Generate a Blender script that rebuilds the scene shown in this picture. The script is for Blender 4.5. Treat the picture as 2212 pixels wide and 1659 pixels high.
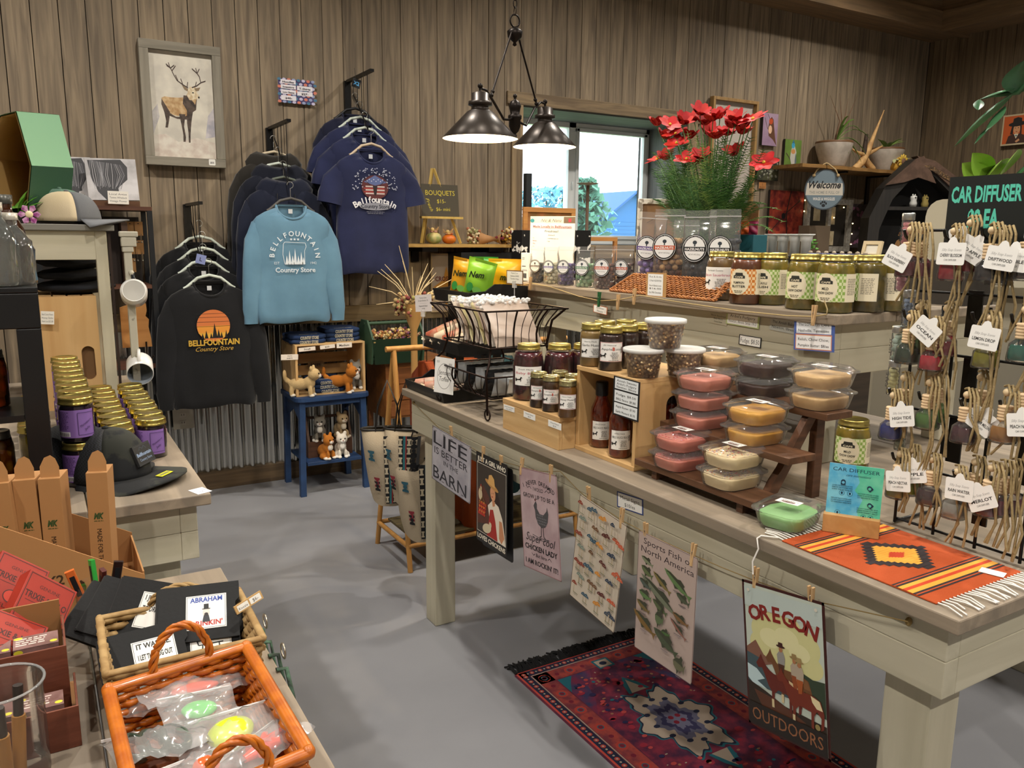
import bpy,bmesh,math,random
from mathutils import Vector,Matrix,noise
from mathutils.geometry import tessellate_polygon
random.seed(7)
SC = bpy.context.scene
COL = SC.collection
pi = math.pi
for o in list(bpy.data.objects): bpy.data.objects.remove(o)
# ------------------------------------------------------------------ camera
EYE = Vector((0,0,1.55)); FPX = 1735.0
yaw,pitch,roll = math.radians(30.7),math.radians(10.32),math.radians(0.6)
fwd = Vector((math.sin(yaw)*math.cos(pitch),math.cos(yaw)*math.cos(pitch),-math.sin(pitch)))
rt0 = Vector((math.cos(yaw),-math.sin(yaw),0)); up0 = rt0.cross(fwd)
RT = rt0*math.cos(roll)+up0*math.sin(roll); UP = RT.cross(fwd)
cam = bpy.data.objects.new('camera',bpy.data.cameras.new('camera')); COL.objects.link(cam)
cam.matrix_world = Matrix(((RT.x,UP.x,-fwd.x,EYE.x),(RT.y,UP.y,-fwd.y,EYE.y),(RT.z,UP.z,-fwd.z,EYE.z),(0,0,0,1)))
cam.data.sensor_width = 36; cam.data.lens = FPX/2212*36; cam.data.clip_start = .02; cam.data.clip_end = 300
SC.camera = cam
# ------------------------------------------------------------------ look
SC.view_settings.view_transform = 'Standard'; SC.view_settings.look = 'None'
SC.view_settings.gamma = 1; SC.view_settings.use_curve_mapping = False
SC.view_settings.exposure = 0.25
w = bpy.data.worlds.new('world'); SC.world = w; w.use_nodes = True
nt = w.node_tree; bg = nt.nodes['Background']
sk = nt.nodes.new('ShaderNodeTexSky'); sk.sky_type = 'HOSEK_WILKIE'; sk.turbidity = 8; sk.sun_direction = (0.3,-0.6,0.7)
mx = nt.nodes.new('ShaderNodeMix'); mx.data_type = 'RGBA'; mx.inputs[0].default_value = .8
nt.links.new(sk.outputs[0],mx.inputs[6]); mx.inputs[7].default_value = (.8,.9,1,1)
nt.links.new(mx.outputs[2],bg.inputs[0]); bg.inputs[1].default_value = 6.0
def lamp(name,loc,power,size=.09,col=(1,.93,.82),spot=None,aim=None):
 l = bpy.data.lights.new(name,'SPOT' if spot else 'POINT')
 l.energy = power; l.color = col; l.shadow_soft_size = size
 o = bpy.data.objects.new(name,l); o.location = loc; COL.objects.link(o)
 if spot: l.spot_size = math.radians(spot); l.spot_blend = .6
 if aim: o.rotation_euler = (Vector(aim)-Vector(loc)).to_track_quat('-Z','Y').to_euler()
 return o
# the shop's ceiling downlights (out of view, without modelled cans)
CANS = [(-1.2,-1.6),(-1.2,1.0),(-1.2,3.4),(1.1,-1.6),(.7,.7),(.9,3.3),(3.4,-1.6),(3.2,.9),(3.3,3.3),(5.7,-.6),(5.6,1.7),(5.8,3.6)]
CAN_POWER = 150
for i,(cx,cy) in enumerate(CANS):
 lamp('ceiling_downlight',(cx,cy,3.93),CAN_POWER,.05,(1,.93,.83),150,(cx,cy,0))
# ------------------------------------------------------------------ helpers
def P(px,py,x=None,y=None,z=None):
 d = RT*((px-1106)/FPX)+UP*(-(py-829.5)/FPX)+fwd
 t = (x-EYE.x)/d.x if x is not None else (y-EYE.y)/d.y if y is not None else (z-EYE.z)/d.z
 return EYE+d*t
def V(*a): return Vector(a)
def T(x=0,y=0,z=0): return Matrix.Translation((x,y,z))
def Rz(a): return Matrix.Rotation(a,4,'Z')
def Rx(a): return Matrix.Rotation(a,4,'X')
def Ry(a): return Matrix.Rotation(a,4,'Y')
def S(x,y=None,z=None):
 return Matrix.Diagonal((x,x if y is None else y,x if z is None else z,1))
def frame(o,u,v):
 u = Vector(u).normalized(); v = Vector(v); v = (v-u*v.dot(u)).normalized(); n = u.cross(v); o = Vector(o)
 return Matrix(((u.x,v.x,n.x,o.x),(u.y,v.y,n.y,o.y),(u.z,v.z,n.z,o.z),(0,0,0,1)))
def lin(c):
 c = c.lstrip('#'); r = [int(c[i:i+2],16)/255 for i in (0,2,4)]
 return tuple(x/12.92 if x <= .04045 else ((x+.055)/1.055)**2.4 for x in r)+(1,)
MATS = {}
def M(hexc,rough=.6,metal=0.,kind=None,hex2=None,**k):
 key = (hexc,rough,metal,kind,hex2,tuple(sorted(k.items())))
 if key in MATS: return MATS[key]
 m = bpy.data.materials.new((kind or 'plain')+'_'+hexc.lstrip('#')); m.use_nodes = True
 t = m.node_tree; b = t.nodes['Principled BSDF']; N = t.nodes.new; L = t.links.new
 c = lin(hexc); b.inputs['Base Color'].default_value = c; m.diffuse_color = c
 b.inputs['Roughness'].default_value = rough; b.inputs['Metallic'].default_value = metal
 if 'coat' in k: b.inputs['Coat Weight'].default_value = k['coat']; b.inputs['Coat Roughness'].default_value = .04
 if 'sheen' in k: b.inputs['Sheen Weight'].default_value = k['sheen']
 if 'emit' in k: b.inputs['Emission Color'].default_value = c; b.inputs['Emission Strength'].default_value = k['emit']
 if 'trans' in k: b.inputs['Transmission Weight'].default_value = k['trans']
 if 'alpha' in k: b.inputs['Alpha'].default_value = k['alpha']
 if 'spec' in k: b.inputs['Specular IOR Level'].default_value = k['spec']
 tc = N('ShaderNodeTexCoord')
 def ramp(fac,a,c2,p0=.3,p1=.7):
  r = N('ShaderNodeValToRGB'); r.color_ramp.elements[0].color = a; r.color_ramp.elements[1].color = c2
  r.color_ramp.elements[0].position = p0; r.color_ramp.elements[1].position = p1
  L(fac,r.inputs[0]); return r.outputs[0]
 def mapped(scale,rot=(0,0,0),src='Object'):
  mp = N('ShaderNodeMapping'); mp.inputs['Scale'].default_value = scale; mp.inputs['Rotation'].default_value = rot
  L(tc.outputs[src],mp.inputs[0]); return mp.outputs[0]
 def nz(vec,sc=5,det=4,dist=0):
  n = N('ShaderNodeTexNoise'); n.inputs['Scale'].default_value = sc; n.inputs['Detail'].default_value = det; n.inputs['Distortion'].default_value = dist
  L(vec,n.inputs[0]); return n.outputs[0]
 def bump(h,s=.3,d=.01):
  bp = N('ShaderNodeBump'); bp.inputs['Strength'].default_value = s; bp.inputs['Distance'].default_value = d
  L(h,bp.inputs['Height']); L(bp.outputs[0],b.inputs['Normal'])
 c2 = lin(hex2) if hex2 else c
 sc = k.get('sc',1)
 if kind == 'wood':      # grain along local axis given by 'ax'
  s = [14*sc]*3; s['xyz'.index(k.get('ax','x'))] = .8*sc
  n = nz(mapped(s),3,6,.6); L(ramp(n,c,c2,.35,.68),b.inputs['Base Color']); bump(n,.25,.004)
 elif kind == 'noise':
  n = nz(mapped((1,1,1)),10*sc,k.get('det',4)); L(ramp(n,c,c2,k.get('p0',.38),k.get('p1',.62)),b.inputs['Base Color'])
  if k.get('bump'): bump(n,k['bump'],.003)
 elif kind == 'voro':
  v = N('ShaderNodeTexVoronoi'); v.inputs['Scale'].default_value = 10*sc; L(mapped((1,1,1)),v.inputs[0])
  L(ramp(v.outputs['Distance'],c,c2,.1,.6),b.inputs['Base Color']); bump(v.outputs['Distance'],.6,.01)
 elif kind == 'cloth':
  n = nz(mapped((1,1,1)),7*sc,3); r = ramp(n,c,c2,.3,.75); L(r,b.inputs['Base Color'])
  f = nz(mapped((1,1,1)),400,2); bump(f,.25,.002); b.inputs['Specular IOR Level'].default_value = .25
 elif kind == 'check':
  ck = N('ShaderNodeTexChecker'); ck.inputs['Scale'].default_value = 40*sc; ck.inputs[1].default_value = c; ck.inputs[2].default_value = c2
  L(mapped((1,1,1)),ck.inputs[0]); L(ck.outputs[0],b.inputs['Base Color'])
 elif kind == 'fine':    # plain colour with a fine surface texture
  n = nz(mapped((1,1,1)),60*sc,3); bump(n,k.get('bump',.3),.002)
 if k.get('tone'):       # each board has its own shade, stored on its faces
  at = N('ShaderNodeAttribute'); at.attribute_name = 'tone'
  src = b.inputs['Base Color'].links[0].from_socket
  mm = N('ShaderNodeMix'); mm.data_type = 'RGBA'; mm.blend_type = 'MULTIPLY'; mm.inputs[0].default_value = 1
  L(src,mm.inputs[6]); L(at.outputs['Color'],mm.inputs[7]); L(mm.outputs[2],b.inputs['Base Color'])
 MATS[key] = m; return m
def film(hexc='#ffffff',a=.06,rough=.06,name='clear_plastic',g=.5):
 key = ('film',hexc,a,rough,g)
 if key in MATS: return MATS[key]
 m = bpy.data.materials.new(name); m.use_nodes = True; t = m.node_tree; t.nodes.clear(); N = t.nodes.new; L = t.links.new
 out = N('ShaderNodeOutputMaterial'); mix = N('ShaderNodeMixShader'); tr = N('ShaderNodeBsdfTransparent'); df = N('ShaderNodeBsdfDiffuse'); gl = N('ShaderNodeBsdfGlossy'); m2 = N('ShaderNodeMixShader')
 fr = N('ShaderNodeFresnel'); fr.inputs[0].default_value = 1.45; mu = N('ShaderNodeMath'); mu.operation = 'MULTIPLY'; mu.inputs[1].default_value = g
 df.inputs[0].default_value = lin(hexc); gl.inputs['Roughness'].default_value = rough; mix.inputs[0].default_value = a
 L(tr.outputs[0],mix.inputs[1]); L(df.outputs[0],mix.inputs[2]); L(fr.outputs[0],mu.inputs[0]); L(mu.outputs[0],m2.inputs[0]); L(mix.outputs[0],m2.inputs[1]); L(gl.outputs[0],m2.inputs[2]); L(m2.outputs[0],out.inputs[0])
 m.diffuse_color = lin(hexc); MATS[key] = m; return m
class MB:
 """collects shapes and links them as one mesh object"""
 def __init__(s): s.v = []; s.f = []; s.mi = []; s.sm = []; s.mats = []; s.T = Matrix(); s.tone = []; s.tn = 1.0
 def add(s,vs,fs,m,smooth=False):
  if m not in s.mats: s.mats.append(m)
  k = s.mats.index(m); b = len(s.v)
  s.v += [s.T @ Vector(p) for p in vs]
  flip = s.T.to_3x3().determinant() < 0
  for f in fs:
   f = [b+i for i in f]; s.f.append(f[::-1] if flip else f); s.mi.append(k); s.sm.append(smooth); s.tone.append(s.tn)
  return s
 def box(s,x0,x1,y0,y1,z0,z1,m):
  vs = [(x,y,z) for z in (z0,z1) for y in (y0,y1) for x in (x0,x1)]
  return s.add(vs,[(0,2,3,1),(4,5,7,6),(0,1,5,4),(2,6,7,3),(0,4,6,2),(1,3,7,5)],m)
 def rings(s,rs,m,smooth=True,cap=True,closed=False):
  n = len(rs[0]); vs = [p for r in rs for p in r]; fs = []
  for i in range(len(rs) if closed else len(rs)-1):
   a = i*n; c = ((i+1) % len(rs))*n
   for j in range(n): k = (j+1) % n; fs.append((a+j,a+k,c+k,c+j))
  s.add(vs,fs,m,smooth)
  if cap and not closed:
   s.add(rs[0],[tuple(range(n))[::-1]],m); s.add(rs[-1],[tuple(range(n))],m)
  return s
 def lathe(s,prof,m,n=24,c=(0,0,0),cap=True,smooth=True,sx=1,sy=1):
  rs = [[(c[0]+max(r,1e-4)*sx*math.cos(2*pi*i/n),c[1]+max(r,1e-4)*sy*math.sin(2*pi*i/n),c[2]+z) for i in range(n)] for r,z in prof]
  return s.rings(rs,m,smooth,cap)
 def cyl(s,r,z0,z1,m,c=(0,0),n=20): return s.lathe([(r,z0),(r,z1)],m,n,(c[0],c[1],0),smooth=n > 8)
 def tube(s,pts,r,m,n=8,closed=False,flat=1.0):
  pts = [Vector(p) for p in pts]; N = len(pts); rs = []; up = None
  for i,p in enumerate(pts):
   a = pts[(i-1) % N] if (closed or i) else p; b = pts[(i+1) % N] if (closed or i < N-1) else p
   d = (b-a).normalized() if (b-a).length > 1e-9 else Vector((0,0,1))
   if up is None: up = Vector((0,0,1)) if abs(d.z) < .9 else Vector((1,0,0))
   u = (up-d*up.dot(d)).normalized(); w_ = d.cross(u); up = u
   rr = r[i] if isinstance(r,(list,tuple)) else r
   rs.append([p+u*math.cos(2*pi*j/n)*rr*flat+w_*math.sin(2*pi*j/n)*rr for j in range(n)])
  return s.rings(rs,m,n > 4,not closed,closed)
 def sph(s,c,r,m,n=12,k=8):
  if not isinstance(r,(tuple,list)): r = (r,r,r)
  rs = []
  for i in range(k+1):
   a = -pi/2+pi*i/k; ca = max(math.cos(a),1e-3)
   rs.append([(c[0]+r[0]*ca*math.cos(2*pi*j/n),c[1]+r[1]*ca*math.sin(2*pi*j/n),c[2]+r[2]*math.sin(a)) for j in range(n)])
  return s.rings(rs,m)
 def prism(s,pts,z0,z1,m):
  """outline pts (x, y) counter-clockwise raised from z0 to z1"""
  n = len(pts); s.add([(x,y,z0) for x,y in pts]+[(x,y,z1) for x,y in pts],[(i,(i+1) % n,n+(i+1) % n,n+i) for i in range(n)],m)
  tri = tessellate_polygon([[Vector((x,y,0)) for x,y in pts]])
  ar = sum(pts[i][0]*pts[(i+1) % n][1]-pts[(i+1) % n][0]*pts[i][1] for i in range(n))
  def o(t):
   a,b,c = [pts[i] for i in t]; return t if ((b[0]-a[0])*(c[1]-a[1])-(b[1]-a[1])*(c[0]-a[0])) > 0 else t[::-1]
  tri = [o(tuple(t)) for t in tri]
  s.add([(x,y,z1) for x,y in pts],tri,m); s.add([(x,y,z0) for x,y in pts],[t[::-1] for t in tri],m)
  return s
 def grid(s,fn,nu,nv,m,smooth=True):
  vs = [fn(i/nu,j/nv) for j in range(nv+1) for i in range(nu+1)]; q = nu+1
  return s.add(vs,[(j*q+i,j*q+i+1,(j+1)*q+i+1,(j+1)*q+i) for j in range(nv) for i in range(nu)],m,smooth)
 def build(s,name,parent=None,bevel=0,loc=None,rz=0,solid=0,sub=0):
  me = bpy.data.meshes.new(name); me.from_pydata([tuple(p) for p in s.v],[],s.f)
  for m in s.mats: me.materials.append(m)
  me.polygons.foreach_set('material_index',s.mi); me.polygons.foreach_set('use_smooth',s.sm)
  if any(t != 1.0 for t in s.tone):
   a = me.attributes.new('tone','FLOAT_COLOR','FACE')
   for i,t in enumerate(s.tone): a.data[i].color = (t,t,t,1)
  me.update()
  o = bpy.data.objects.new(name,me); COL.objects.link(o)
  if parent: o.parent = parent
  if loc is not None: o.location = loc
  if rz: o.rotation_euler = (0,0,rz)
  if solid: md = o.modifiers.new('solid','SOLIDIFY'); md.thickness = solid; md.offset = 0
  if sub: md = o.modifiers.new('sub','SUBSURF'); md.levels = md.render_levels = sub
  if bevel: md = o.modifiers.new('bevel','BEVEL'); md.width = bevel; md.segments = 2; md.limit_method = 'ANGLE'; md.angle_limit = .7
  return o
def tag(o,label,cat,group=None,kind=None):
 o['label'] = label; o['category'] = cat
 if group: o['group'] = group
 if kind: o['kind'] = kind
 return o
def thing(name,label,cat,loc=(0,0,0),rz=0,group=None):
 o = bpy.data.objects.new(name,None); COL.objects.link(o); o.location = loc; o.rotation_euler = (0,0,rz); o.empty_display_size = .02
 return tag(o,label,cat,group)
def struct(o): o['kind'] = 'structure'; return o
KIDS = {}
def dup(o,loc=None,rz=None,label=None,group=None,parent=None):
 c = o.copy(); COL.objects.link(c)
 if parent: c.parent = parent
 if loc is not None: c.location = loc
 if rz is not None: c.rotation_euler = (c.rotation_euler[0],c.rotation_euler[1],rz)
 if label: c['label'] = label
 if group: c['group'] = group
 for ch in [q for q in bpy.data.objects if q.parent == o]: dup(ch,parent=c)
 return c
_txt = {}
def textmesh(s,bold=0,shear=0):
 k = (s,bold,shear)
 if k in _txt: return _txt[k]
 cu = bpy.data.curves.new('t','FONT'); cu.body = s; cu.size = 1; cu.resolution_u = 2; cu.offset = bold; cu.shear = shear
 ob = bpy.data.objects.new('t',cu); me = bpy.data.meshes.new_from_object(ob)
 vs = [(v.co.x,v.co.y) for v in me.vertices]; fs = [tuple(p.vertices) for p in me.polygons]
 # keep faces pointing up
 out = []
 for f in fs:
  a = sum(vs[f[i]][0]*vs[f[(i+1) % len(f)]][1]-vs[f[(i+1) % len(f)]][0]*vs[f[i]][1] for i in range(len(f)))
  out.append(f if a > 0 else f[::-1])
 bpy.data.objects.remove(ob); bpy.data.curves.remove(cu); bpy.data.meshes.remove(me)
 xs = [v[0] for v in vs] or [0]
 _txt[k] = (vs,out,min(xs),max(xs)); return _txt[k]
EPS = 5e-5
class Art:
 """flat printed artwork on a panel of w by h metres; u to the right, v up, origin at lower left"""
 def __init__(s,w,h,base='#ffffff',rough=.55,unit=False):
  s.w,s.h = w,h; s.layers = []; s.n = 1; s.rough = rough
  s.k = (w,h) if unit else (1,1)
 def _add(s,vs,fs,col):
  s.layers.append(([(x*s.k[0],y*s.k[1]) for x,y in vs],fs,col,s.n)); s.n += 1; return s
 def poly(s,pts,col):
  tri = tessellate_polygon([[Vector((x,y,0)) for x,y in pts]]); out = []
  for t in tri:
   a,b,c = [pts[i] for i in t]; out.append(tuple(t) if ((b[0]-a[0])*(c[1]-a[1])-(b[1]-a[1])*(c[0]-a[0])) > 0 else tuple(t)[::-1])
  return s._add(pts,out,col)
 def polys(s,lst,col):
  vs = []; fs = []
  for pts in lst:
   b = len(vs); vs += pts
   ar = sum(pts[i][0]*pts[(i+1) % len(pts)][1]-pts[(i+1) % len(pts)][0]*pts[i][1] for i in range(len(pts)))
   f = tuple(range(b,b+len(pts))); fs.append(f if ar > 0 else f[::-1])
  return s._add(vs,fs,col)
 def rect(s,x,y,w,h,col): return s.polys([[(x,y),(x+w,y),(x+w,y+h),(x,y+h)]],col)
 def rects(s,lst,col): return s.polys([[(x,y),(x+w,y),(x+w,y+h),(x,y+h)] for x,y,w,h in lst],col)
 def disc(s,x,y,rx,ry,col,n=20,a=0):
  ca,sa = math.cos(a),math.sin(a)
  return s.polys([[(x+rx*math.cos(t)*ca-ry*math.sin(t)*sa,y+rx*math.cos(t)*sa+ry*math.sin(t)*ca) for t in [2*pi*i/n for i in range(n)]]],col)
 def discs(s,lst,col,n=10):
  return s.polys([[(x+rx*math.cos(2*pi*i/n),y+ry*math.sin(2*pi*i/n)) for i in range(n)] for x,y,rx,ry in lst],col)
 def line(s,pts,w,col):
  L = []
  for (x0,y0),(x1,y1) in zip(pts,pts[1:]):
   d = math.hypot(x1-x0,y1-y0) or 1; nx,ny = -(y1-y0)/d*w/2,(x1-x0)/d*w/2
   L.append([(x0-nx,y0-ny),(x1-nx,y1-ny),(x1+nx,y1+ny),(x0+nx,y0+ny)])
  return s.polys(L,col)
 def frame(s,t,col,m=0):
  w,h = s.w/s.k[0],s.h/s.k[1]
  return s.rects([(m,m,w-2*m,t),(m,h-t-m,w-2*m,t),(m,m,t,h-2*m),(w-t-m,m,t,h-2*m)],col)
 def text(s,t,x,y,size,col,al='c',bold=0,shear=0,sx=1,rot=0,fit=None):
  vs,fs,a,b = textmesh(t,bold,shear); W = (b-a)*size*sx
  if fit and W > 0: sx *= fit/W; W = fit
  x0 = {'c': -W/2,'l': 0,'r': -W}[al]; ca,sa = math.cos(rot),math.sin(rot)
  q = [((vx-a)*size*sx+x0,vy*size) for vx,vy in vs]
  return s._add([(x+u*ca-v*sa,y+u*sa+v*ca) for u,v in q],fs,col)
 def arc(s,t,x,y,R,size,col,spread,bold=0,top=True):
  n = len(t)
  for i,ch in enumerate(t):
   if ch == ' ': continue
   a = (i-(n-1)/2)/max(1,n-1)*spread
   if top: s.text(ch,x+R*math.sin(a),y+R*math.cos(a)-size*.35,size,col,bold=bold,rot=-a)
   else: s.text(ch,x+R*math.sin(a),y-R*math.cos(a)-size*.35,size,col,bold=bold,rot=a)
   s.n -= 1
  s.n += 1; return s
 def serif(s,t,x,y,size,col,fit,bold=.012):
  """capitals with slab feet"""
  vs,fs,a,b = textmesh(t,bold); W = b-a; k = fit/W; s.text(t,x,y,size,col,bold=bold,fit=fit)
  return s
 def scribble(s,x,y,w,lines,lh,col,al='l',seed=0,th=.45):
  r = random.Random(seed); L = []
  for i in range(lines):
   c = x;
   ww = w*(.75+.25*r.random()) if al == 'l' else w*(.6+.4*r.random()); c = x if al == 'l' else x+(w-ww)/2; e = c+ww
   while c < e:
    q = lh*(.6+1.6*r.random()); q = min(q,e-c)
    if q > lh*.2: L.append((c,y-i*lh,q,lh*th))
    c += q+lh*.35
  return s.rects(L,col)
 def wrap(s,e,r,a0,z0,rot=0,lift=3):
  """lay the artwork round a cylinder of radius r starting at angle a0"""
  for vs,fs,col,n in s.layers:
   bm = bmesh.new(); bv = [bm.verts.new((x,y,0)) for x,y in vs]
   for f in fs:
    try: bm.faces.new([bv[i] for i in f])
    except ValueError: pass
   xs = [v[0] for v in vs]; st = r*.16; k = math.floor(min(xs)/st)+1
   while k*st < max(xs):
    bmesh.ops.bisect_plane(bm,geom=bm.verts[:]+bm.edges[:]+bm.faces[:],plane_co=(k*st,0,0),plane_no=(1,0,0)); k += 1
   bm.verts.index_update(); q = r+n*EPS*lift
   e.add([(q*math.cos(a0+v.co.x/r+rot),q*math.sin(a0+v.co.x/r+rot),z0+v.co.y) for v in bm.verts],[tuple(v.index for v in f.verts) for f in bm.faces],M(col,.5) if isinstance(col,str) else col)
   bm.free()
 def put(s,mb,Mx,off=0):
  keep = mb.T; mb.T = keep @ Mx
  for vs,fs,col,n in s.layers:
   m = col if not isinstance(col,str) else M(col,s.rough)
   mb.add([(u,v,off+n*EPS) for u,v in vs],fs,m)
  mb.T = keep
def outline_round(w,h,r,n=4,x0=0,y0=0):
 out = []
 for cx,cy,a0 in ((w-r,h-r,0),(r,h-r,pi/2),(r,r,pi),(w-r,r,1.5*pi)):
  for i in range(n+1): a = a0+i*pi/2/n; out.append((x0+cx+r*math.cos(a),y0+cy+r*math.sin(a)))
 return out
def panel(name,label,cat,Mx,w,h,base,th=.0015,art=None,r=0,group=None,rough=.5,parent=None,pname='print',m=None):
 """a thin board with printed artwork on its face, Mx gives its lower-left corner, right and up"""
 b = MB(); b.T = Mx; mm = m or M(base,rough)
 b.prism(outline_round(w,h,r) if r else [(0,0),(w,0),(w,h),(0,h)],-th,0,mm)
 if art is None or not art.layers:
  o = b.build(name,parent)
  if label: tag(o,label,cat,group)
  return o
 if parent is None:
  e = thing(name,label,cat,Mx.translation,0,group); off = Matrix.Translation(-Mx.translation)
 else:
  o = b.build(name,parent); p = MB(); art.put(p,Mx); p.build(pname,o); return o
 b.v = [off @ p for p in b.v]; b.build('board',e)
 p = MB(); p.T = off; art.put(p,Mx); p.build(pname,e); return e
FX = lambda x,y,z: frame((x,y,z),(0,-1,0),(0,0,1))      # faces -X, right is -Y
FY = lambda x,y,z: frame((x,y,z),(1,0,0),(0,0,1))       # faces -Y, right is +X
# ------------------------------------------------------------------ the room
BY,RX,LX,NY,CZ = 5.07,7.7,-2.6,-3.2,3.95
WALLW = M('#6f6252',.75,0,'wood','#97866e',ax='z',sc=.9,tone=1)
WALLW2 = M('#5c4d3a',.75,0,'wood','#7d6a50',ax='z',sc=.9,tone=1)
DARKGAP = M('#17130e',.9)
rnd = random.Random(3)
b = MB()
WX0,WX1,WZ0,WZ1,WD = 3.07,4.62,1.5,2.47,.45
x = LX
while x < RX:
 x1 = min(x+.1285,RX); b.tn = .82+.3*rnd.random(); y0 = BY+rnd.random()*.003
 segs = [(0,CZ)]
 if x1 > WX0 and x < WX1: segs = [(0,WZ0),(WZ1,CZ)]
 xa,xb = x+.0022,x1-.0022
 for z0,z1 in segs:
  if x < WX0 < x1 and len(segs) == 2: pass
  b.box(xa,xb,y0,BY+.03,z0,z1,WALLW)
 x = x1
b.tn = 1
b.box(LX,WX0,BY+.012,BY+.6,0,CZ,DARKGAP); b.box(WX1,RX,BY+.012,BY+.6,0,CZ,DARKGAP)
b.box(WX0,WX1,BY+.012,BY+.6,0,WZ0,DARKGAP); b.box(WX0,WX1,BY+.012,BY+.6,WZ1,CZ,DARKGAP)
struct(b.build('wall_back'))
b = MB(); y = NY
while y < BY:
 y1 = min(y+.1285,BY); b.tn = .82+.3*rnd.random(); b.box(RX+rnd.random()*.003,RX+.03,y+.0022,y1-.0022,0,CZ,WALLW2); y = y1
b.tn = 1; b.box(RX+.012,RX+.1,NY,BY+.1,0,CZ,DARKGAP); struct(b.build('wall_right'))
PALE = M('#8d857a',.8,0,'noise','#9a9286',sc=.3)
b = MB(); b.box(LX-.1,LX,NY,BY,0,CZ,PALE); struct(b.build('wall_left'))
b = MB(); b.box(LX,RX,NY-.1,NY,0,CZ,PALE); struct(b.build('wall_near'))
b = MB(); b.box(LX-.1,RX+.1,NY-.1,BY+.1,CZ,CZ+.1,M('#9b988f',.85)); struct(b.build('ceiling'))
b = MB(); b.box(LX-.1,RX+.1,NY-.1,BY+.65,-.1,0,M('#828388',.42,0,'noise','#8f9095',sc=.12,det=8,bump=.04,spec=.35)); struct(b.build('floor'))
# timber soffit round the top of the walls
CR = M('#6b573f',.8,0,'wood','#84694a',ax='x'); CR2 = M('#6b573f',.8,0,'wood','#84694a',ax='y')
b = MB(); b.box(LX,RX,4.725,BY,3.46,CZ-.002,CR); b.box(LX,RX,4.68,4.725,3.43,3.6,CR); struct(b.build('trim_1'))
b = MB(); b.box(7.3,RX,NY,4.725,3.46,CZ-.002,CR2); b.box(7.255,7.3,NY,4.68,3.43,3.6,CR2); struct(b.build('trim_2'))
# corrugated wainscot, its cap and baseboard
b = MB(); GAL = M('#b9b9b4',.2,.95)
n = 0; xs = []; x = .3; x_end = 4.4
pts = []
while x < x_end:
 ph = (x % .0677)/.0677*2*pi; pts.append((x,BY-.0135-.0115*math.sin(ph))); x += .0677/8
vs = [(px_,py_,z) for z in (.11,1.02) for px_,py_ in pts]; k = len(pts)
b.add(vs,[(i,i+1,k+i+1,k+i) for i in range(k-1)],GAL,True)
struct(b.build('trim_3'))
BASEW = M('#4c3d2b',.7,0,'wood','#64523b',ax='x')
b = MB(); b.box(.3,4.4,BY-.035,BY,.0,.112,BASEW); struct(b.build('baseboard_back',bevel=.002))
CAPW = M('#5a4a30',.7,0,'wood','#7b6746',ax='x')
b = MB(); b.box(.3,4.4,BY-.045,BY,1.0,1.105,CAPW); struct(b.build('trim_4',bevel=.003))
# right part of back wall below shelves is plain planks
# window
TR = M('#6b5a45',.7,0,'wood','#a08a68',ax='x',sc=.7); TRV = M('#6b5a45',.7,0,'wood','#a08a68',ax='z',sc=.7)
b = MB(); b.box(2.94,4.76,BY-.022,BY,WZ1,2.555,TR); struct(b.build('trim_5',bevel=.003))
b = MB(); b.box(2.98,WX0,BY-.02,BY,1.45,WZ1,TRV); b.box(WX1,4.72,BY-.02,BY,1.45,WZ1,TRV); b.box(2.98,4.72,BY-.03,BY,1.4,1.5,TR); struct(b.build('trim_6',bevel=.003))
RV = M('#5e6060',.8,0,'wood','#7b7a74',ax='z'); RVY = M('#55595a',.8,0,'wood','#6d6e6b',ax='x')
b = MB(); y1 = BY+WD
b.box(WX0,WX0+.01,BY,y1,WZ0,WZ1,RV)
yy = BY
while yy < y1: b.box(WX1-.012,WX1,yy+.001,min(yy+.11,y1)-.001,WZ0,WZ1,RV); yy += .11
b.box(WX0,WX1,BY,y1,WZ1-.01,WZ1,RVY); b.box(WX0,WX1,BY-.02,y1,WZ0,WZ0+.008,RVY); struct(b.build('trim_7'))
VIN = M('#dde1e1',.4)
b = MB(); fz0,fz1 = WZ0,WZ1; mid = 3.82
for a,c,d,e in ((WX0,WX1,fz0,fz0+.05),(WX0,WX1,fz1-.05,fz1),(WX0,WX0+.04,fz0,fz1),(WX1-.045,WX1,fz0,fz1),(mid-.035,mid+.035,fz0,fz1)):
 b.box(a,c,y1,y1+.07,d,e,VIN)
for a,c,d,e in ((mid+.03,WX1-.04,fz0+.045,fz0+.075),(mid+.03,WX1-.04,fz1-.075,fz1-.045),(WX1-.075,WX1-.04,fz0+.05,fz1-.05),(mid+.03,mid+.06,fz0+.05,fz1-.05)):
 b.box(a,c,y1-.015,y1+.03,d,e,VIN)
wf = struct(b.build('window_1',bevel=.003))
g = MB(); g.box(WX0+.03,mid,y1+.03,y1+.034,fz0+.04,fz1-.04,film('#ffffff',.03,.02)); g.build('glass_pane',wf)
g = MB(); g.box(mid,WX1-.04,y1+.01,y1+.014,fz0+.04,fz1-.04,film('#ffffff',.03,.02)); g.build('glass_pane',wf)
g = MB(); g.sph((mid,y1-.01,1.97),(.008,.012,.035),M('#d8dcdc',.3)); g.build('latch',wf)
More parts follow.
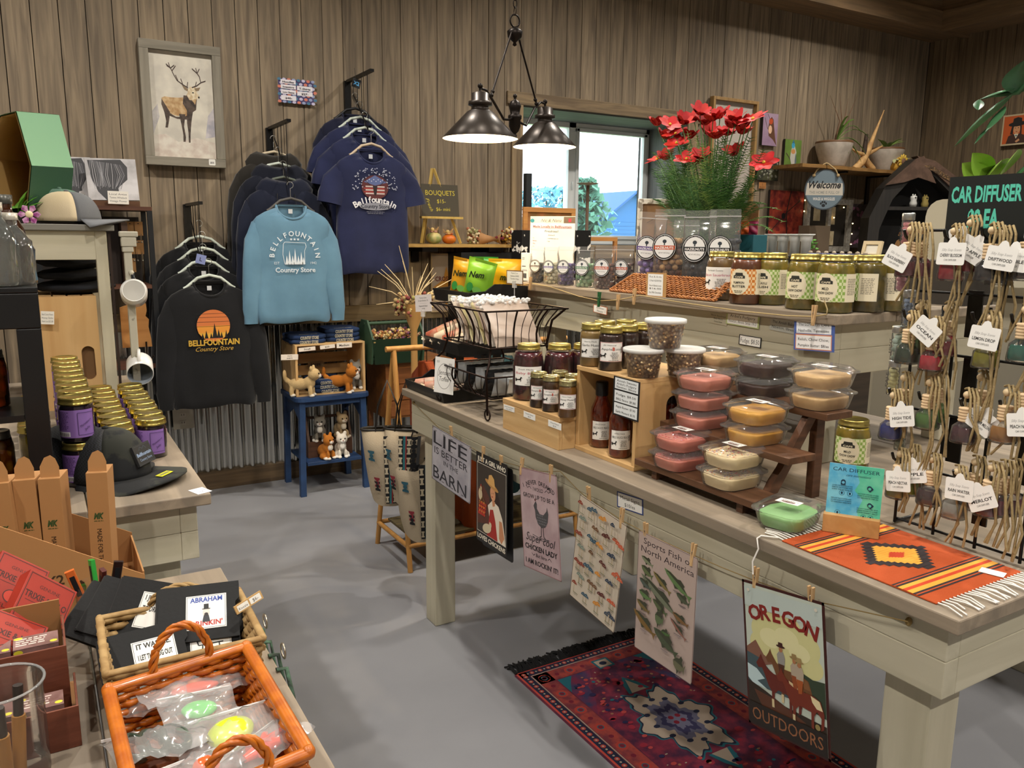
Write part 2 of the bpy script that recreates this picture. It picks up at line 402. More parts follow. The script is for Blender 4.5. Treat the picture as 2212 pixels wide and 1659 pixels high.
# outside the window
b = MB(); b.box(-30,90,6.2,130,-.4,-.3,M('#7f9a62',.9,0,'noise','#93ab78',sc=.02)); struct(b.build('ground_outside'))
HP = P(1368,412,y=55); HE = P(1298,470,y=55); hw = HP.x-HE.x
hb = thing('neighbouring_house','blue lap-sided outbuilding with a gable roof seen through the window','house',(HP.x,55,-.3))
b = MB(); BL = M('#2a5f94',.7); ze = HE.z+.3; zp = HP.z+.3; k_ = int(ze/.3)
for i in range(k_): b.box(-hw+.4,hw-.4,-.02-.02*(i % 2),6,i*ze/k_,(i+1)*ze/k_-.01,BL)
b.add([(-hw+.3,0,ze-.1),(hw-.3,0,ze-.1),(0,0,zp-.1)],[(0,1,2)],BL); b.build('siding',hb)
b = MB(); RO = M('#1f4f86',.7)
for xx in (-hw,hw):
 b.add([(xx,-.6,ze),(0,-.6,zp),(0,9,zp),(xx,9,ze),(xx,-.6,ze-.2),(0,-.6,zp-.2),(0,9,zp-.2),(xx,9,ze-.2)],[(0,1,2,3),(4,5,6,7),(0,1,5,4),(3,0,4,7)],RO)
b.build('roof',hb)
def tree(lab,x,y,h,r,col,n=900,seed=1):
 rr = random.Random(seed); t = thing('tree',lab,'tree',(x,y,-.3))
 tr = MB(); tr.tube([(0,0,0),(.1,0,h*.5),(0,.1,h*.85)],[.16,.12,.04],M('#5a4a38',.9)); tr.build('trunk',t)
 lf = MB(); m = M(col,.8)
 for i in range(n):
  a,u,v = rr.random()*2*pi,rr.random()**.5,rr.random(); zz = h*(.25+.75*v); q = r*u*math.sin(pi*min(1,.15+.8*v))**.6*(1+.25*math.sin(5*a+9*v))
  p = Vector((q*math.cos(a),q*math.sin(a),zz)); s_ = .12+.16*rr.random(); d1 = Vector((rr.uniform(-1,1),rr.uniform(-1,1),rr.uniform(-1,1))).normalized()*s_; d2 = d1.orthogonal().normalized()*s_*.7
  lf.add([p-d1,p+d2,p+d1,p-d2],[(0,1,2,3)],m)
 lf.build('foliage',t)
tree('broad hazy blue-green tree seen through the left window pane',P(1182,440,y=40).x,40,4.7,3.6,'#5a9ab0',1500,1)  # outdoor haze is put into the blue foliage colour
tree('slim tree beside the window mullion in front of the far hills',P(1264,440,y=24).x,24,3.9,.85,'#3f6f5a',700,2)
tree('low hazy tree next to the blue outbuilding',P(1275,470,y=75).x,75,5.0,3.0,'#5a94b4',700,3)  # leaf colour carries the haze here too
b = MB(); hp = []
for i in range(41):
 hp.append((-20+i*4.5,2.5+1.6*noise.noise(Vector((i*.3,0,0)))+1.4*noise.noise(Vector((i*.9,3,0)))))
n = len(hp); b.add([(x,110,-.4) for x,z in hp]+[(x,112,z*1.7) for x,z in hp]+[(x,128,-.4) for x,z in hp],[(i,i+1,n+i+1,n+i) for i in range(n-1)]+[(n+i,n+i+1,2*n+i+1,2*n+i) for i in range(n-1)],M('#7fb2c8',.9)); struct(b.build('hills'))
# ------------------------------------------------------------------ painted display tables
GW = M('#b3ad97',.6,0,'wood','#c4bea9',ax='y',sc=.5); GWZ = M('#b3ad97',.6,0,'wood','#c4bea9',ax='z',sc=.5); GWX = M('#b3ad97',.6,0,'wood','#c4bea9',ax='x',sc=.5)
TOPW = M('#7b7062',.6,0,'wood','#9a8b78',ax='y',sc=.6,tone=1)
SIDEW = M('#cdb994',.6,0,'wood','#ddcba8',ax='y',sc=.6)
def ptable(name,label,x0,x1,y0,y1,ztop,zbase=0,leg=.09,over=.03,inset=0,nb=None):
 t = thing(name,label,'table',(x0,y0,zbase)); H = ztop-zbase; W,D = x1-x0,y1-y0
 b = MB(); n = nb or max(2,round(W/.29)); r = random.Random(name)
 for i in range(n):
  b.tn = .9+.2*r.random(); b.box(i*W/n+.0015,(i+1)*W/n-.0015,0,D,H-.027,H,TOPW)
 b.tn = 1; b.build('table_top',t,bevel=.003)
 o,th,ah = over,.038,.135
 zt = H-.0275; zm = zt-.0672; zb = zt-ah
 for xa,xb,ya,yb,m,nm in ((o,o+th,o,D-o,GW,'side_apron'),(W-o-th,W-o,o,D-o,GW,'side_apron'),(o+th,W-o-th,o,o+th,GWX,'end_apron'),(o+th,W-o-th,D-o-th,D-o,GWX,'end_apron')):
  b = MB(); b.box(xa,xb,ya,yb,zb,zm-.0004,m); b.box(xa,xb,ya,yb,zm,zt,m); b.build(nm,t,bevel=.002)
 for lx in (o+th,W-o-th-leg):
  for ly in (o+th,D-o-th-leg-inset):
   b = MB(); b.box(lx,lx+leg,ly,ly+leg,0,zt-.0005,GWZ); b.build('leg',t,bevel=.004)
 return t
main_table = ptable('display_table','long grey-white painted display table hung with metal signs, rug below',1.216,2.46,.655,2.905,.96)
upper = ptable('display_shelf','raised grey-white painted shelf stand holding pickle jars, on the long table',1.70,2.44,1.30,2.90,1.37,.96,leg=.06,inset=.12)
cap_table = ptable('display_table','grey-white painted table with black caps and gold-lidded jelly jars',-.7,.315,1.889,3.72,.96)
near_table = ptable('display_table','nearest weathered wood table holding baskets and cardboard displays',-.75,.292,.30,1.686,.86)
# ------------------------------------------------------------------ metal signs clipped on the long table's front
TZ = .96; UZ = 1.37; AX = 1.246
def corner_frame(tl,tr,bl,**k):
 a,b_,c = P(*tl,**k),P(*tr,**k),P(*bl,**k)
 w,h = (b_-a).length,(c-a).length
 F = frame(c,b_-a,a-c); return F,w,h
def msign(name,label,tl,tr,bl,base,draw,border=None,w=.203,h=.305,rust=None,x=1.214,group=None):
 F,W,H = corner_frame(tl,tr,bl,x=x)
 a = P(*tl,x=x); F = frame(a-F.col[1].to_3d()*h,F.col[0].to_3d(),F.col[1].to_3d())
 A = Art(w,h,rough=.4)
 if border: A.frame(.004,border)
 draw(A)
 return panel(name,label,'sign',F,w,h,base,.0012,A,r=.008,rough=.4,pname='print',group='hanging metal signs' if group is None else group,m=rust)
def d_life(A):
 A.frame(.0022,'#3c3a40'); A.discs([(.005,.005,.003,.003),(.298,.005,.003,.003),(.005,.197,.004,.003),(.298,.197,.003,.004)],'#8a6a50')
 K = '#2b2b33'
 A.text('LIFE',.012,.142,.066,K,'l',fit=.265,bold=.004); A.text('IS BETTER',.02,.106,.036,K,'l',fit=.262)
 A.text('IN THE',.155,.079,.024,K,fit=.115); A.text('BARN',.012,.012,.066,K,'l',fit=.265,bold=.004)
 # slab feet of the capitals
 A.rects([(x,y,.018,.0022) for x in (.02,.09,.15,.225) for y in (.142,.189)]+[(x,y,.018,.0022) for x in (.02,.085,.125,.16,.24) for y in (.012,)],K)
def d_girl(A):
 A.rect(.004,.004,.195,.297,'#1f1c1b'); A.rect(.006,.035,.191,.236,'#f2ead8'); A.rect(.0075,.0365,.188,.233,'#3b322b')
 A.text('JUST A GIRL WHO',.1015,.277,.022,'#f2ead8',fit=.185,bold=.025); A.text('LOVES CHICKENS',.1015,.012,.022,'#f2ead8',fit=.185,bold=.025)
 A.poly([(.0075,.18),(.05,.2),(.09,.17),(.09,.08),(.0075,.06)],'#5a2f22')
 A.poly([(.10,.19),(.13,.21),(.155,.18),(.165,.13),(.15,.10),(.11,.12)],'#2a1710')      # hair
 A.poly([(.08,.14),(.11,.165),(.15,.155),(.175,.12),(.19,.07),(.195,.0365),(.13,.0365),(.10,.07)],'#e8dccb')   # blouse
 A.poly([(.095,.13),(.115,.135),(.13,.10),(.145,.0365),(.075,.0365),(.085,.08)],'#a8271f')
 A.poly([(.155,.11),(.172,.11),(.188,.06),(.17,.0365),(.155,.05)],'#c98a62')
 A.poly([(.108,.165),(.128,.165),(.126,.15),(.112,.145)],'#c98a62'); A.disc(.113,.188,.017,.024,'#d79a70',a=.2)
 A.disc(.117,.190,.0016,.0016,'#2a1710'); A.disc(.107,.188,.0016,.0016,'#2a1710'); A.disc(.110,.177,.005,.002,'#b0352a')
 A.disc(.106,.214,.045,.009,'#c08d4e',a=-.25); A.poly([(.08,.216),(.088,.244),(.105,.249),(.122,.238),(.128,.210)],'#d9a964')
 A.discs([(.02+.012*(i % 4)+.003*(i//4),.10+.012*(i//4),.007,.006) for i in range(16)],'#b5301e'); A.discs([(.026+.014*(i % 3),.108+.016*(i//3),.004,.004) for i in range(9)],'#d8862e')
 A.disc(.03,.165,.013,.02,'#cdbb9a'); A.disc(.034,.186,.007,.009,'#b9a27c'); A.disc(.034,.196,.003,.005,'#b5301e')
 A.disc(.075,.06,.03,.016,'#d6c8a8',a=.3); A.disc(.098,.078,.008,.011,'#d6c8a8'); A.disc(.1,.089,.003,.004,'#b5301e'); A.line([(.02,.13),(.045,.16),(.07,.13)],.003,'#8a6a3c')
def d_chick(A):
 K = '#2a2528'; A.frame(.003,'#8c6a6c')
 A.arc('I NEVER DREAMED',.1015,.08,.190,.018,K,.85,bold=.02); A.text('I WOULD',.1015,.243,.016,K,fit=.055,bold=.01)
 A.line([(.035,.255),(.045,.248),(.055,.254),(.065,.247)],.0018,K); A.line([(.138,.247),(.148,.254),(.158,.248),(.17,.254)],.0018,K)
 A.text('GROW UP TO BE A',.1015,.219,.018,K,fit=.17,bold=.012)
 hen = [(.078,.205),(.086,.214),(.092,.206),(.091,.192),(.105,.178),(.125,.178),(.142,.192),(.146,.205),(.152,.185),(.146,.16),(.132,.143),(.112,.138),(.094,.146),(.082,.165),(.080,.185),(.073,.198)]
 A.poly(hen,'#4b494c'); A.discs([(.092+.009*(i % 6),.150+.008*(i//6),.003,.0022) for i in range(22)],'#77757a'); A.line([(.11,.14),(.108,.112),(.098,.108)],.003,K); A.line([(.12,.14),(.122,.112),(.132,.107)],.003,K)
 A.disc(.084,.217,.004,.004,'#6b3c3c'); A.line([(.06,.11),(.1,.105),(.15,.108),(.12,.1),(.08,.1)],.002,'#555055')
 A.text('Super cool',.1015,.088,.036,K,fit=.16,shear=.35); A.text('CHICKEN LADY',.1015,.062,.022,K,fit=.175,bold=.03)
 A.text('But here',.1015,.044,.016,K,fit=.06,shear=.3); A.line([(.05,.052),(.06,.046),(.068,.052)],.0018,K); A.line([(.137,.048),(.147,.054),(.157,.047)],.0018,K)
 A.text("I AM ROCKIN' IT!",.1015,.018,.021,K,fit=.175,bold=.02)
def d_mush(A):
 A.frame(.002,'#5a4a3c'); r = random.Random(5); cols = ['#8a3b2a','#5c2b26','#b5803a','#36566a','#c45a3a','#7c8a80','#d08a34','#a33a40','#6d4a30','#2f3d52']
 for j in range(7):
  for i in range(4):
   x = .028+.049*i+r.uniform(-.005,.005)+(.012 if j % 2 else -.004); y = .018+.041*j+r.uniform(-.004,.004); c = cols[(i*3+j*5) % 10]
   for k in range(r.choice((1,2,2,3))):
    xx = x+(k-.7)*.013; yy = y+.016+r.uniform(0,.010)
    A.polys([[(xx-.002,y),(xx+.002,y),(xx+.0014,yy+.004),(xx-.0014,yy+.004)]],'#b8a78c'); w_ = .009+.004*r.random()
    A.poly([(xx-w_,yy),(xx+w_,yy),(xx+w_*.8,yy+.006),(xx,yy+.011),(xx-w_*.8,yy+.006)],c); A.discs([(xx-w_*.3,yy+.004,.001,.001),(xx+w_*.3,yy+.005,.001,.001)],'#e8d8b8')
   A.line([(x-.011,y),(x+.011,y)],.0016,'#5f6a45'); A.rect(x-.01,y-.005,.02,.0012,'#8c8074')
def fishy(A,x,y,L,h,col,a,col2='#3d4030'):
 ca,sa = math.cos(a),math.sin(a)
 def tr(pts): return [(x+u*L*ca-v*h*sa,y+u*L*sa+v*h*ca) for u,v in pts]
 A.poly(tr([(-.5,.05),(-.3,.38),(0,.5),(.25,.3),(.38,.1),(.52,.4),(.48,0),(.52,-.4),(.38,-.1),(.2,-.35),(-.1,-.45),(-.38,-.25)]),col)
 A.poly(tr([(-.42,.1),(-.28,.36),(0,.48),(.25,.28),(.36,.1),(.1,.12),(-.2,.1)]),col2)
 A.poly(tr([(-.05,.45),(.05,.75),(.22,.6),(.2,.3)]),col2); A.poly(tr([(-.1,-.4),(0,-.7),(.1,-.35)]),col2)
 A.disc(*tr([(-.38,.1)])[0],.0012,.0012,'#15150f')
def d_fish(A):
 K = '#3a3034'; A.frame(.0015,'#6b5a5a'); A.text('Sports Fish of',.02,.279,.021,K,'l',fit=.168); A.text('North America',.012,.257,.022,K,'l',fit=.182)
 for i,(x,y,L,h,c,a) in enumerate([(.035,.238,.045,.016,'#7d8468',-.3),(.036,.212,.045,.022,'#5f6b45',-.4),(.142,.222,.10,.022,'#5d7a4a',-.45),(.09,.205,.07,.018,'#7d6f3f',-.5),(.163,.193,.045,.018,'#4b5340',-.3),(.085,.170,.15,.026,'#6f7560',-.42),(.033,.180,.045,.018,'#4f5a52',-.35),(.088,.143,.055,.02,'#55603f',-.4),(.035,.152,.045,.022,'#5d7a4a',-.2),(.160,.143,.055,.018,'#7a5a38',-.25),(.03,.122,.05,.02,'#736238',-.35),(.09,.115,.03,.04,'#5a6a48',-.2),(.155,.118,.065,.014,'#8a5f52',-.55),(.115,.088,.03,.018,'#4c6a3c',0),(.038,.083,.09,.026,'#7b5f30',-.45),(.115,.068,.09,.03,'#48523c',-.4),(.165,.032,.04,.036,'#66654c',-.2)]):
  fishy(A,x,y,L,h,c,a); A.rect(x-.012,y-h*.5-.009,.024,.0016,'#6d6266'); A.rect(x-.008,y-h*.5-.012,.016,.0013,'#857a7c')
def d_oregon(A):
 A.frame(.0055,'#3a1512'); A.rect(.0055,.0055,.192,.294,'#b9c3b8')
 for x,y,r_ in ((.06,.21,.04),(.10,.225,.05),(.145,.205,.045),(.05,.18,.035),(.12,.18,.055),(.165,.17,.03),(.09,.19,.05)): A.disc(x,y,r_,r_*.8,'#c9c68f',24)
 for x,y,r_ in ((.07,.2,.028),(.11,.21,.03),(.14,.19,.026)): A.disc(x,y,r_,r_*.7,'#d6d2a2',20)
 A.rect(.0055,.253,.192,.04,'#b5c2be'); A.arc('OREGON',.1015,-.02,.272,.042,'#7d1f1a',.5,bold=.035)
 A.poly([(.0055,.165),(.03,.185),(.05,.16),(.08,.15),(.0055,.12)],'#7c5546'); A.poly([(.0055,.155),(.04,.15),(.08,.12),(.1975,.12),(.1975,.09),(.0055,.09)],'#3f5158')
 A.poly([(.0055,.13),(.03,.125),(.05,.11),(.03,.10),(.055,.09),(.02,.09),(.0055,.1)],'#b7cdd2'); A.poly([(.13,.148),(.15,.152),(.17,.147),(.1975,.15),(.1975,.08),(.12,.09)],'#2f3d2c')
 A.poly([(.0055,.095),(.05,.085),(.1,.07),(.1975,.065),(.1975,.0055),(.0055,.0055)],'#2c2118'); A.poly([(.02,.08),(.08,.075),(.15,.055),(.12,.045),(.04,.05)],'#54301f')
 # two riders
 def horse(dx,dy,c,c2):
  q = lambda pts: [(x+dx,y+dy) for x,y in pts]
  A.poly(q([(.030,.138),(.038,.150),(.043,.160),(.046,.151),(.058,.135),(.075,.128),(.12,.128),(.135,.122),(.142,.10),(.14,.07),(.133,.065),(.135,.09),(.125,.10),(.118,.088),(.117,.062),(.111,.062),(.112,.095),(.085,.098),(.075,.088),(.073,.058),(.067,.058),(.068,.09),(.06,.10),(.052,.118),(.045,.132),(.035,.130)]),c)
  A.poly(q([(.112,.127),(.132,.122),(.139,.105),(.125,.105),(.115,.115)]),c2); A.poly(q([(.067,.075),(.073,.075),(.073,.058),(.067,.058)]),'#c9b890')
 def rider(x,y,hat,sh,leg):
  A.poly([(x-.008,y),(x-.010,y+.022),(x-.004,y+.03),(x+.006,y+.03),(x+.010,y+.018),(x+.008,y)],sh); A.disc(x,y+.034,.0045,.006,'#a06d4a'); A.disc(x,y+.040,.011,.0025,hat)
  A.poly([(x-.006,y+.040),(x-.005,y+.048),(x+.005,y+.048),(x+.006,y+.040)],hat); A.poly([(x-.008,y+.004),(x+.008,y+.004),(x+.004,y-.022),(x-.004,y-.024)],leg)
 horse(.025,.018,'#6a4326','#7c5230'); rider(.095,.150,'#3a1712','#8d8a86','#4a2b1c'); horse(.0,.0,'#5f2117','#c9b48a'); rider(.128+.0,.137,'#8f774c','#a99a88','#8a4420'); horse(.052,-.012,'#6e2a19','#d8c9a0')
 rider(.14,.133,'#9a8457','#a99a88','#9a4e22')
 A.rect(.0055,.0055,.192,.046,'#1f1712'); A.text('OUTDOORS',.1015,.017,.036,'#8c5a3a',fit=.175); A.disc(.178,.058,.006,.006,'#8a7a4a'); A.disc(.018,.287,.0035,.0035,'#cfcabb'); A.disc(.185,.287,.0035,.0035,'#cfcabb')
MET = M('#b6b3bb',.35,.0,'noise','#9a97a2',sc=1.4)
msign('metal_sign','landscape grey metal sign reading LIFE IS BETTER IN THE BARN',(934,918.4),(1018,966),(935,1030.6),'#b6b3bb',d_life,w=.305,h=.203,rust=MET)
msign('metal_sign','dark picture sign of a woman in a straw hat with hens, reading LOVES CHICKENS',(1029,973.6),(1093,1004),(1029,1157),'#1a1817',d_girl,border='#0e0d0d')
sb = MB(); F,W_,H_ = corner_frame((1040,985),(1102,1012),(1040,1160),x=1.228)
sb.T = frame(P(1040,985,x=1.228)-F.col[1].to_3d()*.305,F.col[0].to_3d(),F.col[1].to_3d()); sb.prism(outline_round(.203,.305,.01),-.0012,0,M('#141313',.4)); tag(sb.build('metal_sign'),'plain dark metal sign edge showing behind the sign of the woman with hens','sign')
msign('metal_sign','pinkish metal sign with a hen reading SUPER COOL CHICKEN LADY',(1121,1008),(1203.5,1027.8),(1140,1227),'#bda5a9',d_chick,rust=M('#c0a9ad',.4,0,'noise','#ab9196',sc=1.2))
msign('metal_sign','cream metal sign covered in rows of coloured mushrooms',(1253,1067.5),(1355,1137),(1242,1280),'#cbbfae',d_mush)
msign('metal_sign','tan metal sign of many fish headed Sports Fish of North America',(1380,1145),(1511,1208.5),(1374,1397),'#b5a29a',d_fish)
msign('metal_sign','OREGON OUTDOORS metal sign with two riders on horseback',(1602.5,1250),(1785,1304),(1620,1554),'#3a1512',d_oregon)
# twine and pins
TW = M('#8d7648',.9); PINW = M('#c9a77a',.7,0,'wood','#b58f60',ax='z')
tw = MB(); pts = [(893,870),(918,895),(948,924),(985,945),(1020,968),(1060,990),(1095,1000),(1125,1008),(1165,1018),(1188,1019),(1210,1018),(1250,1060),(1265,1072),(1345,1125),(1380,1143),(1395,1152),(1500,1200),(1560,1226),(1625,1252),(1690,1275),(1750,1298),(1790,1305),(1962,1343)]
tw.tube([P(*q,x=1.232) for q in pts],.0011,TW,5); a = P(1962,1343,x=1.24); tw.sph((1.241,a.y,a.z),(.006,.006,.008),TW); a = P(893,870,x=1.24); tw.sph((1.241,a.y,a.z),(.005,.005,.006),TW)
tag(tw.build('twine_line'),'thin jute twine strung along the front of the long table under the signs','twine')
def pin_mb(col=PINW):
 e = MB()
 for s_ in (-1,1):
  e.T = Ry(s_*math.radians(4.5)) @ T(s_*.003,0,0); e.prism([(-.002,-.0035),(.002,-.0035),(.002,.0035),(-.002,.0035)],-.027,.025,col)
 e.T = Matrix(); e.tube([(0,.005*math.cos(a),.004+.0035*math.sin(a)) for a in [i*pi/4 for i in range(8)]],.0008,M('#9c9a94',.3,1),5,True); return e
pin0 = None; PINS = [(975,935,'LIFE IS BETTER IN THE BARN sign'),(1044,980,'left top corner of the hen-lady picture sign'),(1083,1000,'right top corner of the hen-lady picture sign'),(1127,1006,'left top corner of the chicken lady sign'),(1190,1022,'right top corner of the chicken lady sign'),(1272,1070,'left top corner of the mushroom sign'),(1343,1118,'right top corner of the mushroom sign'),(1395,1150,'left top corner of the fish sign'),(1497,1197,'right top corner of the fish sign'),(1632,1250,'left top corner of the riders sign'),(1752,1293,'right top corner of the riders sign')]
for i,(px,py,l) in enumerate(PINS):
 p = P(px,py,x=1.217)
 if pin0 is None: pin0 = pin_mb().build('clothespin'); o = pin0; o['category'] = 'clothespin'; o['group'] = 'clothespins holding the metal signs'
 else: o = dup(pin0)
 o.location = (1.217,p.y,p.z); o.rotation_euler = ((i*37 % 23-11)*.012,.0,pi/2); o['label'] = 'wooden clothespin at the '+l
def card(name,label,cat,tl,tr,bl,base,draw,w=None,h=None,group=None,th=.0008,rough=.6,**k):
 F,W,H = corner_frame(tl,tr,bl,**k); w = w or W; h = h or H; a = P(*tl,**k)
 F = frame(a-F.col[1].to_3d()*h,F.col[0].to_3d(),F.col[1].to_3d()); A = Art(w,h,rough=rough); draw(A)
 return panel(name,label,cat,F,w,h,base,th,A,group=group,rough=rough)
def lines(*ls,col='#1c1c1c',border=None,inset='#f3f2ee',t=.12,bold=.0):
 def d(A):
  w,h = A.w,A.h
  if border: A.rect(w*t*.35,h*t*.6,w*(1-.7*t),h*(1-1.2*t),inset)
  n = len(ls); s = h*.8/n
  for i,l in enumerate(ls): A.text(l,w/2,h*.9-s*(i+.78),s*.78,col,fit=min(w*.84,len(l)*s*.42),bold=bold)
 return d
card('price_card','blue-edged card reading Metal Signs $10/ea on the table apron','card',(1332.5,1060.6),(1389,1078.7),(1333.5,1094.5),'#3f4f86',lines('Metal Signs','$10/ea',border=1),x=AX-.001)
# ------------------------------------------------------------------ jars
LIDG = M('#b5a55e',.28,.9); LIDD = M('#8f8046',.3,.9); WHITE = M('#f1efe9',.55); GLASS = film('#f4fff8',.01,.03,'clear_glass',.7)
def jar_parts(t,r,h,content,lidcol=LIDG,label=None,neck=.8,fill=.86,rot=0,shoulder=.2,lidh=.017,n=28,glass=True,lr=None):
 """glass jar > jar_body (contents), glass, lid, label"""
 lr = lr or r*neck; zs = h*(1-shoulder)-lidh*.4
 prof = [(0,.001),(r*.9,.001),(r*.985,h*.03),(r*.985,zs*.9),(r*.96,zs),(r*.9,zs+(h-lidh-zs)*.45),(lr*.93,h-lidh*1.15)]
 b = MB(); top = h*fill; pr = [q for q in prof if q[1] < top-.003]; rl = pr[-1][0]; pr = [(q[0]*.985,q[1]) for q in pr]+[(rl*.95,top),(0,top)]
 b.lathe(pr,content,n,cap=False); b.build('contents',t)
 if glass:
  g = MB(); g.lathe([(r*.6,0),(r*.93,.0005),(r,h*.03),(r,zs*.9),(r*.975,zs),(r*.915,zs+(h-lidh-zs)*.45),(lr*.95,h-lidh*1.1),(lr*.95,h-lidh*.3)],GLASS,n,cap=False); g.build('glass',t)
 l = MB(); l.lathe([(lr*1.0,h-lidh),(lr*1.04,h-lidh*.98),(lr*1.04,h-lidh*.8),(lr*1.0,h-lidh*.7),(lr*1.0,h-lidh*.25),(lr*.985,h-lidh*.05),(lr*.95,h),(lr*.86,h),(lr*.84,h-.0008),(0,h-.0008)],lidcol,n,cap=False); l.build('lid',t)
 if label:
  z0,z1,a0,a1,fn = label; e = MB(); rr = r+.0006; k = 16
  A = Art((a1-a0)*rr,z1-z0); fn(A); base = fn.base if hasattr(fn,'base') else '#f4f2ee'
  e.grid(lambda u,v: (rr*math.cos(a0+(a1-a0)*u+rot),rr*math.sin(a0+(a1-a0)*u+rot),z0+(z1-z0)*v),k,1,base if not isinstance(base,str) else M(base,.5))
  A.wrap(e,rr,a0,z0,rot)
  e.build('label',t)
 return t
def labfn(base,fn): fn.base = base; return fn
FACE = math.radians(237)     # direction from an object towards the aisle
HORSE = [(.0,.0),(.06,.0),(.1,.35),(.12,.5),(.5,.52),(.62,.62),(.72,.95),(.8,1.0),(.95,.82),(.98,.72),(.85,.72),(.78,.5),(.8,.3),(.78,0),(.7,0),(.7,.3),(.55,.3),(.2,.28),(.16,.2),(.1,0)]
def amish(line1,big,c1='#2b2b2b',c2='#2b2b2b',border=None,B=False):
 def d(A):
  w,h = A.w,A.h
  if border: A.frame(.0009,border,.0006)
  A.text(line1,w*.42,h*.82,h*.10,'#333333',fit=w*.5)
  if B: A.text(big[:-6],w*.3,h*.6,h*.15,c1,fit=w*.45); A.text('B',w*.58,h*.58,h*.24,'#c2401c',fit=w*.09,bold=.03); A.text('utter',w*.78,h*.6,h*.15,c1,fit=w*.26)
  else: A.text(big,w*.48,h*.6,h*.17,c1,fit=w*.84)
  A.poly([(w*.06+x*w*.26,h*.2+y*h*.26) for x,y in HORSE],'#111111'); A.rects([(w*.03,h*.22,w*.06,h*.16)],'#111111')
  A.scribble(w*.45,h*.46,w*.36,6,h*.062,'#777777','c',3); A.rects([(w*.88,h*.45+i*h*.03,w*.06,h*.016*(1+i % 2)) for i in range(11)],'#333333'); A.scribble(w*.4,h*.06,w*.5,1,h*.06,'#666666',seed=4)
 return d
def jar(name,label,x,y,z,r,h,content,lab=None,cat='jar',group=None,lidcol=LIDG,face=FACE,span=1.9,z0=.18,z1=.62,base='#f4f2ee',**k):
 t = thing(name,label,cat,(x,y,z),0,group)
 L = None
 if lab: lab.base = base; L = (h*z0,h*z1,face-span/2,face+span/2,lab)
 jar_parts(t,r,h,content,lidcol,L,**k); return t
def yat(px,py,x): return P(px,py,x=x).y
BEET = M('#5c0f1e',.25,0,'noise','#2d0610',sc=3,coat=1); BUT = M('#4a2c10',.25,0,coat=1); BUTD = M('#33150c',.22,0,coat=1); HON = M('#96641c',.25,0,'noise','#7d4f14',sc=1,coat=1); MUS = M('#a3854e',.3,0,coat=1)
# low crate with jars
CRW = M('#d3b07c',.6,0,'wood','#bd9460',ax='y',sc=.9); CRX = M('#d3b07c',.6,0,'wood','#bd9460',ax='x',sc=.9)
cz = P(1083,858,x=1.235).z-TZ
cr = thing('wooden_crate','low upturned pine crate with three price stickers carrying beet and butter jars','crate',(1.235,1.822,TZ))
for nm,q,m in (('side_board',(0,.014,0,.312,0,cz-.0155),CRW),('side_board',(.226,.24,0,.312,0,cz-.0155),CRW),('end_board',(.0145,.2255,0,.014,0,cz-.0155),CRX),('end_board',(.0145,.2255,.298,.312,0,cz-.0155),CRX),('top_board',(0,.115,-.003,.315,cz-.015,cz),CRW),('top_board',(.12,.24,-.003,.315,cz-.015,cz),CRW)): b = MB(); b.box(*q,m); b.build(nm,cr,bevel=.0015)
for i,(tl,tr,bl,l) in enumerate((((1088,873),(1111,880),(1088,884),('Amish Pickled Beets','32oz  $10.95')),((1131,887),(1156,896),(1131,900),('Pumpkin Butter','$8.75')),((1184,906),(1212,916),(1184,920),('Honey Mustard','$5.95')))):
 F,W,H = corner_frame(tl,tr,bl,x=1.2335); A = Art(W,H); lines(*l)(A)
 F = T(-1.235,-1.822,-TZ) @ F; panel('price_sticker',None,None,F,W,H,'#f4f4f0',.0006,A,parent=cr)
ctz = TZ+cz+.0003
for i,(px,x,l) in enumerate(((1137,1.30,'large jar of red beets at the left front of the low crate'),(1207,1.385,'large jar of red beets behind the small butter jars'),(1262,1.46,'large jar of red beets half hidden by the tall crate'))):
 y = [2.035,1.965,1.90][i]
 y = min(2.09,yat(px,[855,830,810][i],x)); jar('beet_jar',l,x,y,ctz,.049,.172,BEET,amish('Fresh Made','Baby Beets',c1='#c05060') if i == 0 else None,group='jars of red beets',z0=.28,z1=.62,neck=.72,shoulder=.3)
for i,(px,x,c,lb,l) in enumerate(((1163,1.262,BUT,('All Natural','Pumpkin Butter'),'small jar of brown pumpkin butter, left of the pair on the low crate'),(1190,1.262,BUT,('All Natural','Pumpkin Butter'),'small jar of brown pumpkin butter beside the yellow honey mustard jar'),(1226,1.262,HON,('Home Made','Honey Mustard'),'small jar of golden honey mustard at the right front of the low crate'),(1208,1.33,BUT,None,'small gold-lidded jar right behind the pumpkin butter pair'),(1237,1.33,HON,None,'small gold-lidded jar behind the honey mustard, against the tall crate'))):
 y = yat(px,880,x); jar('butter_jar' if i != 2 else 'mustard_jar',l,x,y,ctz,.0268,.104,c,amish(*lb,border='#d08a8a',B=(i < 2)) if lb else None,group='small jars on the low crate',z0=.24,z1=.64,neck=.93,shoulder=.16,lidcol=M('#b9b184',.25,.9),lidh=.015)
# tall open crate with handle hole
cx0,cy0,cy1 = 1.290,1.555,1.818; CW = .25; ch = P(1251,790,x=1.29).z-TZ
BX = M('#d0aa76',.55,0,'wood','#c39c66',ax='z',sc=.6); BXY = M('#d0aa76',.55,0,'wood','#c39c66',ax='y',sc=.6)
tc = thing('wooden_crate','tall open-fronted pine crate with oval handle hole holding brown sauce bottles','crate',(cx0,cy0,TZ))
D = cy1-cy0; b = MB(); b.box(.002,CW,D-.012,D,.012,ch-.012,BX); b.build('side_panel',tc,bevel=.001)
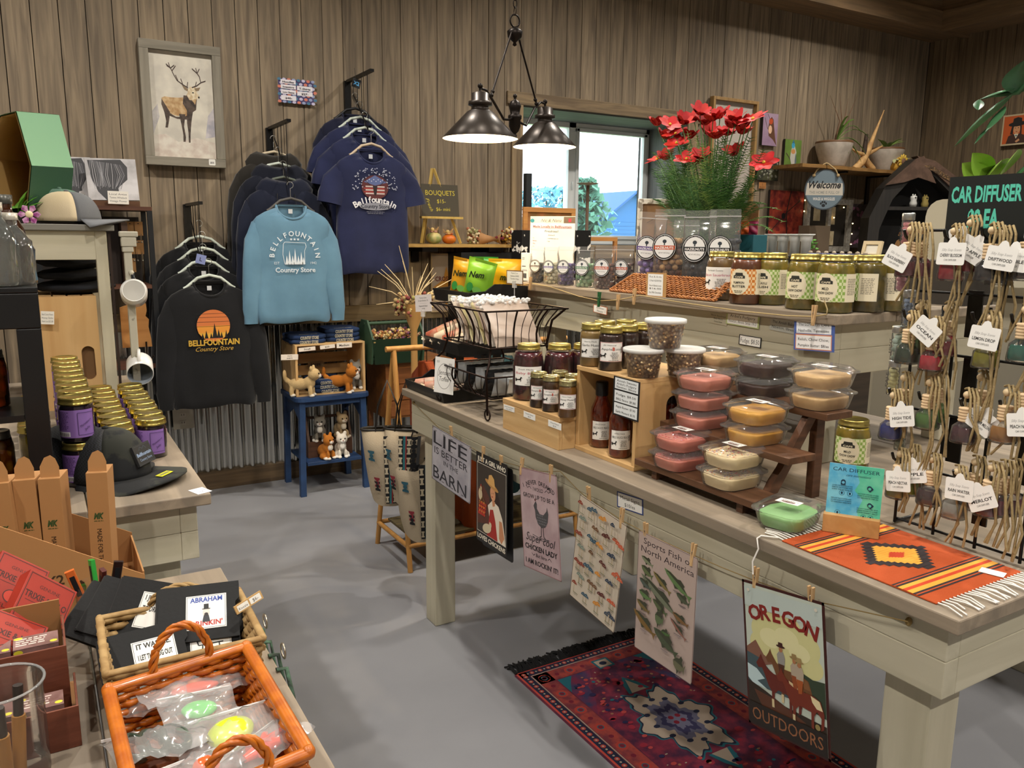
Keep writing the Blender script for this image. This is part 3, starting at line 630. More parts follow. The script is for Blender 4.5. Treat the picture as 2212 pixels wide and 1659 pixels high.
# right side panel with the slot
b = MB(); so = [(CW*.5+.024*math.cos(a),.13+(.035 if math.sin(a) > 0 else -.035)+.024*math.sin(a)) for a in [2*pi*i/20 for i in range(20)]]
outer = [(.002,.012),(CW,.012),(CW,ch-.012),(.002,ch-.012)]
tri = tessellate_polygon([[Vector((x,z,0)) for x,z in outer],[Vector((x,z,0)) for x,z in so[::-1]]]); vv = outer+so[::-1]
fr = []
for t3 in tri:
 a_,b_,c_ = [vv[i] for i in t3]; fr.append(tuple(t3) if ((b_[0]-a_[0])*(c_[1]-a_[1])-(b_[1]-a_[1])*(c_[0]-a_[0])) > 0 else tuple(t3)[::-1])
b.add([(x,0,z) for x,z in vv],fr,BX); b.add([(x,.012,z) for x,z in vv],[f[::-1] for f in fr],BX)
for ring in (outer,so): n = len(ring); b.add([(x,0,z) for x,z in ring]+[(x,.012,z) for x,z in ring],[(i,(i+1) % n,n+(i+1) % n,n+i) for i in range(n)],BX)
b.build('side_panel',tc)
for nm,z0,z1 in (('bottom_board',0,.012),('top_board',ch-.012,ch)): b = MB(); b.box(0,CW,0,D,z0,z1,BXY); b.build(nm,tc,bevel=.001)
b = MB(); b.box(CW-.01,CW,.0125,D-.0125,.0125,ch-.0125,BXY); b.build('back_panel',tc)
def bottle(label,x,y,z,face=FACE):
 t = thing('sauce_bottle',label,'bottle',(x,y,z),0,'bottles of peach barbecue sauce'); r,h = .031,.185
 b = MB(); b.lathe([(0,.001),(r*.9,.001),(r,.008),(r,.095),(r*.93,.112),(r*.6,.135),(.0155,.147),(.0155,.165)],M('#6b2710',.15,0,'noise','#4a160a',sc=4,coat=1),28); b.build('glass_bottle',t)
 c = MB(); c.lathe([(.0175,.147),(.018,.15),(.018,.183),(.016,.186),(0,.186)],M('#141414',.3),24); c.build('cap',t)
 rr = r+.0006; e = MB(); fn = amish('AMISH MADE','BBQ SAUCE PEACH'); A = Art(1.8*rr,.05); fn(A)
 e.grid(lambda u,v: (rr*math.cos(face-.9+1.8*u),rr*math.sin(face-.9+1.8*u),.025+.052*v),14,1,WHITE)
 A.wrap(e,rr,face-.9,.026)
 e.build('label',t)
bottle('brown barbecue sauce bottle standing left in the tall crate',1.345,yat(1297,960,1.345),TZ+.0123); bottle('brown barbecue sauce bottle nearest the front of the tall crate',1.325,yat(1337,985,1.325)-.002,TZ+.0123); bottle('brown barbecue sauce bottle at the back, seen through the handle hole',1.45,1.60,TZ+.0123)
tz2 = TZ+ch+.0003
for i,(px,x,c,lb,l) in enumerate(((1277,1.325,MUS,('Home Made','Garlic Mustard'),'jar of pale garlic mustard at the left corner of the tall crate'),(1318,1.325,BUTD,('All Natural','Apple Butter'),'jar of dark apple butter with a red B beside the garlic mustard'),(1352,1.39,BUTD,None,'dark jar behind the apple butter, nearest the nut tubs'),(1304,1.40,BUTD,None,'dark jar behind the garlic mustard and apple butter'),(1350,1.47,BUTD,None,'dark jar in the back row, mostly hidden'),(1388,1.46,BUTD,None,'dark jar behind the topmost nut tub'))):
 y = yat(px,790,x); jar('mustard_jar' if i == 0 else 'apple_butter_jar',l,x,y,tz2,.033,.118,c,amish(*lb,border='#c04040' if i == 1 else '#999999',B=(i == 1)) if lb else None,group='jars on top of the tall crate',z0=.22,z1=.66,neck=.9,shoulder=.16,span=2.1)
NUTS = M('#b39468',.6,0,'voro','#5d4228',sc=11)
def nut_tub(label,x,y,z):
 t = thing('nut_tub',label,'tub',(x,y,z),0,'clear deli tubs of chopped nuts'); h = .072
 b = MB(); b.lathe([(0,.002),(.038,.002),(.0465,h*.86),(.0,h*.88)],NUTS,28,cap=False)
 r = random.Random(label)
 for i in range(70):
  a = r.random()*2*pi; zz = .004+r.random()*.06; rr = .0385+.0085*zz/.062
  if i < 25: rr = .045*r.random()**.5; zz = .0635
  b.sph((rr*math.cos(a),rr*math.sin(a),zz),(.0035,.003,.0028),M(r.choice(['#c9ab7c','#b08a58','#7d5a38','#d8bf94']),.6),6,4)
 b.build('chopped_nuts',t)
 g = MB(); g.lathe([(.03,.0),(.039,.0003),(.049,h-.008),(.0515,h-.006)],film('#ffffff',.07,.15),28,cap=False); g.build('cup',t)
 l = MB(); l.lathe([(.0505,h-.008),(.0535,h-.007),(.0535,h+.001),(.051,h+.0025),(.047,h+.001),(0,h+.001)],M('#e9eae8',.35,alpha=.75),28,cap=False); l.build('lid',t)
 return t
def tubat(px,py,x): return yat(px,py,x)
nut_tub('clear tub of chopped nuts sitting front left on the tall crate',1.335,yat(1389,800,1.335),tz2); nut_tub('clear tub of chopped nuts on the right, behind the pink fudge',1.435,yat(1478,780,1.435),tz2)
nut_tub('clear tub of chopped nuts balanced on top of the two others',1.385,yat(1438,700,1.385),tz2+.075)
# black framed price card with three panels
def d_price(A):
 w,h = A.w,A.h
 for y,hh in ((.69,.28),(.36,.29),(.04,.29)): A.rect(w*.06,h*y,w*.88,h*hh,'#e9eef0')
 for y,t_ in ((.88,'Amish Sweets'),(.80,"Ardol's Fudgery"),(.72,'Newton, Illinois'),(.53,'Fudge: $8.50'),(.41,'BBQ Sauce: $9.80'),(.22,'Apple Butter: $7.00'),(.09,'Garlic Mustard: $5.95')): A.text(t_,w*.5,h*y,h*.078,'#161616',fit=w*.74)
card('price_card','tall black-backed price card with fudge, sauce and butter prices on the tall crate','card',(1326,811),(1383,826),(1326,895),'#15171a',d_price,x=1.287)
# ------------------------------------------------------------------ fudge riser and tubs
WAL = M('#4f3422',.5,0,'wood','#6d4a32',ax='y',sc=.9); WALD = M('#452c1c',.5,0,'wood','#6a4630',ax='x',sc=.9)
ry0,ry1 = 1.13,1.545; ri = thing('display_riser','dark walnut three-step riser stacked with fudge tubs','riser',(1.283,ry0,TZ))
steps = [(0,1.0-TZ),(.080,1.09-TZ),(.195,1.175-TZ)]
for x,z in steps: b = MB(); b.box(x,x+.087,0,ry1-ry0,z-.016,z,WAL); b.build('shelf_board',ri,bevel=.0015)
for yy in (.055,ry1-ry0-.075):
 b = MB(); b.T = frame((0,yy+.02,0),(1,0,0),(0,0,1))
 b.prism([(.012,0),(.10,0),(.235,.196),(.205,.196),(.155,.122),(.13,.085),(.105,.058),(.085,.024),(.012,.024)],-.0,.018,WALD); b.build('side_bracket',ri,bevel=.001)
 b = MB(); b.T = Matrix(); b.box(.235,.262,yy,yy+.02,0,steps[2][1]-.0165,WALD); b.build('leg',ri,bevel=.001)
def srect(w,d,r,n=4): return [(x-w/2,y-d/2) for x,y in outline_round(w,d,r,n)]
def fudge_tub(c1,c2=None,label='',sprinkle=None,first=None):
 t = thing('fudge_tub',label,'tub',(0,0,0),0,'clear tubs of fudge')
 b = MB(); m = M(c1,.5,0,'noise',c2 or c1,sc=1.5,coat=.15)
 rs = []
 for z,k in ((.001,.86),(.004,.9),(.024,.97),(.0275,.965),(.029,.93)): rs.append([(x*k*(1+.012*math.sin(i*2.4)),y*k,z+(.001*math.sin(i*1.7) if z > .02 else 0)) for i,(x,y) in enumerate(srect(.118,.098,.03,6))])
 b.rings(rs,m)
 if sprinkle:
  r = random.Random(label)
  for i in range(110):
   x,y = r.uniform(-.048,.048),r.uniform(-.038,.038); a = r.random()*pi; b.T = T(x,y,.0292) @ Rz(a); b.box(-.0022,.0022,-.0006,.0006,0,.001,M(r.choice(sprinkle),.4))
  b.T = Matrix()
 b.build('fudge',t)
 g = MB(); CL = film('#ffffff',.05,.06,g=.8); rs = [[(x*k,y*k,z) for x,y in srect(.128,.108,.03,6)] for z,k in ((0,.8),(.0005,.86),(.005,.9),(.034,1.02),(.035,1.12),(.0365,1.13))]; g.rings(rs,CL,cap=False)
 g.build('tray',t)
 l = MB(); rs = [[(x*k,y*k,z) for x,y in srect(.128,.108,.03,6)] for z,k in ((.0366,1.135),(.038,1.13),(.0385,1.03),(.041,.98),(.046,.9),(.0475,.86))]; l.rings(rs,CL,cap=False)
 l.add(rs[-1],[tuple(range(len(rs[-1])))],film('#ffffff',.02,.06))
 l.box(.055,.078,-.018,.018,.0368,.0378,CL); l.build('lid',t)
 s = MB(); A = Art(.05,.028); A.text('MUSIC',.025,.017,.006,'#8a8f98',fit=.03); A.frame(.0006,'#9aa0a4',.001); A.text("ARDOL'S",.025,.0155,.0075,'#333333',fit=.038); A.disc(.025,.010,.016,.0042,'#5a2a22'); A.text('FUDGE',.025,.0082,.0045,'#f0e8e0',fit=.018); A.scribble(.006,.004,.036,1,.003,'#777777','c')
 s.T = frame((-.014,.025,.0478),(0,-1,0),(1,0,0)); s.box(0,.05,0,.028,-.0002,0,WHITE); A.put(s,Matrix()); s.build('sticker',t)
 return t
SPR = ['#e8862e','#7a3c8a','#2f2f2f','#c9313a','#f4f0e0','#d8a02a']
kinds = {'straw': ('#c9806e','#c07866',None),'rose': ('#c87866','#bc6c5e',['#b5343c','#d8a0a8','#c23c48']),'vanilla': ('#dcc9a0','#d2bd92',SPR),'gold': ('#c8953a','#b98530',None),'tan': ('#c9a878','#b08f60',None),'dark': ('#331c18','#241310',None),'mint': ('#84b474','#78a868',None)}
protos = {}
def put_tubs(kind,px,py,x,z,n,text,rz=0,start=0):
 y = yat(px,py,x)
 for i in range(n):
  pos = ['bottom','topmost' if n == 2 else 'middle','topmost'][i] if n > 1 else ''
  lab = (pos+' ' if n > 1 else '')+text
  if kind in protos: t = dup(protos[kind],label=lab)
  else: c1,c2,sp = kinds[kind]; t = fudge_tub(c1,c2,lab,sp); protos[kind] = t
  t.location = (x+.0012*i,y-.002*i,z+.0003+i*.0487); t.rotation_euler = (0,0,rz+.03*i)
put_tubs('rose',1470,1000,1.333,1.0,2,'tub of the pair of pink fudge with red sprinkles on the lowest step')
put_tubs('vanilla',1579,1040,1.333,1.0,2,'tub of the pair of cream fudge with coloured sprinkles on the lowest step')
put_tubs('straw',1515,905,1.412,1.09,3,'tub of the stack of three plain pink strawberry fudges on the middle step')
put_tubs('gold',1630,950,1.412,1.09,2,'tub of the pair of golden yellow fudge on the middle step')
put_tubs('tan',1543,800,1.53,1.175,2,'tub of light tan fudge at the left end of the top step')
put_tubs('dark',1650,845,1.53,1.175,2,'tub of dark chocolate fudge in the middle of the top step')
put_tubs('tan',1770,880,1.53,1.175,2,'tub of tan fudge at the near right end of the top step')
put_tubs('mint',1700,1150,1.32,TZ+.006,1,'lone tub of pale green mint fudge on the orange runner',rz=.25)
# riser shadow goods: pickle jar on the table behind
CHOW = M('#6f6a1c',.25,0,'noise','#9c8428',sc=3.2,coat=1); CHOWD = M('#4b4410',.25,0,'noise','#7d6a1c',sc=3,coat=1); PUMP = M('#7a3f12',.25,0,'noise','#5f2e0c',sc=2,coat=1); KRAUT = M('#8a6a38',.25,0,'noise','#6f522a',sc=3,coat=1)
CHG = M('#8fae54',.5,0,'check','#d9dfb0',sc=3.2); CHO = M('#c9762a',.5,0,'check','#eccfa0',sc=3.2)
def cafe(name1,name2):
 def d(A):
  w,h = A.w,A.h
  A.rect(w*.66,0,w*.34,h,'#e6dcc0'); A.scribble(w*.7,h*.8,w*.24,10,h*.06,'#8a8270'); A.disc(w*.3,h*.5,w*.22,h*.52,'#e6dcc0',24)
  A.poly([(w*(.3+x*.13),h*(.74+y*.12)) for x,y in ((-1,-.9),(1,-.9),(1,0),(.7,.2),(.6,1),(-.6,1),(-.7,.2),(-1,0))],'#2e2f2a'); A.text('CAFE',w*.3,h*.66,h*.09,'#e6dcc0',fit=w*.18,bold=.03)
  A.text(name1,w*.3,h*.42,h*.13,'#2e2f2a',fit=w*.24 if len(name1) > 4 else w*.13,bold=.02); A.text(name2,w*.3,h*.27,h*.13,'#2e2f2a',fit=w*.3,bold=.02); A.scribble(w*.2,h*.12,w*.2,2,h*.06,'#6b6552','c')
 return d
def relish(label,x,y,z,c,n1,n2,chk=CHG,face=FACE,k=1.0):
 return jar('relish_jar',label,x,y,z,.0465*k,.146*k,c,cafe(n1,n2),group='relish and chow chow jars',base=chk,face=face,span=2.9,z0=.2,z1=.68,neck=.84,shoulder=.2,lidh=.016)
relish('single jar of mixed pickle on the long table behind the care instruction card',1.80,yat(1838,985,1.80),TZ+.0003,CHOW,'MILD','CHOW CHOW',CHG,k=.95)
f0 = math.radians(222)
jx = 1.757
jar('sauerkraut_jar','jar of brown sauerkraut with a plain white label at the left of the relish row',jx+.045,yat(1556,640,jx+.045),UZ+.0003,.046,.146,KRAUT,amish('The Amish Country','Bacon Sauerkraut',c1='#c05a78'),group='relish and chow chow jars',z0=.22,z1=.68,neck=.84,face=f0-.25,span=2.3)
relish('relish jar with an orange checked pumpkin butter label',jx,yat(1611,645,jx),UZ+.0003,PUMP,'PUMPKIN','BUTTER',CHO,f0+.1)
relish('relish jar labelled piccalilli relish, left of the hot chow chow',jx+.05,yat(1665,640,jx+.05),UZ+.0003,CHOW,'PICCALILLI','RELISH',CHG,f0-.05)
relish('relish jar labelled hot chow chow',jx+.01,yat(1735,650,jx+.01),UZ+.0003,CHOW,'HOT','CHOW CHOW',CHG,f0)
relish('relish jar labelled mild chow chow nearest the shelf corner',jx,yat(1801,655,jx),UZ+.0003,CHOW,'MILD','CHOW CHOW',CHG,f0)
relish('green-labelled relish jar turned sideways just right of the mild chow chow',jx+.105,yat(1871,640,jx+.105),UZ+.0003,CHOWD,'HOT','CHOW CHOW',CHG,f0-1.0)
relish('green-labelled relish jar at the right end of the row',jx+.19,yat(1921,640,jx+.19),UZ+.0003,CHOW,'MILD','CHOW CHOW',CHG,f0-1.0)
# cards on the shelf apron
SX = 1.729
card('price_card','small beige card with bacon sauerkraut lines at the left of the shelf cards','card',(1534,673),(1572,680),(1534,697),'#b9b29c',lines('Bacon Sauerkraut','Baby Beets','Chow Chow'),x=SX-.001)
card('price_card','white fudgery card with green and blue border on the shelf apron','card',(1570,671),(1641,682),(1569,699),'#b9c68a',lines("Ardol's Fudgery",'Newton, Illinois. Since 1913',border=1),x=SX-.003)
card('price_card','grey card starting The Amish Baker, half behind the blue-edged card','card',(1665,684),(1725,695),(1664,712),'#b5b6ae',lines('The Amish Baker','Newton, Illinois'),x=SX-.001)
card('price_card','small black-edged card reading Fudge: $8.50 under the shelf edge','card',(1597,722),(1645,730),(1597,744),'#15171a',lines('Fudge: $8.50',border=1),x=SX-.001)
def d_love(A):
 w,h = A.w,A.h; A.rect(w*.06,h*.52,w*.86,h*.4,'#e9edf2'); A.rect(w*.04,h*.03,w*.9,h*.47,'#c9876a'); A.rect(w*.06,h*.06,w*.86,h*.4,'#f0eeee')
 for y,t_ in ((.75,'The LOVELESS CAFE'),(.57,'Nashville, Tennessee'),(.30,'Relish, Chow Chow,'),(.12,'Pumpkin Butter: $8/ea')): A.text(t_,w*.49,h*y,h*.12,'#15151c',fit=w*.76)
card('price_card','blue-edged card reading The LOVELESS CAFE hanging by a clothespin','card',(1716,685),(1804,688),(1716,755),'#4a62a8',d_love,x=SX-.022)
card('price_card','small brown-edged card hung by the green clothespin','card',(1282,657),(1312,664),(1282,674),'#b5673c',lines('Farmhouse','Flavors',border=1),x=SX-.022)
tw = MB(); tw.tube([P(*q,x=1.69) for q in ((1120,618),(1150,612),(1190,620),(1250,640),(1295,650),(1335,648),(1370,641),(1383,638),(1450,650),(1530,662),(1600,672),(1700,682),(1755,684),(1786,679))]+[P(1787,668,x=1.69),P(1781,650,x=1.69)],.0016,M('#b59f70',.9),6); tag(tw.build('twine_line'),'pale jute twine swagged along the front edge of the raised shelf','twine')
GP = pin_mb(M('#1e5a30',.5))
for px,py,l,mbx in ((1294,646,'green clothespin on the shelf twine',GP),(1335,652,'bare wooden clothespin on the shelf twine, right of the green one',None),(1370,640,'bare wooden clothespin on the shelf twine below the wicker basket',None),(1758,680,'wooden clothespin holding the LOVELESS CAFE card',None),(1146,612,'wooden clothespins crossed at the left end of the shelf twine',None)):
 p = P(px,py,x=1.687); o = mbx.build('clothespin') if mbx else dup(pin0); tag(o,l,'clothespin','clothespins on the shelf twine'); o.location = (1.687,p.y,p.z); o.rotation_euler = (.05,0,pi/2)
# ------------------------------------------------------------------ black tiered tray stand at the far end of the long table
BLK = M('#121315',.4,0,'fine',bump=.1); BLKM = M('#1b1613',.35,.7); IRON = M('#2a1d18',.38,.8)
st = thing('tray_stand','black wooden stand with three sloping trays at the far end of the long table','stand',(1.241,2.9,TZ))
tiers = []
for (lx,px0,py0,px1,nm) in ((1.241,880,812,985,'bottom'),(1.335,915,722,1003,'middle'),(1.43,941,622,1024,'top')):
 a = P(px0,py0,x=lx); w = .32; tiers.append((lx,a.y,a.z,w))
tiers[0] = (1.241,2.895,.998,.33)
for i,(lx,yl,z,w) in enumerate(tiers):
 b = MB(); b.T = T(lx-1.241,yl-2.9,z-TZ)
 D,H = .25,.048
 b.box(0,D,-w,0,-H,-H+.006,BLK)
 b.T = T(lx-1.241,yl-2.9,z-TZ)
 b.add([(-.012,-w-.004,0),(-.012,.004,0),(0,0,-H),(0,-w,-H),(-.006,-w-.004,0),(-.006,.004,0),(.006,0,-H),(.006,-w,-H)],[(0,1,2,3),(7,6,5,4),(0,4,5,1),(1,5,6,2),(3,2,6,7),(0,3,7,4)],BLK)
 for yy in (-w-.002,-.006):
  keep = b.T; b.T = keep @ frame((0,yy+.008,0),(1,0,0),(0,0,1)); b.prism([(0,-H),(D,-H),(D,.02),(D-.11,.03),(D-.15,.03),(.06,.004),(-.008,0)],0,.008,BLK); b.T = keep
 b.box(D-.008,D,-w,0,-H,.02,BLK); b.build('tray',st)
b = MB()
for yy in (-.075,-.29):
 for x0,z1 in ((.19,tiers[1][2]-TZ-.05),(.36,tiers[2][2]-TZ-.05)): b.box(x0,x0+.022,yy,yy+.03,0,z1,BLK)
 b.box(.19,.38,yy,yy+.03,0,.012,BLK)
b.build('post',st)
def pillow(b,w,h,d,m,top=.9,n=14,crinkle=.003,seed=0):
 """a sealed bag standing on z=0, width along x, swelling along y"""
 r = random.Random(seed); ph = r.random()*6
 for s_ in (1,-1):
  def fn(u,v):
   e = (math.sin(pi*min(max(u,0),1))**.55)*(math.sin(pi*min(v/top,1))**.45 if v < top else 0)
   return ((u-.5)*w*(1-.05*math.sin(pi*v)),s_*d/2*e+crinkle*math.sin(9*v+5*u+ph)*(.3+e)+(.002*math.sin(40*u) if v > top else 0),v*h)
  b.grid(fn if s_ < 0 else (lambda u,v: fn(1-u,v)),n,n,m)
def bag(name,label,cat,loc,rz,w,h,d,col,art=None,group=None,tilt=0,lean=0,seed=0,rough=.3):
 t = thing(name,label,cat,loc,rz,group); t.rotation_euler = (lean,tilt,rz)
 b = MB(); pillow(b,w,h,d,M(col,rough,0,'noise',col,sc=1),seed=seed); b.build('bag_body',t)
 if art: A = Art(w*.8,h*.6,rough=.35); art(A); p = MB(); A.put(p,frame((-w*.4,-d*.52-.003,h*.2),(1,0,0),(0,.04,1))); p.build('print',t)
 return t
def d_chip(A): A.text('Nem',A.w*.5,A.h*.62,A.h*.34,'#1c2c18',bold=.03,shear=.3,rot=.15); A.disc(A.w*.3,A.h*.2,A.w*.14,A.h*.18,'#2e8a3c'); A.disc(A.w*.62,A.h*.14,A.w*.2,A.h*.13,'#6aa84a')
t3 = tiers[2]; zf = t3[2]-.04
bag('snack_bag','golden snack bag at the left in the top black tray','bag',(1.50,t3[1]-.09,zf),math.radians(-62),.12,.165,.05,'#c08a18',d_chip,'snack bags in the top tray',tilt=.16,seed=1)
bag('snack_bag','bright green snack bag in the middle of the top black tray','bag',(1.51,t3[1]-.20,zf),math.radians(-58),.13,.165,.055,'#7fb32e',d_chip,'snack bags in the top tray',tilt=.22,seed=2)
bag('snack_bag','dark green snack bag behind the bright green one','bag',(1.60,t3[1]-.12,zf),math.radians(-62),.12,.17,.045,'#2f7a2c',None,'snack bags in the top tray',seed=3)
bag('snack_bag','yellow snack bag at the right end behind the green ones','bag',(1.62,t3[1]-.24,zf),math.radians(-60),.15,.165,.05,'#e0a31c',lambda A: A.text('mi',A.w*.6,A.h*.5,A.h*.34,'#1c2c18',bold=.03,shear=.3),'snack bags in the top tray',seed=4)
# wrapped taffy rolls in the middle and bottom trays
WAX = M('#dccbb0',.5,0,'noise','#cdb896',sc=1.5); SAL = M('#9a4636',.35); SALD = M('#4a1f1a',.35)
def roll(label,c,L,r,rz,tilt,wrap,end,group):
 t = thing('wrapped_salami',label,'salami',c,rz,group); t.rotation_euler = (0,tilt,rz)
 b = MB(); b.tube([(-L*.42,0,0),(-L*.38,0,0),(0,0,.002),(L*.45,0,0),(L*.47,0,0)],[r*.4,r*.95,r,r*.95,r*.3],wrap,14)
 b.build('wrap',t); e = MB(); rs = []
 for k,(x,q) in enumerate(((-L*.39,.9),(-L*.45,.75),(-L*.5,1.15))): rs.append([(x+.004*math.sin(3*j),r*q*math.cos(2*pi*j/14)*(1+.25*math.sin(j*2.1)*(k == 2)),r*.6*q*math.sin(2*pi*j/14)) for j in range(14)])
 e.rings(rs,end,cap=False); e.build('twisted_paper',t)
 k = MB()
 for x in (-.15,.1): k.tube([(L*x,r*1.02*math.cos(a),r*1.02*math.sin(a)) for a in [2*pi*j/14 for j in range(14)]],.0012,M('#b5402f',.5),4,True)
 k.build('label_band',t)
for j,(i,dx,dy,tx) in enumerate(((1,.07,.05,'left'),(1,.075,.115,'second'),(1,.08,.18,'third'),(1,.09,.25,'right-hand'))):
 lx,yl,z,w = tiers[1]; roll('paper-wrapped salami, %s of the row in the middle black tray' % tx,(lx+dx,yl-dy,z+.018),.19,.024,math.radians(-28),-.42,WAX if j % 2 else M('#a8553f',.4,0,'noise','#d8c0a0',sc=1),WAX,'salami in the middle tray')
for j,(dx,dy,tx) in enumerate(((.07,.06,'left'),(.08,.13,'middle'),(.10,.20,'right, partly behind the white card'))):
 lx,yl,z,w = tiers[0]; roll('paper-wrapped salami in the bottom black tray, '+tx,(lx+dx,yl-dy,z-.012),.15,.021,math.radians(-30),-.1,M('#c98f7a',.4,0,'noise','#e0cdb5',sc=1.2),WAX,'salami in the bottom tray')
card('price_card','cream card on the front of the top black tray','card',(968,636),(995,639),(970,655),'#c9c7ae',lines('NEW! Snacks $4.50','Crunchy Mini'),x=1.412)
# white card over the bottom tray
F = frame(P(937,846,x=1.205),(.42,-.9,-.03),(.10,-.10,1)); w_ = .088; h_ = .128
A = Art(w_,h_); A.disc(w_*.5,h_*.48,w_*.36,h_*.36,'#8a8a88',32); A.disc(w_*.5,h_*.48,w_*.34,h_*.345,'#f2f1ee',32); A.text('Jensen',w_*.5,h_*.52,.024,'#3a3a3a',fit=w_*.62,shear=.2); A.text('Toffee',w_*.5,h_*.34,.024,'#3a3a3a',fit=w_*.48,shear=.2); A.scribble(w_*.1,h_*.88,w_*.15,2,.004,'#888888'); A.scribble(w_*.72,h_*.84,w_*.18,2,.004,'#888888')
panel('price_card','white card with an oval reading Jensen Toffee leaning on the wire basket','card',F,w_,h_,'#f2f1ee',.001,A)
# two-tier wrought iron basket
y0,y1_,x0,x1_ = 2.235,2.60,1.235,1.50; zt = P(1073,677,x=1.225).z
wb = thing('wire_basket','dark wrought-iron two-tier wire basket on the far end of the long table','basket',(x0,y0,TZ))
def basket_tier(z_top,z_bot,xa,xb,ya,yb,inset,bulge,nm):
 b = MB(); o = Vector((x0,y0,TZ)); R = lambda x,y,z: Vector((x,y,z))-o
 top = [R(xa,ya,z_top),R(xb,ya,z_top),R(xb,yb,z_top),R(xa,yb,z_top)]
 bot = [R(xa+inset,ya+inset,z_bot),R(xb-inset,ya+inset,z_bot),R(xb-inset,yb-inset,z_bot),R(xa+inset,yb-inset,z_bot)]
 b.tube(top,.0032,IRON,6,True); b.tube(bot,.003,IRON,6,True)
 for k in range(4):
  a,c,d,e = top[k],top[(k+1) % 4],bot[k],bot[(k+1) % 4]; n = 9 if k % 2 else 8
  for j in range(1,n):
   s_ = j/n; p,q = a.lerp(c,s_),d.lerp(e,s_); out = (p-q); out.z = 0; pts = []
   for m_ in range(7): u = m_/6; pp = p.lerp(q,u); pp -= out*bulge*math.sin(pi*u); pts.append(pp)
   b.tube(pts,.0035 if j % 3 == 0 else .0014,IRON,5,flat=1)
 for j in range(1,7): s_ = j/7; b.tube([bot[0].lerp(bot[1],s_),bot[3].lerp(bot[2],s_)],.0014,IRON,5)
 b.build(nm,wb)
zb = zt-.125
basket_tier(zt,zb,x0-.02,x1_+.03,y0-.02,y1_+.02,.035,.55,'upper_tier')
zl = P(1065,822,x=1.23).z
basket_tier(zl,zl-.075,x0-.005,x1_+.01,y0-.01,y1_+.0,.03,-.5,'lower_tier')
for sx_,sy_ in ((0,0),(0,1),(1,0),(1,1)):
 b = MB(); X = lambda t_: (t_ if sx_ == 0 else (x1_-x0)-t_); Yv = (lambda t_: t_) if sy_ == 0 else (lambda t_: (y1_-y0)-t_)
 pr = [(-.02,zt-TZ),(.012,zt-TZ-.04),(.025,zb-TZ),(.012,zb-TZ-.05),(-.012,zl-TZ+.01),(-.006,zl-TZ-.04),(-.002,.05),(.0,.02)]
 b.tube([Vector((X(t_),Yv(t_),z_)) for t_,z_ in pr],.0042,IRON,8)
 b.tube([Vector((X(.0),Yv(0),.021))+Vector((0,.018*math.sin(a)*(1 if sy_ == 0 else -1),.0175*math.cos(a)-.0-.0)) for a in [2*pi*j/12 for j in range(12)]],.0028,IRON,6,True); b.build('leg',wb)
WR = ['#d9cfc4','#b8a494','#ddd4a4','#c4b4a6','#d8cdc2','#d8cc98','#bfa898']  # darker bag colours in between stand in for shading between the bags
for i in range(9):
 t = thing('taffy_bag','slim white bag of taffy, %s from the far end of the upper wire basket' % ['first','second','third','fourth','fifth','sixth','seventh','eighth','ninth'][i],'bag',(1.375,2.49-i*.028,zb+.004),0,'taffy bags in the wire basket'); t.rotation_euler = (-.55,0,.15)
 b = MB(); pillow(b,.20,.165,.014,M(WR[i % 7],.35),seed=i)
 b.build('bag_body',t)
 c = MB(); r = random.Random(i)
 for k in range(26): c.sph((r.uniform(-.105,.105),r.uniform(-.007,.007),.16+r.uniform(-.006,.01)),(.008,.007,.006),film('#ffffff',.55,.2),6,4)
 c.build('gathered_top',t)
for i in range(5):
 t = thing('toffee_pouch','black and silver toffee pouch, %s in the lower wire basket' % ['farthest','second farthest','middle','second nearest','nearest'][i],'pouch',(1.365,2.54-i*.066,zl-.07),0,'toffee pouches in the lower wire basket'); t.rotation_euler = (.3,0,0)
 b = MB(); pillow(b,.19,.085,.045,M('#1a1b1e' if i % 2 else '#aeb1b3',.2,.3),seed=20+i); b.build('bag_body',t)
 b = MB(); b.T = frame((-.05,-.025,.02),(1,0,0),(0,0,1)); b.box(0,.1,0,.05,0,.001,WHITE); b.build('paper_label',t)
# acrylic clip cards
def clipcard(label,tl,tr,bl,draw,col,x,foot=None,zf=None):
 F,W,H = corner_frame(tl,tr,bl,x=x); a = P(*tl,x=x); t = thing('price_card',label,'card',(a.x,a.y-W/2,a.z-H)); off = Matrix.Translation(-t.location)
 F = frame(a-F.col[1].to_3d()*H,F.col[0].to_3d(),F.col[1].to_3d()); b = MB(); b.T = off @ F; b.box(0,W,0,H,-.001,0,M(col,.6)); o = b.build('board',t)
 A = Art(W,H); draw(A); p = MB(); A.put(p,off @ F); p.build('print',t)
 z0 = (zf or a.z-H-.07)-(a.z-H); s_ = MB(); s_.tube([(0,0,.004),(0,0,z0)],.0022,film('#ffffff',.3),6); s_.box(-.006,.006,-.008,.008,-.012,.012,film('#ffffff',.35)); s_.build('clip_stand',t)
clipcard('white salami price card with red stripes clipped above the middle tray',(896,638),(931,635),(893,672),lines('Freshman Salami','San Juan Bautista, CA','- - - - - - -','Pepperoni & Salami','$15.00'),'#ece4e2',1.30,zf=tiers[1][2]-.045)
clipcard('brown-bordered snack price card on a clear clip beside the top tray',(1094,583),(1130,585),(1094,613),lines('Peeled Corn','Authentic HAND','Tortilla Chips','$4.50',border=1),'#7d5a3a',1.60,zf=1.0)
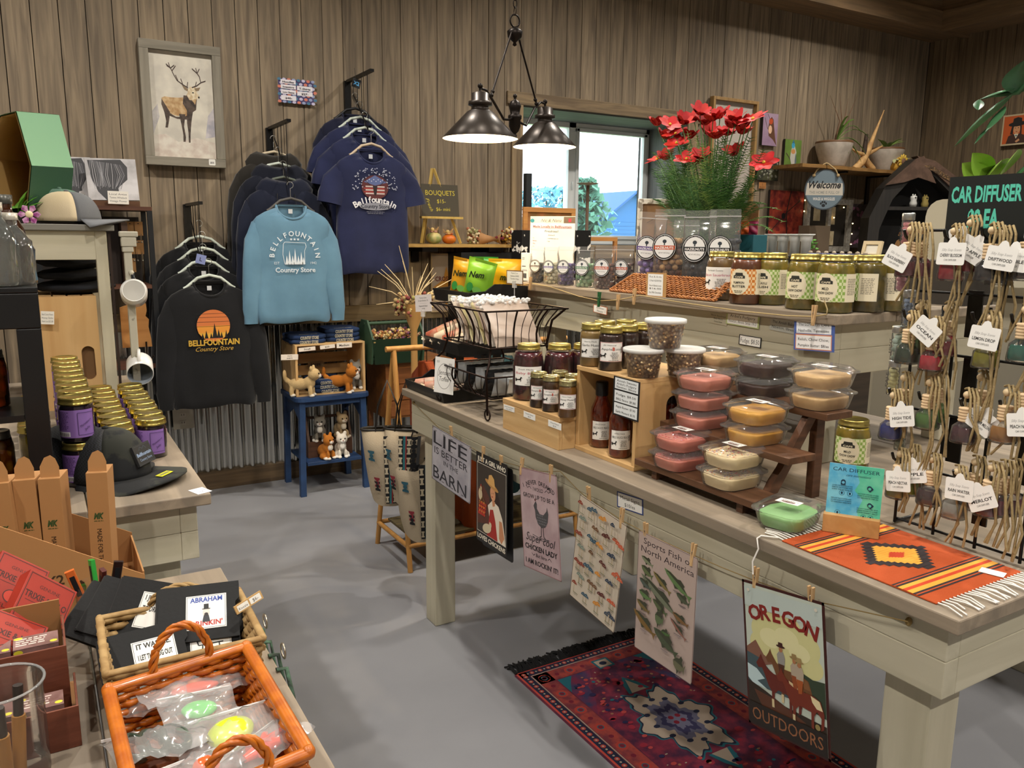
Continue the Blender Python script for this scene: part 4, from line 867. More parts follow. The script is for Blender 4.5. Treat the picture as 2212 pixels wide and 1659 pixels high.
# orange sachets pinned at the shelf's left end
b = MB(); b.T = FX(1.685,P(1125,640,x=1.685).y,0); zz = P(1130,652,x=1.685).z; b.box(.0,.038,zz,zz+.055,-.003,.003,film('#f0b8a0',.45,.3)); b.box(.003,.035,zz+.003,zz+.04,-.002,.002,M('#e0603a',.6,0,'voro','#f0a080',sc=10)); tag(b.build('candle_sachet'),'small clear sachet of orange pieces pinned at the left end of the shelf twine','sachet')
# ------------------------------------------------------------------ goods on the raised shelf
def nutbag(label,px,py,x,w,h,cols,band,rz=math.radians(-58),z=UZ,seed=0,br=.0085,n=70,lean=0,group='bags of coated hazelnuts'):
 y = yat(px,py,x); t = thing('hazelnut_bag',label,'bag',(x,y,z+.0005),rz,group); t.rotation_euler = (0,lean,rz)
 r = random.Random(seed); d = w*.55; hf = h*.62; c = MB(); ms = [M(q,.3,coat=.6) for q in cols]
 pts = []
 for zz in range(int(hf/(br*1.7))):
  for xx in range(int(w*.86/(br*1.9))):
   for yy in (0,1,2):
    k = math.sin(pi*min(1,(xx+.5)/max(1,int(w*.86/(br*1.9)))))**.5
    pts.append((-w*.43+br+(xx+.5*(zz % 2))*br*1.9+r.uniform(-.001,.001),-d*.40*k+yy*br*1.9+.004,br+zz*br*1.7+r.uniform(-.001,.001)))
 for p in pts:
  if abs(p[0]) < w*.46: q = br*r.uniform(.85,1.1); c.sph(p,(q,q,q*.95),r.choice(ms),9,6)
 c.build('hazelnuts',t)
 b = MB(); PL = film('#ffffff',.07,.08,g=.8); rs = []
 for v,ww,dd in ((0,.8,.9),(.03,.98,1),(.3,1,1.02),(.6,1,.9),(.8,1.02,.35),(.88,1.04,.06),(1,1.06,.03)): rs.append([(x_*ww*1.0+.002*math.sin(11*v+i),y_*dd,v*h) for i,(x_,y_) in enumerate(srect(w,d,d*.3,4))])
 b.rings(rs,PL,cap=False); b.box(-w*.53,w*.53,-.0016,.0016,h*.9,h*.915,film('#ffffff',.35)); b.build('bag_body',t)
 e = MB(); R_ = w*.42; A = Art(2*R_,2*R_*1.08,rough=.3); K = '#15191a'
 A.disc(R_,R_,R_,R_*1.06,K,28); A.disc(R_,R_,R_*.93,R_,'#eef0f0',28); A.disc(R_,R_,R_*.9,R_*.96,K,28); A.disc(R_,R_,R_*.8,R_*.86,'#f2f3f3',28)
 A.arc('PACIFIC HAZELNUTS',R_,R_,R_*.87,R_*.13,'#f2f3f3',2.2); A.disc(R_,R_*1.45,R_*.17,R_*.15,'#39424a',10); A.rect(R_*.95,R_*1.15,R_*.1,R_*.25,'#39424a')
 A.polys([[(R_*(1-.85),R_*.8),(R_*(1+.85),R_*.8),(R_*(1+.86),R_*1.12),(R_*(1-.86),R_*1.12)]],band); A.text('HAZELNUTS',R_,R_*.86,R_*.26,'#f7f7f7',fit=R_*1.5,bold=.03); A.text('NET WT. 8OZ (226 g)',R_,R_*.5,R_*.13,'#333333',fit=R_*.9)
 A.put(e,frame((-R_*1.15,-d*.56-.002,h*.30),(1,0,0),(0,.03,1))); e.build('label',t); return t
nutbag('small bag of black-coated hazelnuts at the left end of the shelf row',1161,600,1.775,.058,.145,['#2a2a34','#34343e'],'#15191a',seed=1,br=.0078)
nutbag('small bag of cream white hazelnuts beside the black ones',1190,605,1.775,.058,.145,['#f0ecd0','#e4dfbc'],'#3a3f9a',seed=2,br=.0082)
nutbag('small bag of violet hazelnuts with a purple label band',1222,606,1.775,.062,.148,['#7a68aa','#64548c'],'#4a3a8a',seed=3,br=.0082)
nutbag('small bag of green hazelnuts with a green label band',1263,610,1.775,.068,.150,['#b0d0aa','#8cba8c','#72a87e'],'#2f7a4a',seed=4,br=.0085)
nutbag('small bag of brown hazelnuts with an orange label band next to the wicker tray',1306,614,1.775,.074,.155,['#7a4c3c','#8f5c48','#603c30'],'#c9562a',seed=5,br=.0076)
nutbag('brown hazelnut bag with an orange band half behind its neighbour',1347,600,1.845,.07,.155,['#5a3428','#6f4434','#482a22'],'#c9562a',seed=6,br=.0068)
# wicker tray
WK = M('#b06f32',.5,0,'noise','#8a4f20',sc=6); WKD = M('#7a431c',.6)
wy1,wy0 = yat(1318,620,1.715),yat(1545,645,1.715)
wt = thing('wicker_tray','honey brown wicker tray with a sloping front holding large hazelnut bags','tray',(1.715,wy0,UZ))
L_ = wy1-wy0; prof = [(0,.004),(.075,.058)]
b = MB(); nst = int(L_/.0105)
for r_ in range(9):
 pts = []; u = (r_+.5)/9; cx_,cz_ = .004+u*.072,.006+u*.05
 for i in range(nst*2+1): s_ = i/(nst*2)*L_; k = (1 if (i//2+r_) % 2 else -1)*.0016; ins = .035*u; pts.append((cx_-k*.6,min(max(s_,ins*.0),L_-ins*.9),cz_+k))
 b.tube(pts,.0028,WK,5)
b.build('woven_front',wt)
b = MB()
for i in range(nst): s_ = (i+.5)/nst*L_; b.tube([(.006,s_,.0025),(.075,s_,.055)],.0014,WKD,4)
b.build('stakes',wt)
def braid(b,pts,r,m,turns=40,n=5):
 pts = [Vector(p) for p in pts]; tot = sum((q-p).length for p,q in zip(pts,pts[1:]))
 for ph in (0,2*pi/3,4*pi/3):
  out = []; acc = 0; steps = max(8,int(tot/(r*1.1)))
  for i in range(steps+1):
   d_ = tot*i/steps; a_ = 0
   for p,q in zip(pts,pts[1:]):
    l_ = (q-p).length
    if a_+l_ >= d_-1e-9: c = p.lerp(q,(d_-a_)/l_ if l_ else 0); dr = (q-p).normalized(); break
    a_ += l_
   u = dr.orthogonal().normalized() if abs(dr.z) < .9 else Vector((1,0,0)); up = Vector((0,0,1)) if abs(dr.z) < .9 else Vector((0,1,0)); s1 = dr.cross(up).normalized(); s2 = dr.cross(s1)
   a = ph+d_/(r*5.5)*2*pi/1.6; out.append(c+s1*math.cos(a)*r*.6+s2*math.sin(a)*r*.6)
  b.tube(out,r*.55,m,n)
b = MB(); braid(b,[(.0,0,.006),(.0,L_,.006)],.005,WK); braid(b,[(.078,.03,.06),(.078,L_-.032,.06)],.005,WK); braid(b,[(.0,0,.006),(.078,.03,.06)],.005,WK); braid(b,[(.0,L_,.006),(.078,L_-.032,.06)],.005,WK); b.build('braided_rim',wt)
b = MB(); b.box(.08,.26,.03,L_-.03,0,.005,WK); b.box(.255,.26,.03,L_-.03,.005,.06,WK); b.box(.08,.255,.026,.03,.0,.06,WK); b.box(.08,.255,L_-.032,L_-.028,.0,.06,WK); b.build('woven_box',wt)
BZ = UZ+.04
nutbag('large bag of violet hazelnuts at the left of the wicker tray',1400,575,1.865,.095,.232,['#9480bc','#7c68a4'],'#5a3f8c',z=BZ,seed=11,br=.012,lean=.06)
nutbag('large bag of mixed brown and tan hazelnuts with an orange band',1443,575,1.865,.10,.24,['#dcb27a','#6a4a3e','#7c5848','#c89a60'],'#c9562a',z=BZ,seed=12,br=.0105)
nutbag('mixed hazelnut bag tucked between the tan and black bags',1480,560,1.93,.085,.205,['#5a3a30','#9a7a58'],'#c9562a',z=BZ,seed=13,br=.01)
nutbag('large bag of black hazelnuts left of the two black bags in the tray',1508,575,1.865,.10,.232,['#3c3f46','#303238'],'#15191a',z=BZ,seed=14,br=.0115)
nutbag('large bag of black hazelnuts at the right, behind the sauerkraut jar',1562,560,1.90,.095,.235,['#40444c','#34383f'],'#15191a',z=BZ,seed=15,br=.0105)
def d_can(A): A.rect(A.w*.08,A.h*.06,A.w*.76,A.h*.88,'#eef1f4'); [A.text(t_,A.w*.46,A.h*y,A.h*.1,'#222222',fit=A.w*.6) for t_,y in (('Rus & Ardo',.8),('12 Pack ASSORTED',.64),('Nuts & Buttercreme',.44),('$16.00',.32),('8oz Milk Chocolate',.16))]
card('price_card','tilted kraft-edged card leaning on the wicker tray front','card',(1397,588),(1440,590),(1377,630),'#b98f5a',d_can,x=1.706)
# acrylic shop sign
def d_fresh(A):
 w,h = A.w,A.h; A.rect(0,h*.88,w,h*.12,'#d6d2cb'); A.text('Nic & Nana',w*.48,h*.9,h*.075,'#555555',shear=.4,fit=w*.46); A.rect(w*.76,h*.88,w*.24,h*.11,'#6a5a4a'); A.rect(w*.86,h*.9,w*.06,h*.06,'#a8354a'); A.disc(w*.05,h*.92,w*.05,h*.035,'#3a8a9a')
 A.text('Made Locally in Bellfountain',w*.5,h*.80,h*.055,'#8a4a55',fit=w*.86,bold=.02); A.rect(w*.07,h*.79,w*.86,h*.005,'#8a4a55'); A.text('Freshies!',w*.5,h*.72,h*.05,'#5a6a72',fit=w*.3,bold=.02); A.text('all treatments $8',w*.5,h*.66,h*.03,'#666666')
 for i,(a,c) in enumerate((('Car','Locker lockers, work, Gym'),('Bathroom','Closet'),('Office',''),('Cat',''))): A.text('- '+a,w*.06,h*(.60-.05*i),h*.032,'#b5555f','l'); A.text(('- '+c) if c else '',w*.4,h*(.60-.05*i),h*.032,'#5a5a66','l')
card('shop_sign','white acrylic sign Made Locally in Bellfountain Freshies! behind the small bags','sign',(1146,467),(1243,467),(1146,585),'#e4e4e6',d_fresh,x=1.84)
def simple_box(name,label,cat,x0,x1,y0,y1,z0,z1,mat,bevel=.001,group=None,extra=None):
 t = thing(name,label,cat,(x0,y0,z0),0,group); b = MB(); b.box(0,x1-x0,0,y1-y0,0,z1-z0,mat); b.build('body',t,bevel=bevel)
 if extra: extra(t)
 return t
COW = M('#141415',.4,0,'noise','#e8e6e0',sc=1.2,p0=.56,p1=.58)
def bcode(t): A = Art(.05,.11); A.rect(.004,.06,.03,.003,'#333333'); A.scribble(.006,.095,.02,2,.006,'#888888'); [A.rect(.012+.0025*i,.012,.0012+.0006*(i % 2),.02,'#222222') for i in range(12)]; A.text('4.99 TOTAL',.027,.042,.008,'#222222'); p = MB(); A.put(p,FX(-.0003,.055,0)); p.build('print',t)
ty = yat(1133,600,1.80); simple_box('paper_packet','white paper packet with a barcode at the left end of the raised shelf','packet',1.80,1.82,ty-.03,ty+.03,UZ+.0003,UZ+.118,WHITE,extra=bcode)
# distressed white frame seen from the back
FR_ = M('#d8d6d0',.7,0,'noise','#8d8880',sc=3,p0=.55,p1=.6)
p0 = P(1372,580,x=2.20); u_ = Vector((.8,-.6,0)); F = frame((p0.x,p0.y,UZ),(.8,-.6,-.0),(-.06,-.10,1)); w_,h_ = .20,P(1362,430,x=2.2).z-UZ
t = thing('framed_picture','distressed white picture frame leaning with its brown back showing, by the window','frame',(p0.x,p0.y,UZ)); b = MB(); b.T = Matrix.Translation(-t.location) @ F
for q in ((0,w_,0,.02),(0,w_,h_-.02,h_),(0,.02,.02,h_-.02),(w_-.02,w_,.02,h_-.02)): b.box(q[0],q[1],q[2],q[3],-.009,.009,FR_)
b.build('rim',t,bevel=.001); b = MB(); b.T = Matrix.Translation(-t.location) @ F; b.box(.02,w_-.02,.02,h_-.02,-.003,.001,M('#8a6a4c',.8)); b.tube([(w_*.2,h_*.72,.004),(w_*.5,h_*.82,.008),(w_*.8,h_*.72,.004)],.001,IRON,5); b.build('back_board',t)
# red flower pot plant
fp = P(1530,560,x=2.12); pt = thing('flower_pot','potted red cosmos flowers with feathery green foliage on the raised shelf','plant',(2.10,fp.y,UZ+.0003))
b = MB(); b.lathe([(0,0),(.05,0),(.068,.09),(.072,.1),(.066,.1),(.06,.09),(0,.088)],M('#16352a',.4),28,cap=False); b.build('pot',pt)
FGm = [M(c,.6) for c in ('#3f6b32','#567f3c','#2f5628','#7d9a4c')]; rr = random.Random(11)
ft = MB(); fo = pt.location
def frond(base,tip,bend,n=26,leaf=.02,col=0):
 base,tip = Vector(base),Vector(tip); mid = (base+tip)/2+Vector(bend); pts = [base*(1-u)**2+mid*2*u*(1-u)+tip*u*u for u in [i/n for i in range(n+1)]]
 ft.tube(pts[::3]+[pts[-1]],.0011,FGm[col],4)
 for i in range(2,n+1):
  d = (pts[i]-pts[i-1]).normalized(); s_ = d.cross(Vector((rr.uniform(-.3,.3),rr.uniform(-.3,.3),1))).normalized(); L = leaf*(1-.6*abs(i/n-.45))
  for sg in (-1,1): e_ = pts[i]+s_*sg*L+d*L*.4; w2 = d*.0019; ft.add([pts[i]-w2,pts[i]+w2,e_],[(0,1,2)],FGm[rr.choice((col,col,1))]); ft.add([pts[i]+d.orthogonal()*.0011,pts[i]-d.orthogonal()*.0011,e_],[(0,1,2)],FGm[col])
def towards(px,py,x): return P(px,py,x=x)-fo
for i in range(130):
 a = rr.random()*2*pi; R = rr.random()**.5; px = 1527+125*R*math.cos(a)*(1 if rr.random() < .8 else .6); py = 440-rr.random()**1.3*150; frond((.085*math.cos(a)*R,.085*math.sin(a)*R,.10+.04*R),towards(px,py,2.10+.12*math.sin(a)*R),(0,0,.05),34,.028+.018*rr.random(),rr.choice((0,0,1,2,3)))
for px,py in ((1690,478),(1680,452),(1668,500),(1650,440),(1412,330),(1440,420)): frond((0,-.02,.09),towards(px,py,2.08),(-.02,-.03 if px > 1500 else .03,.14),34,.024,1)
for px,py in ((1485,285),(1505,290)): frond((0,0,.2),towards(px,py,2.12),(0,0,.03),34,.022,3)
ft.build('feathery_foliage',pt)
RED = M('#a80c14',.6,0,'noise','#c81a1e',sc=3); REDO = M('#b81c10',.6,0,'noise','#d02c1a',sc=3); YEL = M('#d8b83a',.6)
FL = [(1418,272,0),(1447,270,1),(1500,262,0),(1512,248,0),(1555,256,0),(1590,262,0),(1627,258,1),(1435,300,0),(1462,310,1),(1490,300,0),(1530,290,0),(1568,293,2),(1600,290,0),(1420,345,1),(1438,345,0),(1483,345,1),(1516,343,0),(1588,335,0),(1650,352,1),(1540,262,0),(1473,268,0),(1575,275,0),(1545,300,2),(1610,275,0),(1460,290,1),(1520,270,0),(1503,355,1)]
for i,(px,py,k) in enumerate(FL):
 c = towards(px,py,2.05+.13*rr.random()); st_ = MB(); bx_,by_ = rr.uniform(-.03,.03),rr.uniform(-.03,.03)
 st_.tube([(bx_,by_,.09),((bx_+c.x)/2+.01,(by_+c.y)/2,.09+(c.z-.09)*.55),c],.0017,FGm[0],5)
 fl = MB(); ax = Vector((rr.uniform(-.9,.1),rr.uniform(-.9,.1),1.0)).normalized(); fl.T = Matrix.Translation(c) @ ax.to_track_quat('Z','Y').to_matrix().to_4x4(); np_ = 7 if k != 2 else 9; op = (.25,.8,.45)[k]
 for j in range(np_):
  a = 2*pi*j/np_+rr.uniform(-.15,.15); L = .044+.010*rr.random(); u = Vector((math.cos(a),math.sin(a),0)); s_ = Vector((-u.y,u.x,0)); o_ = op+rr.uniform(-.15,.15)
  f_ = lambda q,v: u*(.003+L*q*math.sin(.5+o_))+Vector((0,0,L*q*math.cos(.5+o_)-.004*q*q))+s_*(v-.5)*.036*math.sin(pi*min(1,.18+.74*q))+Vector((0,0,.003*abs(v-.5)))
  fl.grid(lambda q,v: f_(v,q),3,5,(RED if (i+j) % 4 else REDO))
 fl.sph((0,0,.004),(.006,.006,.005),YEL,8,5); o = st_.build('stem',pt); fl.build('bloom',o)
# dog treat box
def d_bark(A):
 w,h = A.w,A.h; A.poly([(0,0),(w,0),(w,h*.8)]+[(w/2+w/2*math.cos(a),h*.8+h*.2*math.sin(a)) for a in [pi*i/14 for i in range(1,14)]]+[(0,h*.8)],'#c0946a'); A.disc(w*.28,h*.88,w*.07,h*.035,'#7a2f3a'); A.disc(w*.55,h*.72,w*.12,h*.09,'#a98258',12); A.line([(w*.47,h*.68),(w*.5,h*.6),(w*.56,h*.6),(w*.6,h*.68)],.001,'#4a3a2a'); A.text("WHAT'S BARKING",w*.5,h*.48,h*.09,'#2a211a',fit=w*.9,bold=.04); A.text('TREATS AND CHEWS',w*.5,h*.42,h*.04,'#2a211a')
 A.rect(0,0,w,h*.36,'#8c1f4a')
p = P(1617,520,x=2.25); F,W,H = corner_frame((1597,437),(1640,437),(1597,528),x=2.22); a = P(1597,437,x=2.22)
t = thing('treat_display',"kraft display card reading WHAT'S BARKING with orange treat pouches",'display',(2.22,a.y-W/2,UZ)); A = Art(W,H); d_bark(A); b = MB(); b.T = T(0,W/2,a.z-H-UZ); b.T = b.T @ FX(0,0,0); A.put(b,Matrix()); b.box(0,W,0,H*.8,-.003,0,M('#c0946a',.7)); b.build('header_card',t)
b = MB(); b.box(-.05,.02,-W/2-.03,W/2+.02,0,a.z-H-UZ+.035,M('#1d5a66',.6)); b.build('base_box',t,bevel=.002)
for j,yy in enumerate((-W/2+.004,-W/2+.036,-W/2-.03)):
 b = MB(); b.T = T(-.04,yy+.012,a.z-H-UZ+.036) @ Rz(math.radians(-70)); pillow(b,.034,.045,.012,M('#d8602a' if j < 2 else '#8c1f4a',.4),seed=j); b.build('treat_pouch',t)
# hidden ledge behind the relish row and the small goods on it
lz = 1.497; LB = simple_box('display_ledge','low dark ledge behind the relish jars carrying white cups and small packets','ledge',2.28,2.43,1.32,2.30,UZ+.0003,lz,M('#2a2520',.6))
CUP = M('#eef1f0',.3,alpha=.9)
c0 = None
for i,px in enumerate((1669,1692,1718,1742)):
 y = yat(px,515,2.34)
 if c0 is None:
  c0 = thing('white_cup','','cup',(2.34,y,lz+.0005),0,'flanged white plastic cups'); b = MB(); b.lathe([(.0,0),(.016,0),(.017,.05),(.02,.052),(.021,.07)],CUP,20,cap=False); b.build('cup_body',c0); b = MB(); b.lathe([(.021,.068),(.029,.073),(.029,.076),(0,.076)],CUP,20,cap=False); b.build('flange',c0); o = c0
 else: o = dup(c0,(2.34,y,lz+.0005))
 o['label'] = ['leftmost flanged white cup behind the relish jars','second flanged white cup from the left behind the jars','third flanged white cup from the left behind the jars','rightmost flanged white cup, next to the small green plant'][i]
c0 = None
for i in range(8):
 px = 1752+i*17; y = yat(px,530,2.31)
 if c0 is None: b = MB(); b.box(-.009,.009,-.0095,.0095,0,.012,M('#5a6296',.4)); b.box(-.0094,-.009,-.008,.008,.002,.010,WHITE); b.sph((0,0,.014),(.007,.008,.006),M('#b8a890',.5),8,5); c0 = b.build('sample_box',bevel=.0005); o = c0; o['category'] = 'box'; o['group'] = 'row of tiny violet sample boxes'
 else: o = dup(c0)
 o.location = (2.31,y,lz+.0005); o['label'] = 'tiny violet sample box, %s from the left behind the relish lids' % ['first','second','third','fourth','fifth','sixth','seventh','eighth'][i]
sp = thing('small_plant','tiny bright green plant beside the white cups','plant',(2.40,yat(1750,515,2.40),lz+.0005)); b = MB(); b.cyl(.014,0,.02,M('#6a4a34',.7),n=14); b.build('pot',sp); b = MB()
for i in range(40): a,q = rr.random()*6.28,rr.random(); b.T = T(.025*q*math.cos(a),.03*q*math.sin(a),.022+.035*rr.random()) @ Rz(a) @ Rx(rr.random()); b.sph((0,0,0),(.007,.005,.0015),M('#5a9a34',.5),6,4)
b.build('leaves',sp)
pf = thing('photo_holder','small pale wooden frame leaning behind the last relish jars','frame',(2.42,yat(1902,530,2.42),lz+.0005)); b = MB(); b.T = frame((0,.07,0),(0,-1,0),(.25,0,1))
for q in ((0,.07,0,.012),(0,.07,.043,.055),(0,.012,.012,.043),(.058,.07,.012,.043)): b.box(*q,-.005,.005,M('#d8c49c',.6))
b.build('rim',pf); b = MB(); b.T = frame((0,.07,0),(0,-1,0),(.25,0,1)); b.box(.012,.058,.012,.043,-.002,0,M('#e8e2d2',.6)); b.build('insert',pf)
# big cosmos tray items behind: bulk clear bags hanging under the shelf
for i,(px,py,ww,hh) in enumerate(((1240,760,.09,.10),(1270,770,.1,.11),(1215,770,.08,.09))):
 x = 1.80; p = P(px,py,x=x); b = MB(); pillow(b,ww,hh,.05,film('#f4f6f8',.5,.15),seed=30+i,crinkle=.006); o = b.build('clear_bag'); o.location = (x+.03*i,p.y,TZ+.002); o.rotation_euler = (0,0,math.radians(-60)); tag(o,'crinkled clear plastic bag under the raised shelf, %s of three' % ['middle','right','left'][i],'bag','clear bags under the raised shelf')
# ------------------------------------------------------------------ orange runner, care card, wire grid with hanging diffusers
ya,yb = 1.03,.708; W_,H_ = ya-yb,.262; A = Art(W_,H_,rough=.9); OR = '#b04a1a'; BK = '#2c2224'; YE = '#e0a03a'; RD = '#c2401e'
for u0 in (.030,W_-.082):
 A.rect(u0,0,.052,H_,BK); A.rect(u0+.004,0,.003,H_,OR); A.rect(u0+.012,0,.028,H_,YE); A.rect(u0+.021,0,.008,H_,RD); A.rect(u0+.045,0,.003,H_,OR)
cx_,cy_ = W_*.5,H_*.5
def dia(k,col,st=6):
 L = []
 for i in range(-st,st+1):
  ww = .086*k*(1-abs(i)/(st+1)); hh = .0085*k*1.35; L.append((cx_-hh*.5+i*hh*.95-.0,cy_-ww,hh,ww*2))
 A.rects(L,col)
dia(1,BK,6); dia(.68,YE,6); dia(.28,RD,4)
ru = thing('woven_runner','orange woven runner with black and yellow stripes and a stepped diamond','runner',(1.24,yb,TZ+.0003)); RM = M('#b04a1a',.95,0,'fine',bump=.8,sc=6)
b = MB(); b.box(0,H_,0,W_,0,.003,RM); b.build('cloth',ru,bevel=.001)
p = MB(); A.put(p,frame((0,W_,.0031),(0,-1,0),(1,0,0))); p.build('pattern',ru)
fr_ = MB(); FW = M('#e4e0da',.9); r = random.Random(4)
for end,y0_,sg in ((0,0,-1),(1,W_,1)):
 for i in range(24):
  x = H_*(i+.5)/24; L = .045+.02*r.random(); dx = r.uniform(-.018,.008); pts = [(x,y0_,.002),(x+dx*.4,y0_+sg*L*.5,.0045),(x+dx,y0_+sg*L,.0022)]
  if end == 0: pts = [(x,y0_,.002),(x+dx*.4,y0_-L*.45,.005),(x+dx,y0_-L*.8,.003)] if y0_+yb-L > .66 else [(x,y0_,.002),(x+dx*.3,y0_-L*.4,.005),(x+dx,max(y0_-L,-.05),.003)]
  if end == 1 and i > 3: pts = pts[:2]
  fr_.tube(pts,.0016,FW,5)
fr_.tube([(.002,W_+.01,.004),(-.02,W_+.035,.004),(-.029,W_+.037,.0),(-.031,W_+.03,-.02),(-.034,W_+.04,-.05),(-.036,W_+.035,-.075)],.0018,FW,5)
fr_.build('fringe',ru)
s_ = MB(); s_.T = frame((.20,.0,.0042),(.3,-1,0),(1,.3,0)); s_.box(-.04,.0,0,.026,0,.0006,WHITE); s_.build('paper_tag',ru)
# care instructions card in its wooden foot
q0,q1 = P(1775,1147,z=TZ+.0038),P(1895,1166,z=TZ+.0038); u_ = (q1-q0); w_ = u_.length*1.02; nn = u_.normalized().cross(Vector((0,0,1)))
t = thing('care_card','blue-green Car Diffuser care instructions card standing in a wooden block','card',q0); b = MB(); b.T = frame((0,0,0),u_,(0,0,1)); b.box(0,w_,0,.038,-.022,.0,M('#c69a62',.5,0,'wood','#b48650',ax='x',sc=.8)); b.build('wooden_foot',t,bevel=.0012)
h_ = .142; tl = (1787,988); F = frame((0,0,0),u_,Vector((0,0,1))-nn*.12); b = MB(); b.T = F @ T(.003,.028,-.010); b.box(0,w_*.96,0,h_-.028,-.0015,0,M('#e8f2f4',.4)); b.build('board',t)
cw,chh = w_*.96,h_-.028; A = Art(cw,chh,rough=.35); A._add([(0,0),(cw,0),(cw,chh),(0,chh)],[(0,1,2,3)],M('#4aa5d0',.35,0,'noise','#7cc6dc',sc=3)); A._add([(cw*.62,0),(cw,0),(cw,chh),(cw*.48,chh),(cw*.58,chh*.7),(cw*.5,chh*.55),(cw*.66,chh*.4),(cw*.58,chh*.2)],[(0,1,2,3,4,5,6,7)],M('#4cb89a',.35,0,'noise','#6cc8a8',sc=3))
K = '#16324a'; A.text('CAR DIFFUSER',cw*.5,chh*.87,.0105,K,fit=cw*.86); A.text('care instructions',cw*.55,chh*.79,.007,K,fit=cw*.45,shear=.5)
for x_,y_ in ((.27,.48),(.42,.48),(.22,.12),(.7,.1),(.83,.1)): A.disc(cw*x_,chh*y_,.0052,.0052,K,16); A.disc(cw*x_,chh*y_,.0046,.0046,'#62b0d0' if x_ < .5 else '#55b8a0',16); A.disc(cw*x_,chh*y_,.002,.0028,K,8)
for x_,y_,a_ in ((.28,.68,0),(.77,.62,.8),(.8,.32,.9)): A.polys([[(cw*x_+u*math.cos(a_)-v*math.sin(a_),chh*y_+u*math.sin(a_)+v*math.cos(a_)) for u,v in q] for q in ([(-.0045,-.006),(.0045,-.006),(.0045,.002),(.002,.005),(-.002,.005),(-.0045,.002)],)],K); A.disc(cw*x_,chh*y_-.001,.003,.003,'#62b0d0' if x_ < .5 else '#55b8a0',8)
for x_,y_,tx in ((.27,.60,'LOOSEN THE WOODEN LID AND'),(.27,.565,'REMOVE THE STOPPER THEN'),(.27,.53,'SCREW THE LID BACK ON'),(.75,.50,'TILT YOUR DIFFUSER UP AND'),(.75,.465,'DOWN TO ALLOW FRAGRANCE'),(.75,.43,'TO ABSORB IN THE LID'),(.27,.37,'REPLACE THE STOPPER AND'),(.27,.335,'LID AND HANG OUT OF REACH'),(.27,.30,'OF CHILDREN AND PETS'),(.76,.24,'DO NOT SHAKE OR TIP IT'),(.76,.205,'UPSIDE DOWN TO AVOID'),(.76,.17,'UNNECESSARY SPILLS')): A.text(tx,cw*x_,chh*y_,.003,K,fit=cw*.38,bold=.02)
p = MB(); A.put(p,F @ T(.003,.028,-.010)); p.build('print',t)
# black wire grid
GX = 1.535; g0,g1 = .66,.985; gt = thing('wire_grid','black wire grid panel at the near end of the long table hung with car diffusers','rack',(GX,g0,TZ)); GB = M('#0e0f10',.35,.3)
b = MB(); zz1 = 1.575-TZ; G1 = g1-g0
for yy in (G1,G1-.085,G1-.17,G1-.255,G1-.32): b.tube([(0,yy,.004),(0,yy,zz1)],.0032,GB,8)
b.build('upright_wires',gt); b = MB()
for k in range(6): z_ = .012+k*(zz1-.014)/5; b.tube([(.004,0,z_),(.004,G1+.004,z_)],.0028,GB,8)
b.build('cross_wires',gt)
b = MB()
for yy,z_ in ((G1-.115,.46),(G1-.215,.45),(G1-.12,.335),(G1-.105,.21),(G1-.24,.20),(G1-.17,.10)): b = MB(); b.box(.005,.009,yy-.014,yy+.014,z_-.05,z_+.04,GB); b.build('clip_plate',gt)
b = MB(); b.tube([(.0,G1,.006),(.12,G1,.006)],.004,GB,6); b.tube([(.0,.02,.006),(.12,.02,.006)],.004,GB,6); b.build('feet',gt)
HK = [(1960,512),(2050,512),(2130,508),(1962,684),(2008,684),(2110,690),(2195,695),(1925,850),(1995,860),(2085,875),(2170,880),(1938,990),(2003,1022),(2070,1028),(2150,1042)]
hk0 = None
for i,(px,py) in enumerate(HK):
 p = P(px,py,x=GX-.045); y = min(max(p.y,g0+.005),g1)
 if hk0 is None: b = MB(); b.tube([(.043,0,.02),(.04,0,-.004),(.0,0,-.006),(-.012,0,.002),(-.018,0,.014)],.003,GB,8); hk0 = b.build('display_hook',gt); o = hk0
 else: o = hk0.copy(); COL.objects.link(o)
 o.location = (-.045,y-g0,p.z-TZ)
CORD = M('#a08c64',.9,0,'fine',bump=.8,sc=4); BEAD = M('#dcc49c',.5); CAPW_ = M('#dcbf98',.55)
def tagart(A,name):
 w,h = A.w,A.h; A.text('Silky Soap Scents',w*.5,h*.62,h*.16,'#9a9a9a',fit=w*.7,shear=.4); A.text(name,w*.5,h*.36,h*.2,'#222222',fit=w*.78,bold=.02); A.text('CAR DIFFUSER',w*.5,h*.18,h*.12,'#444444',fit=w*.45)
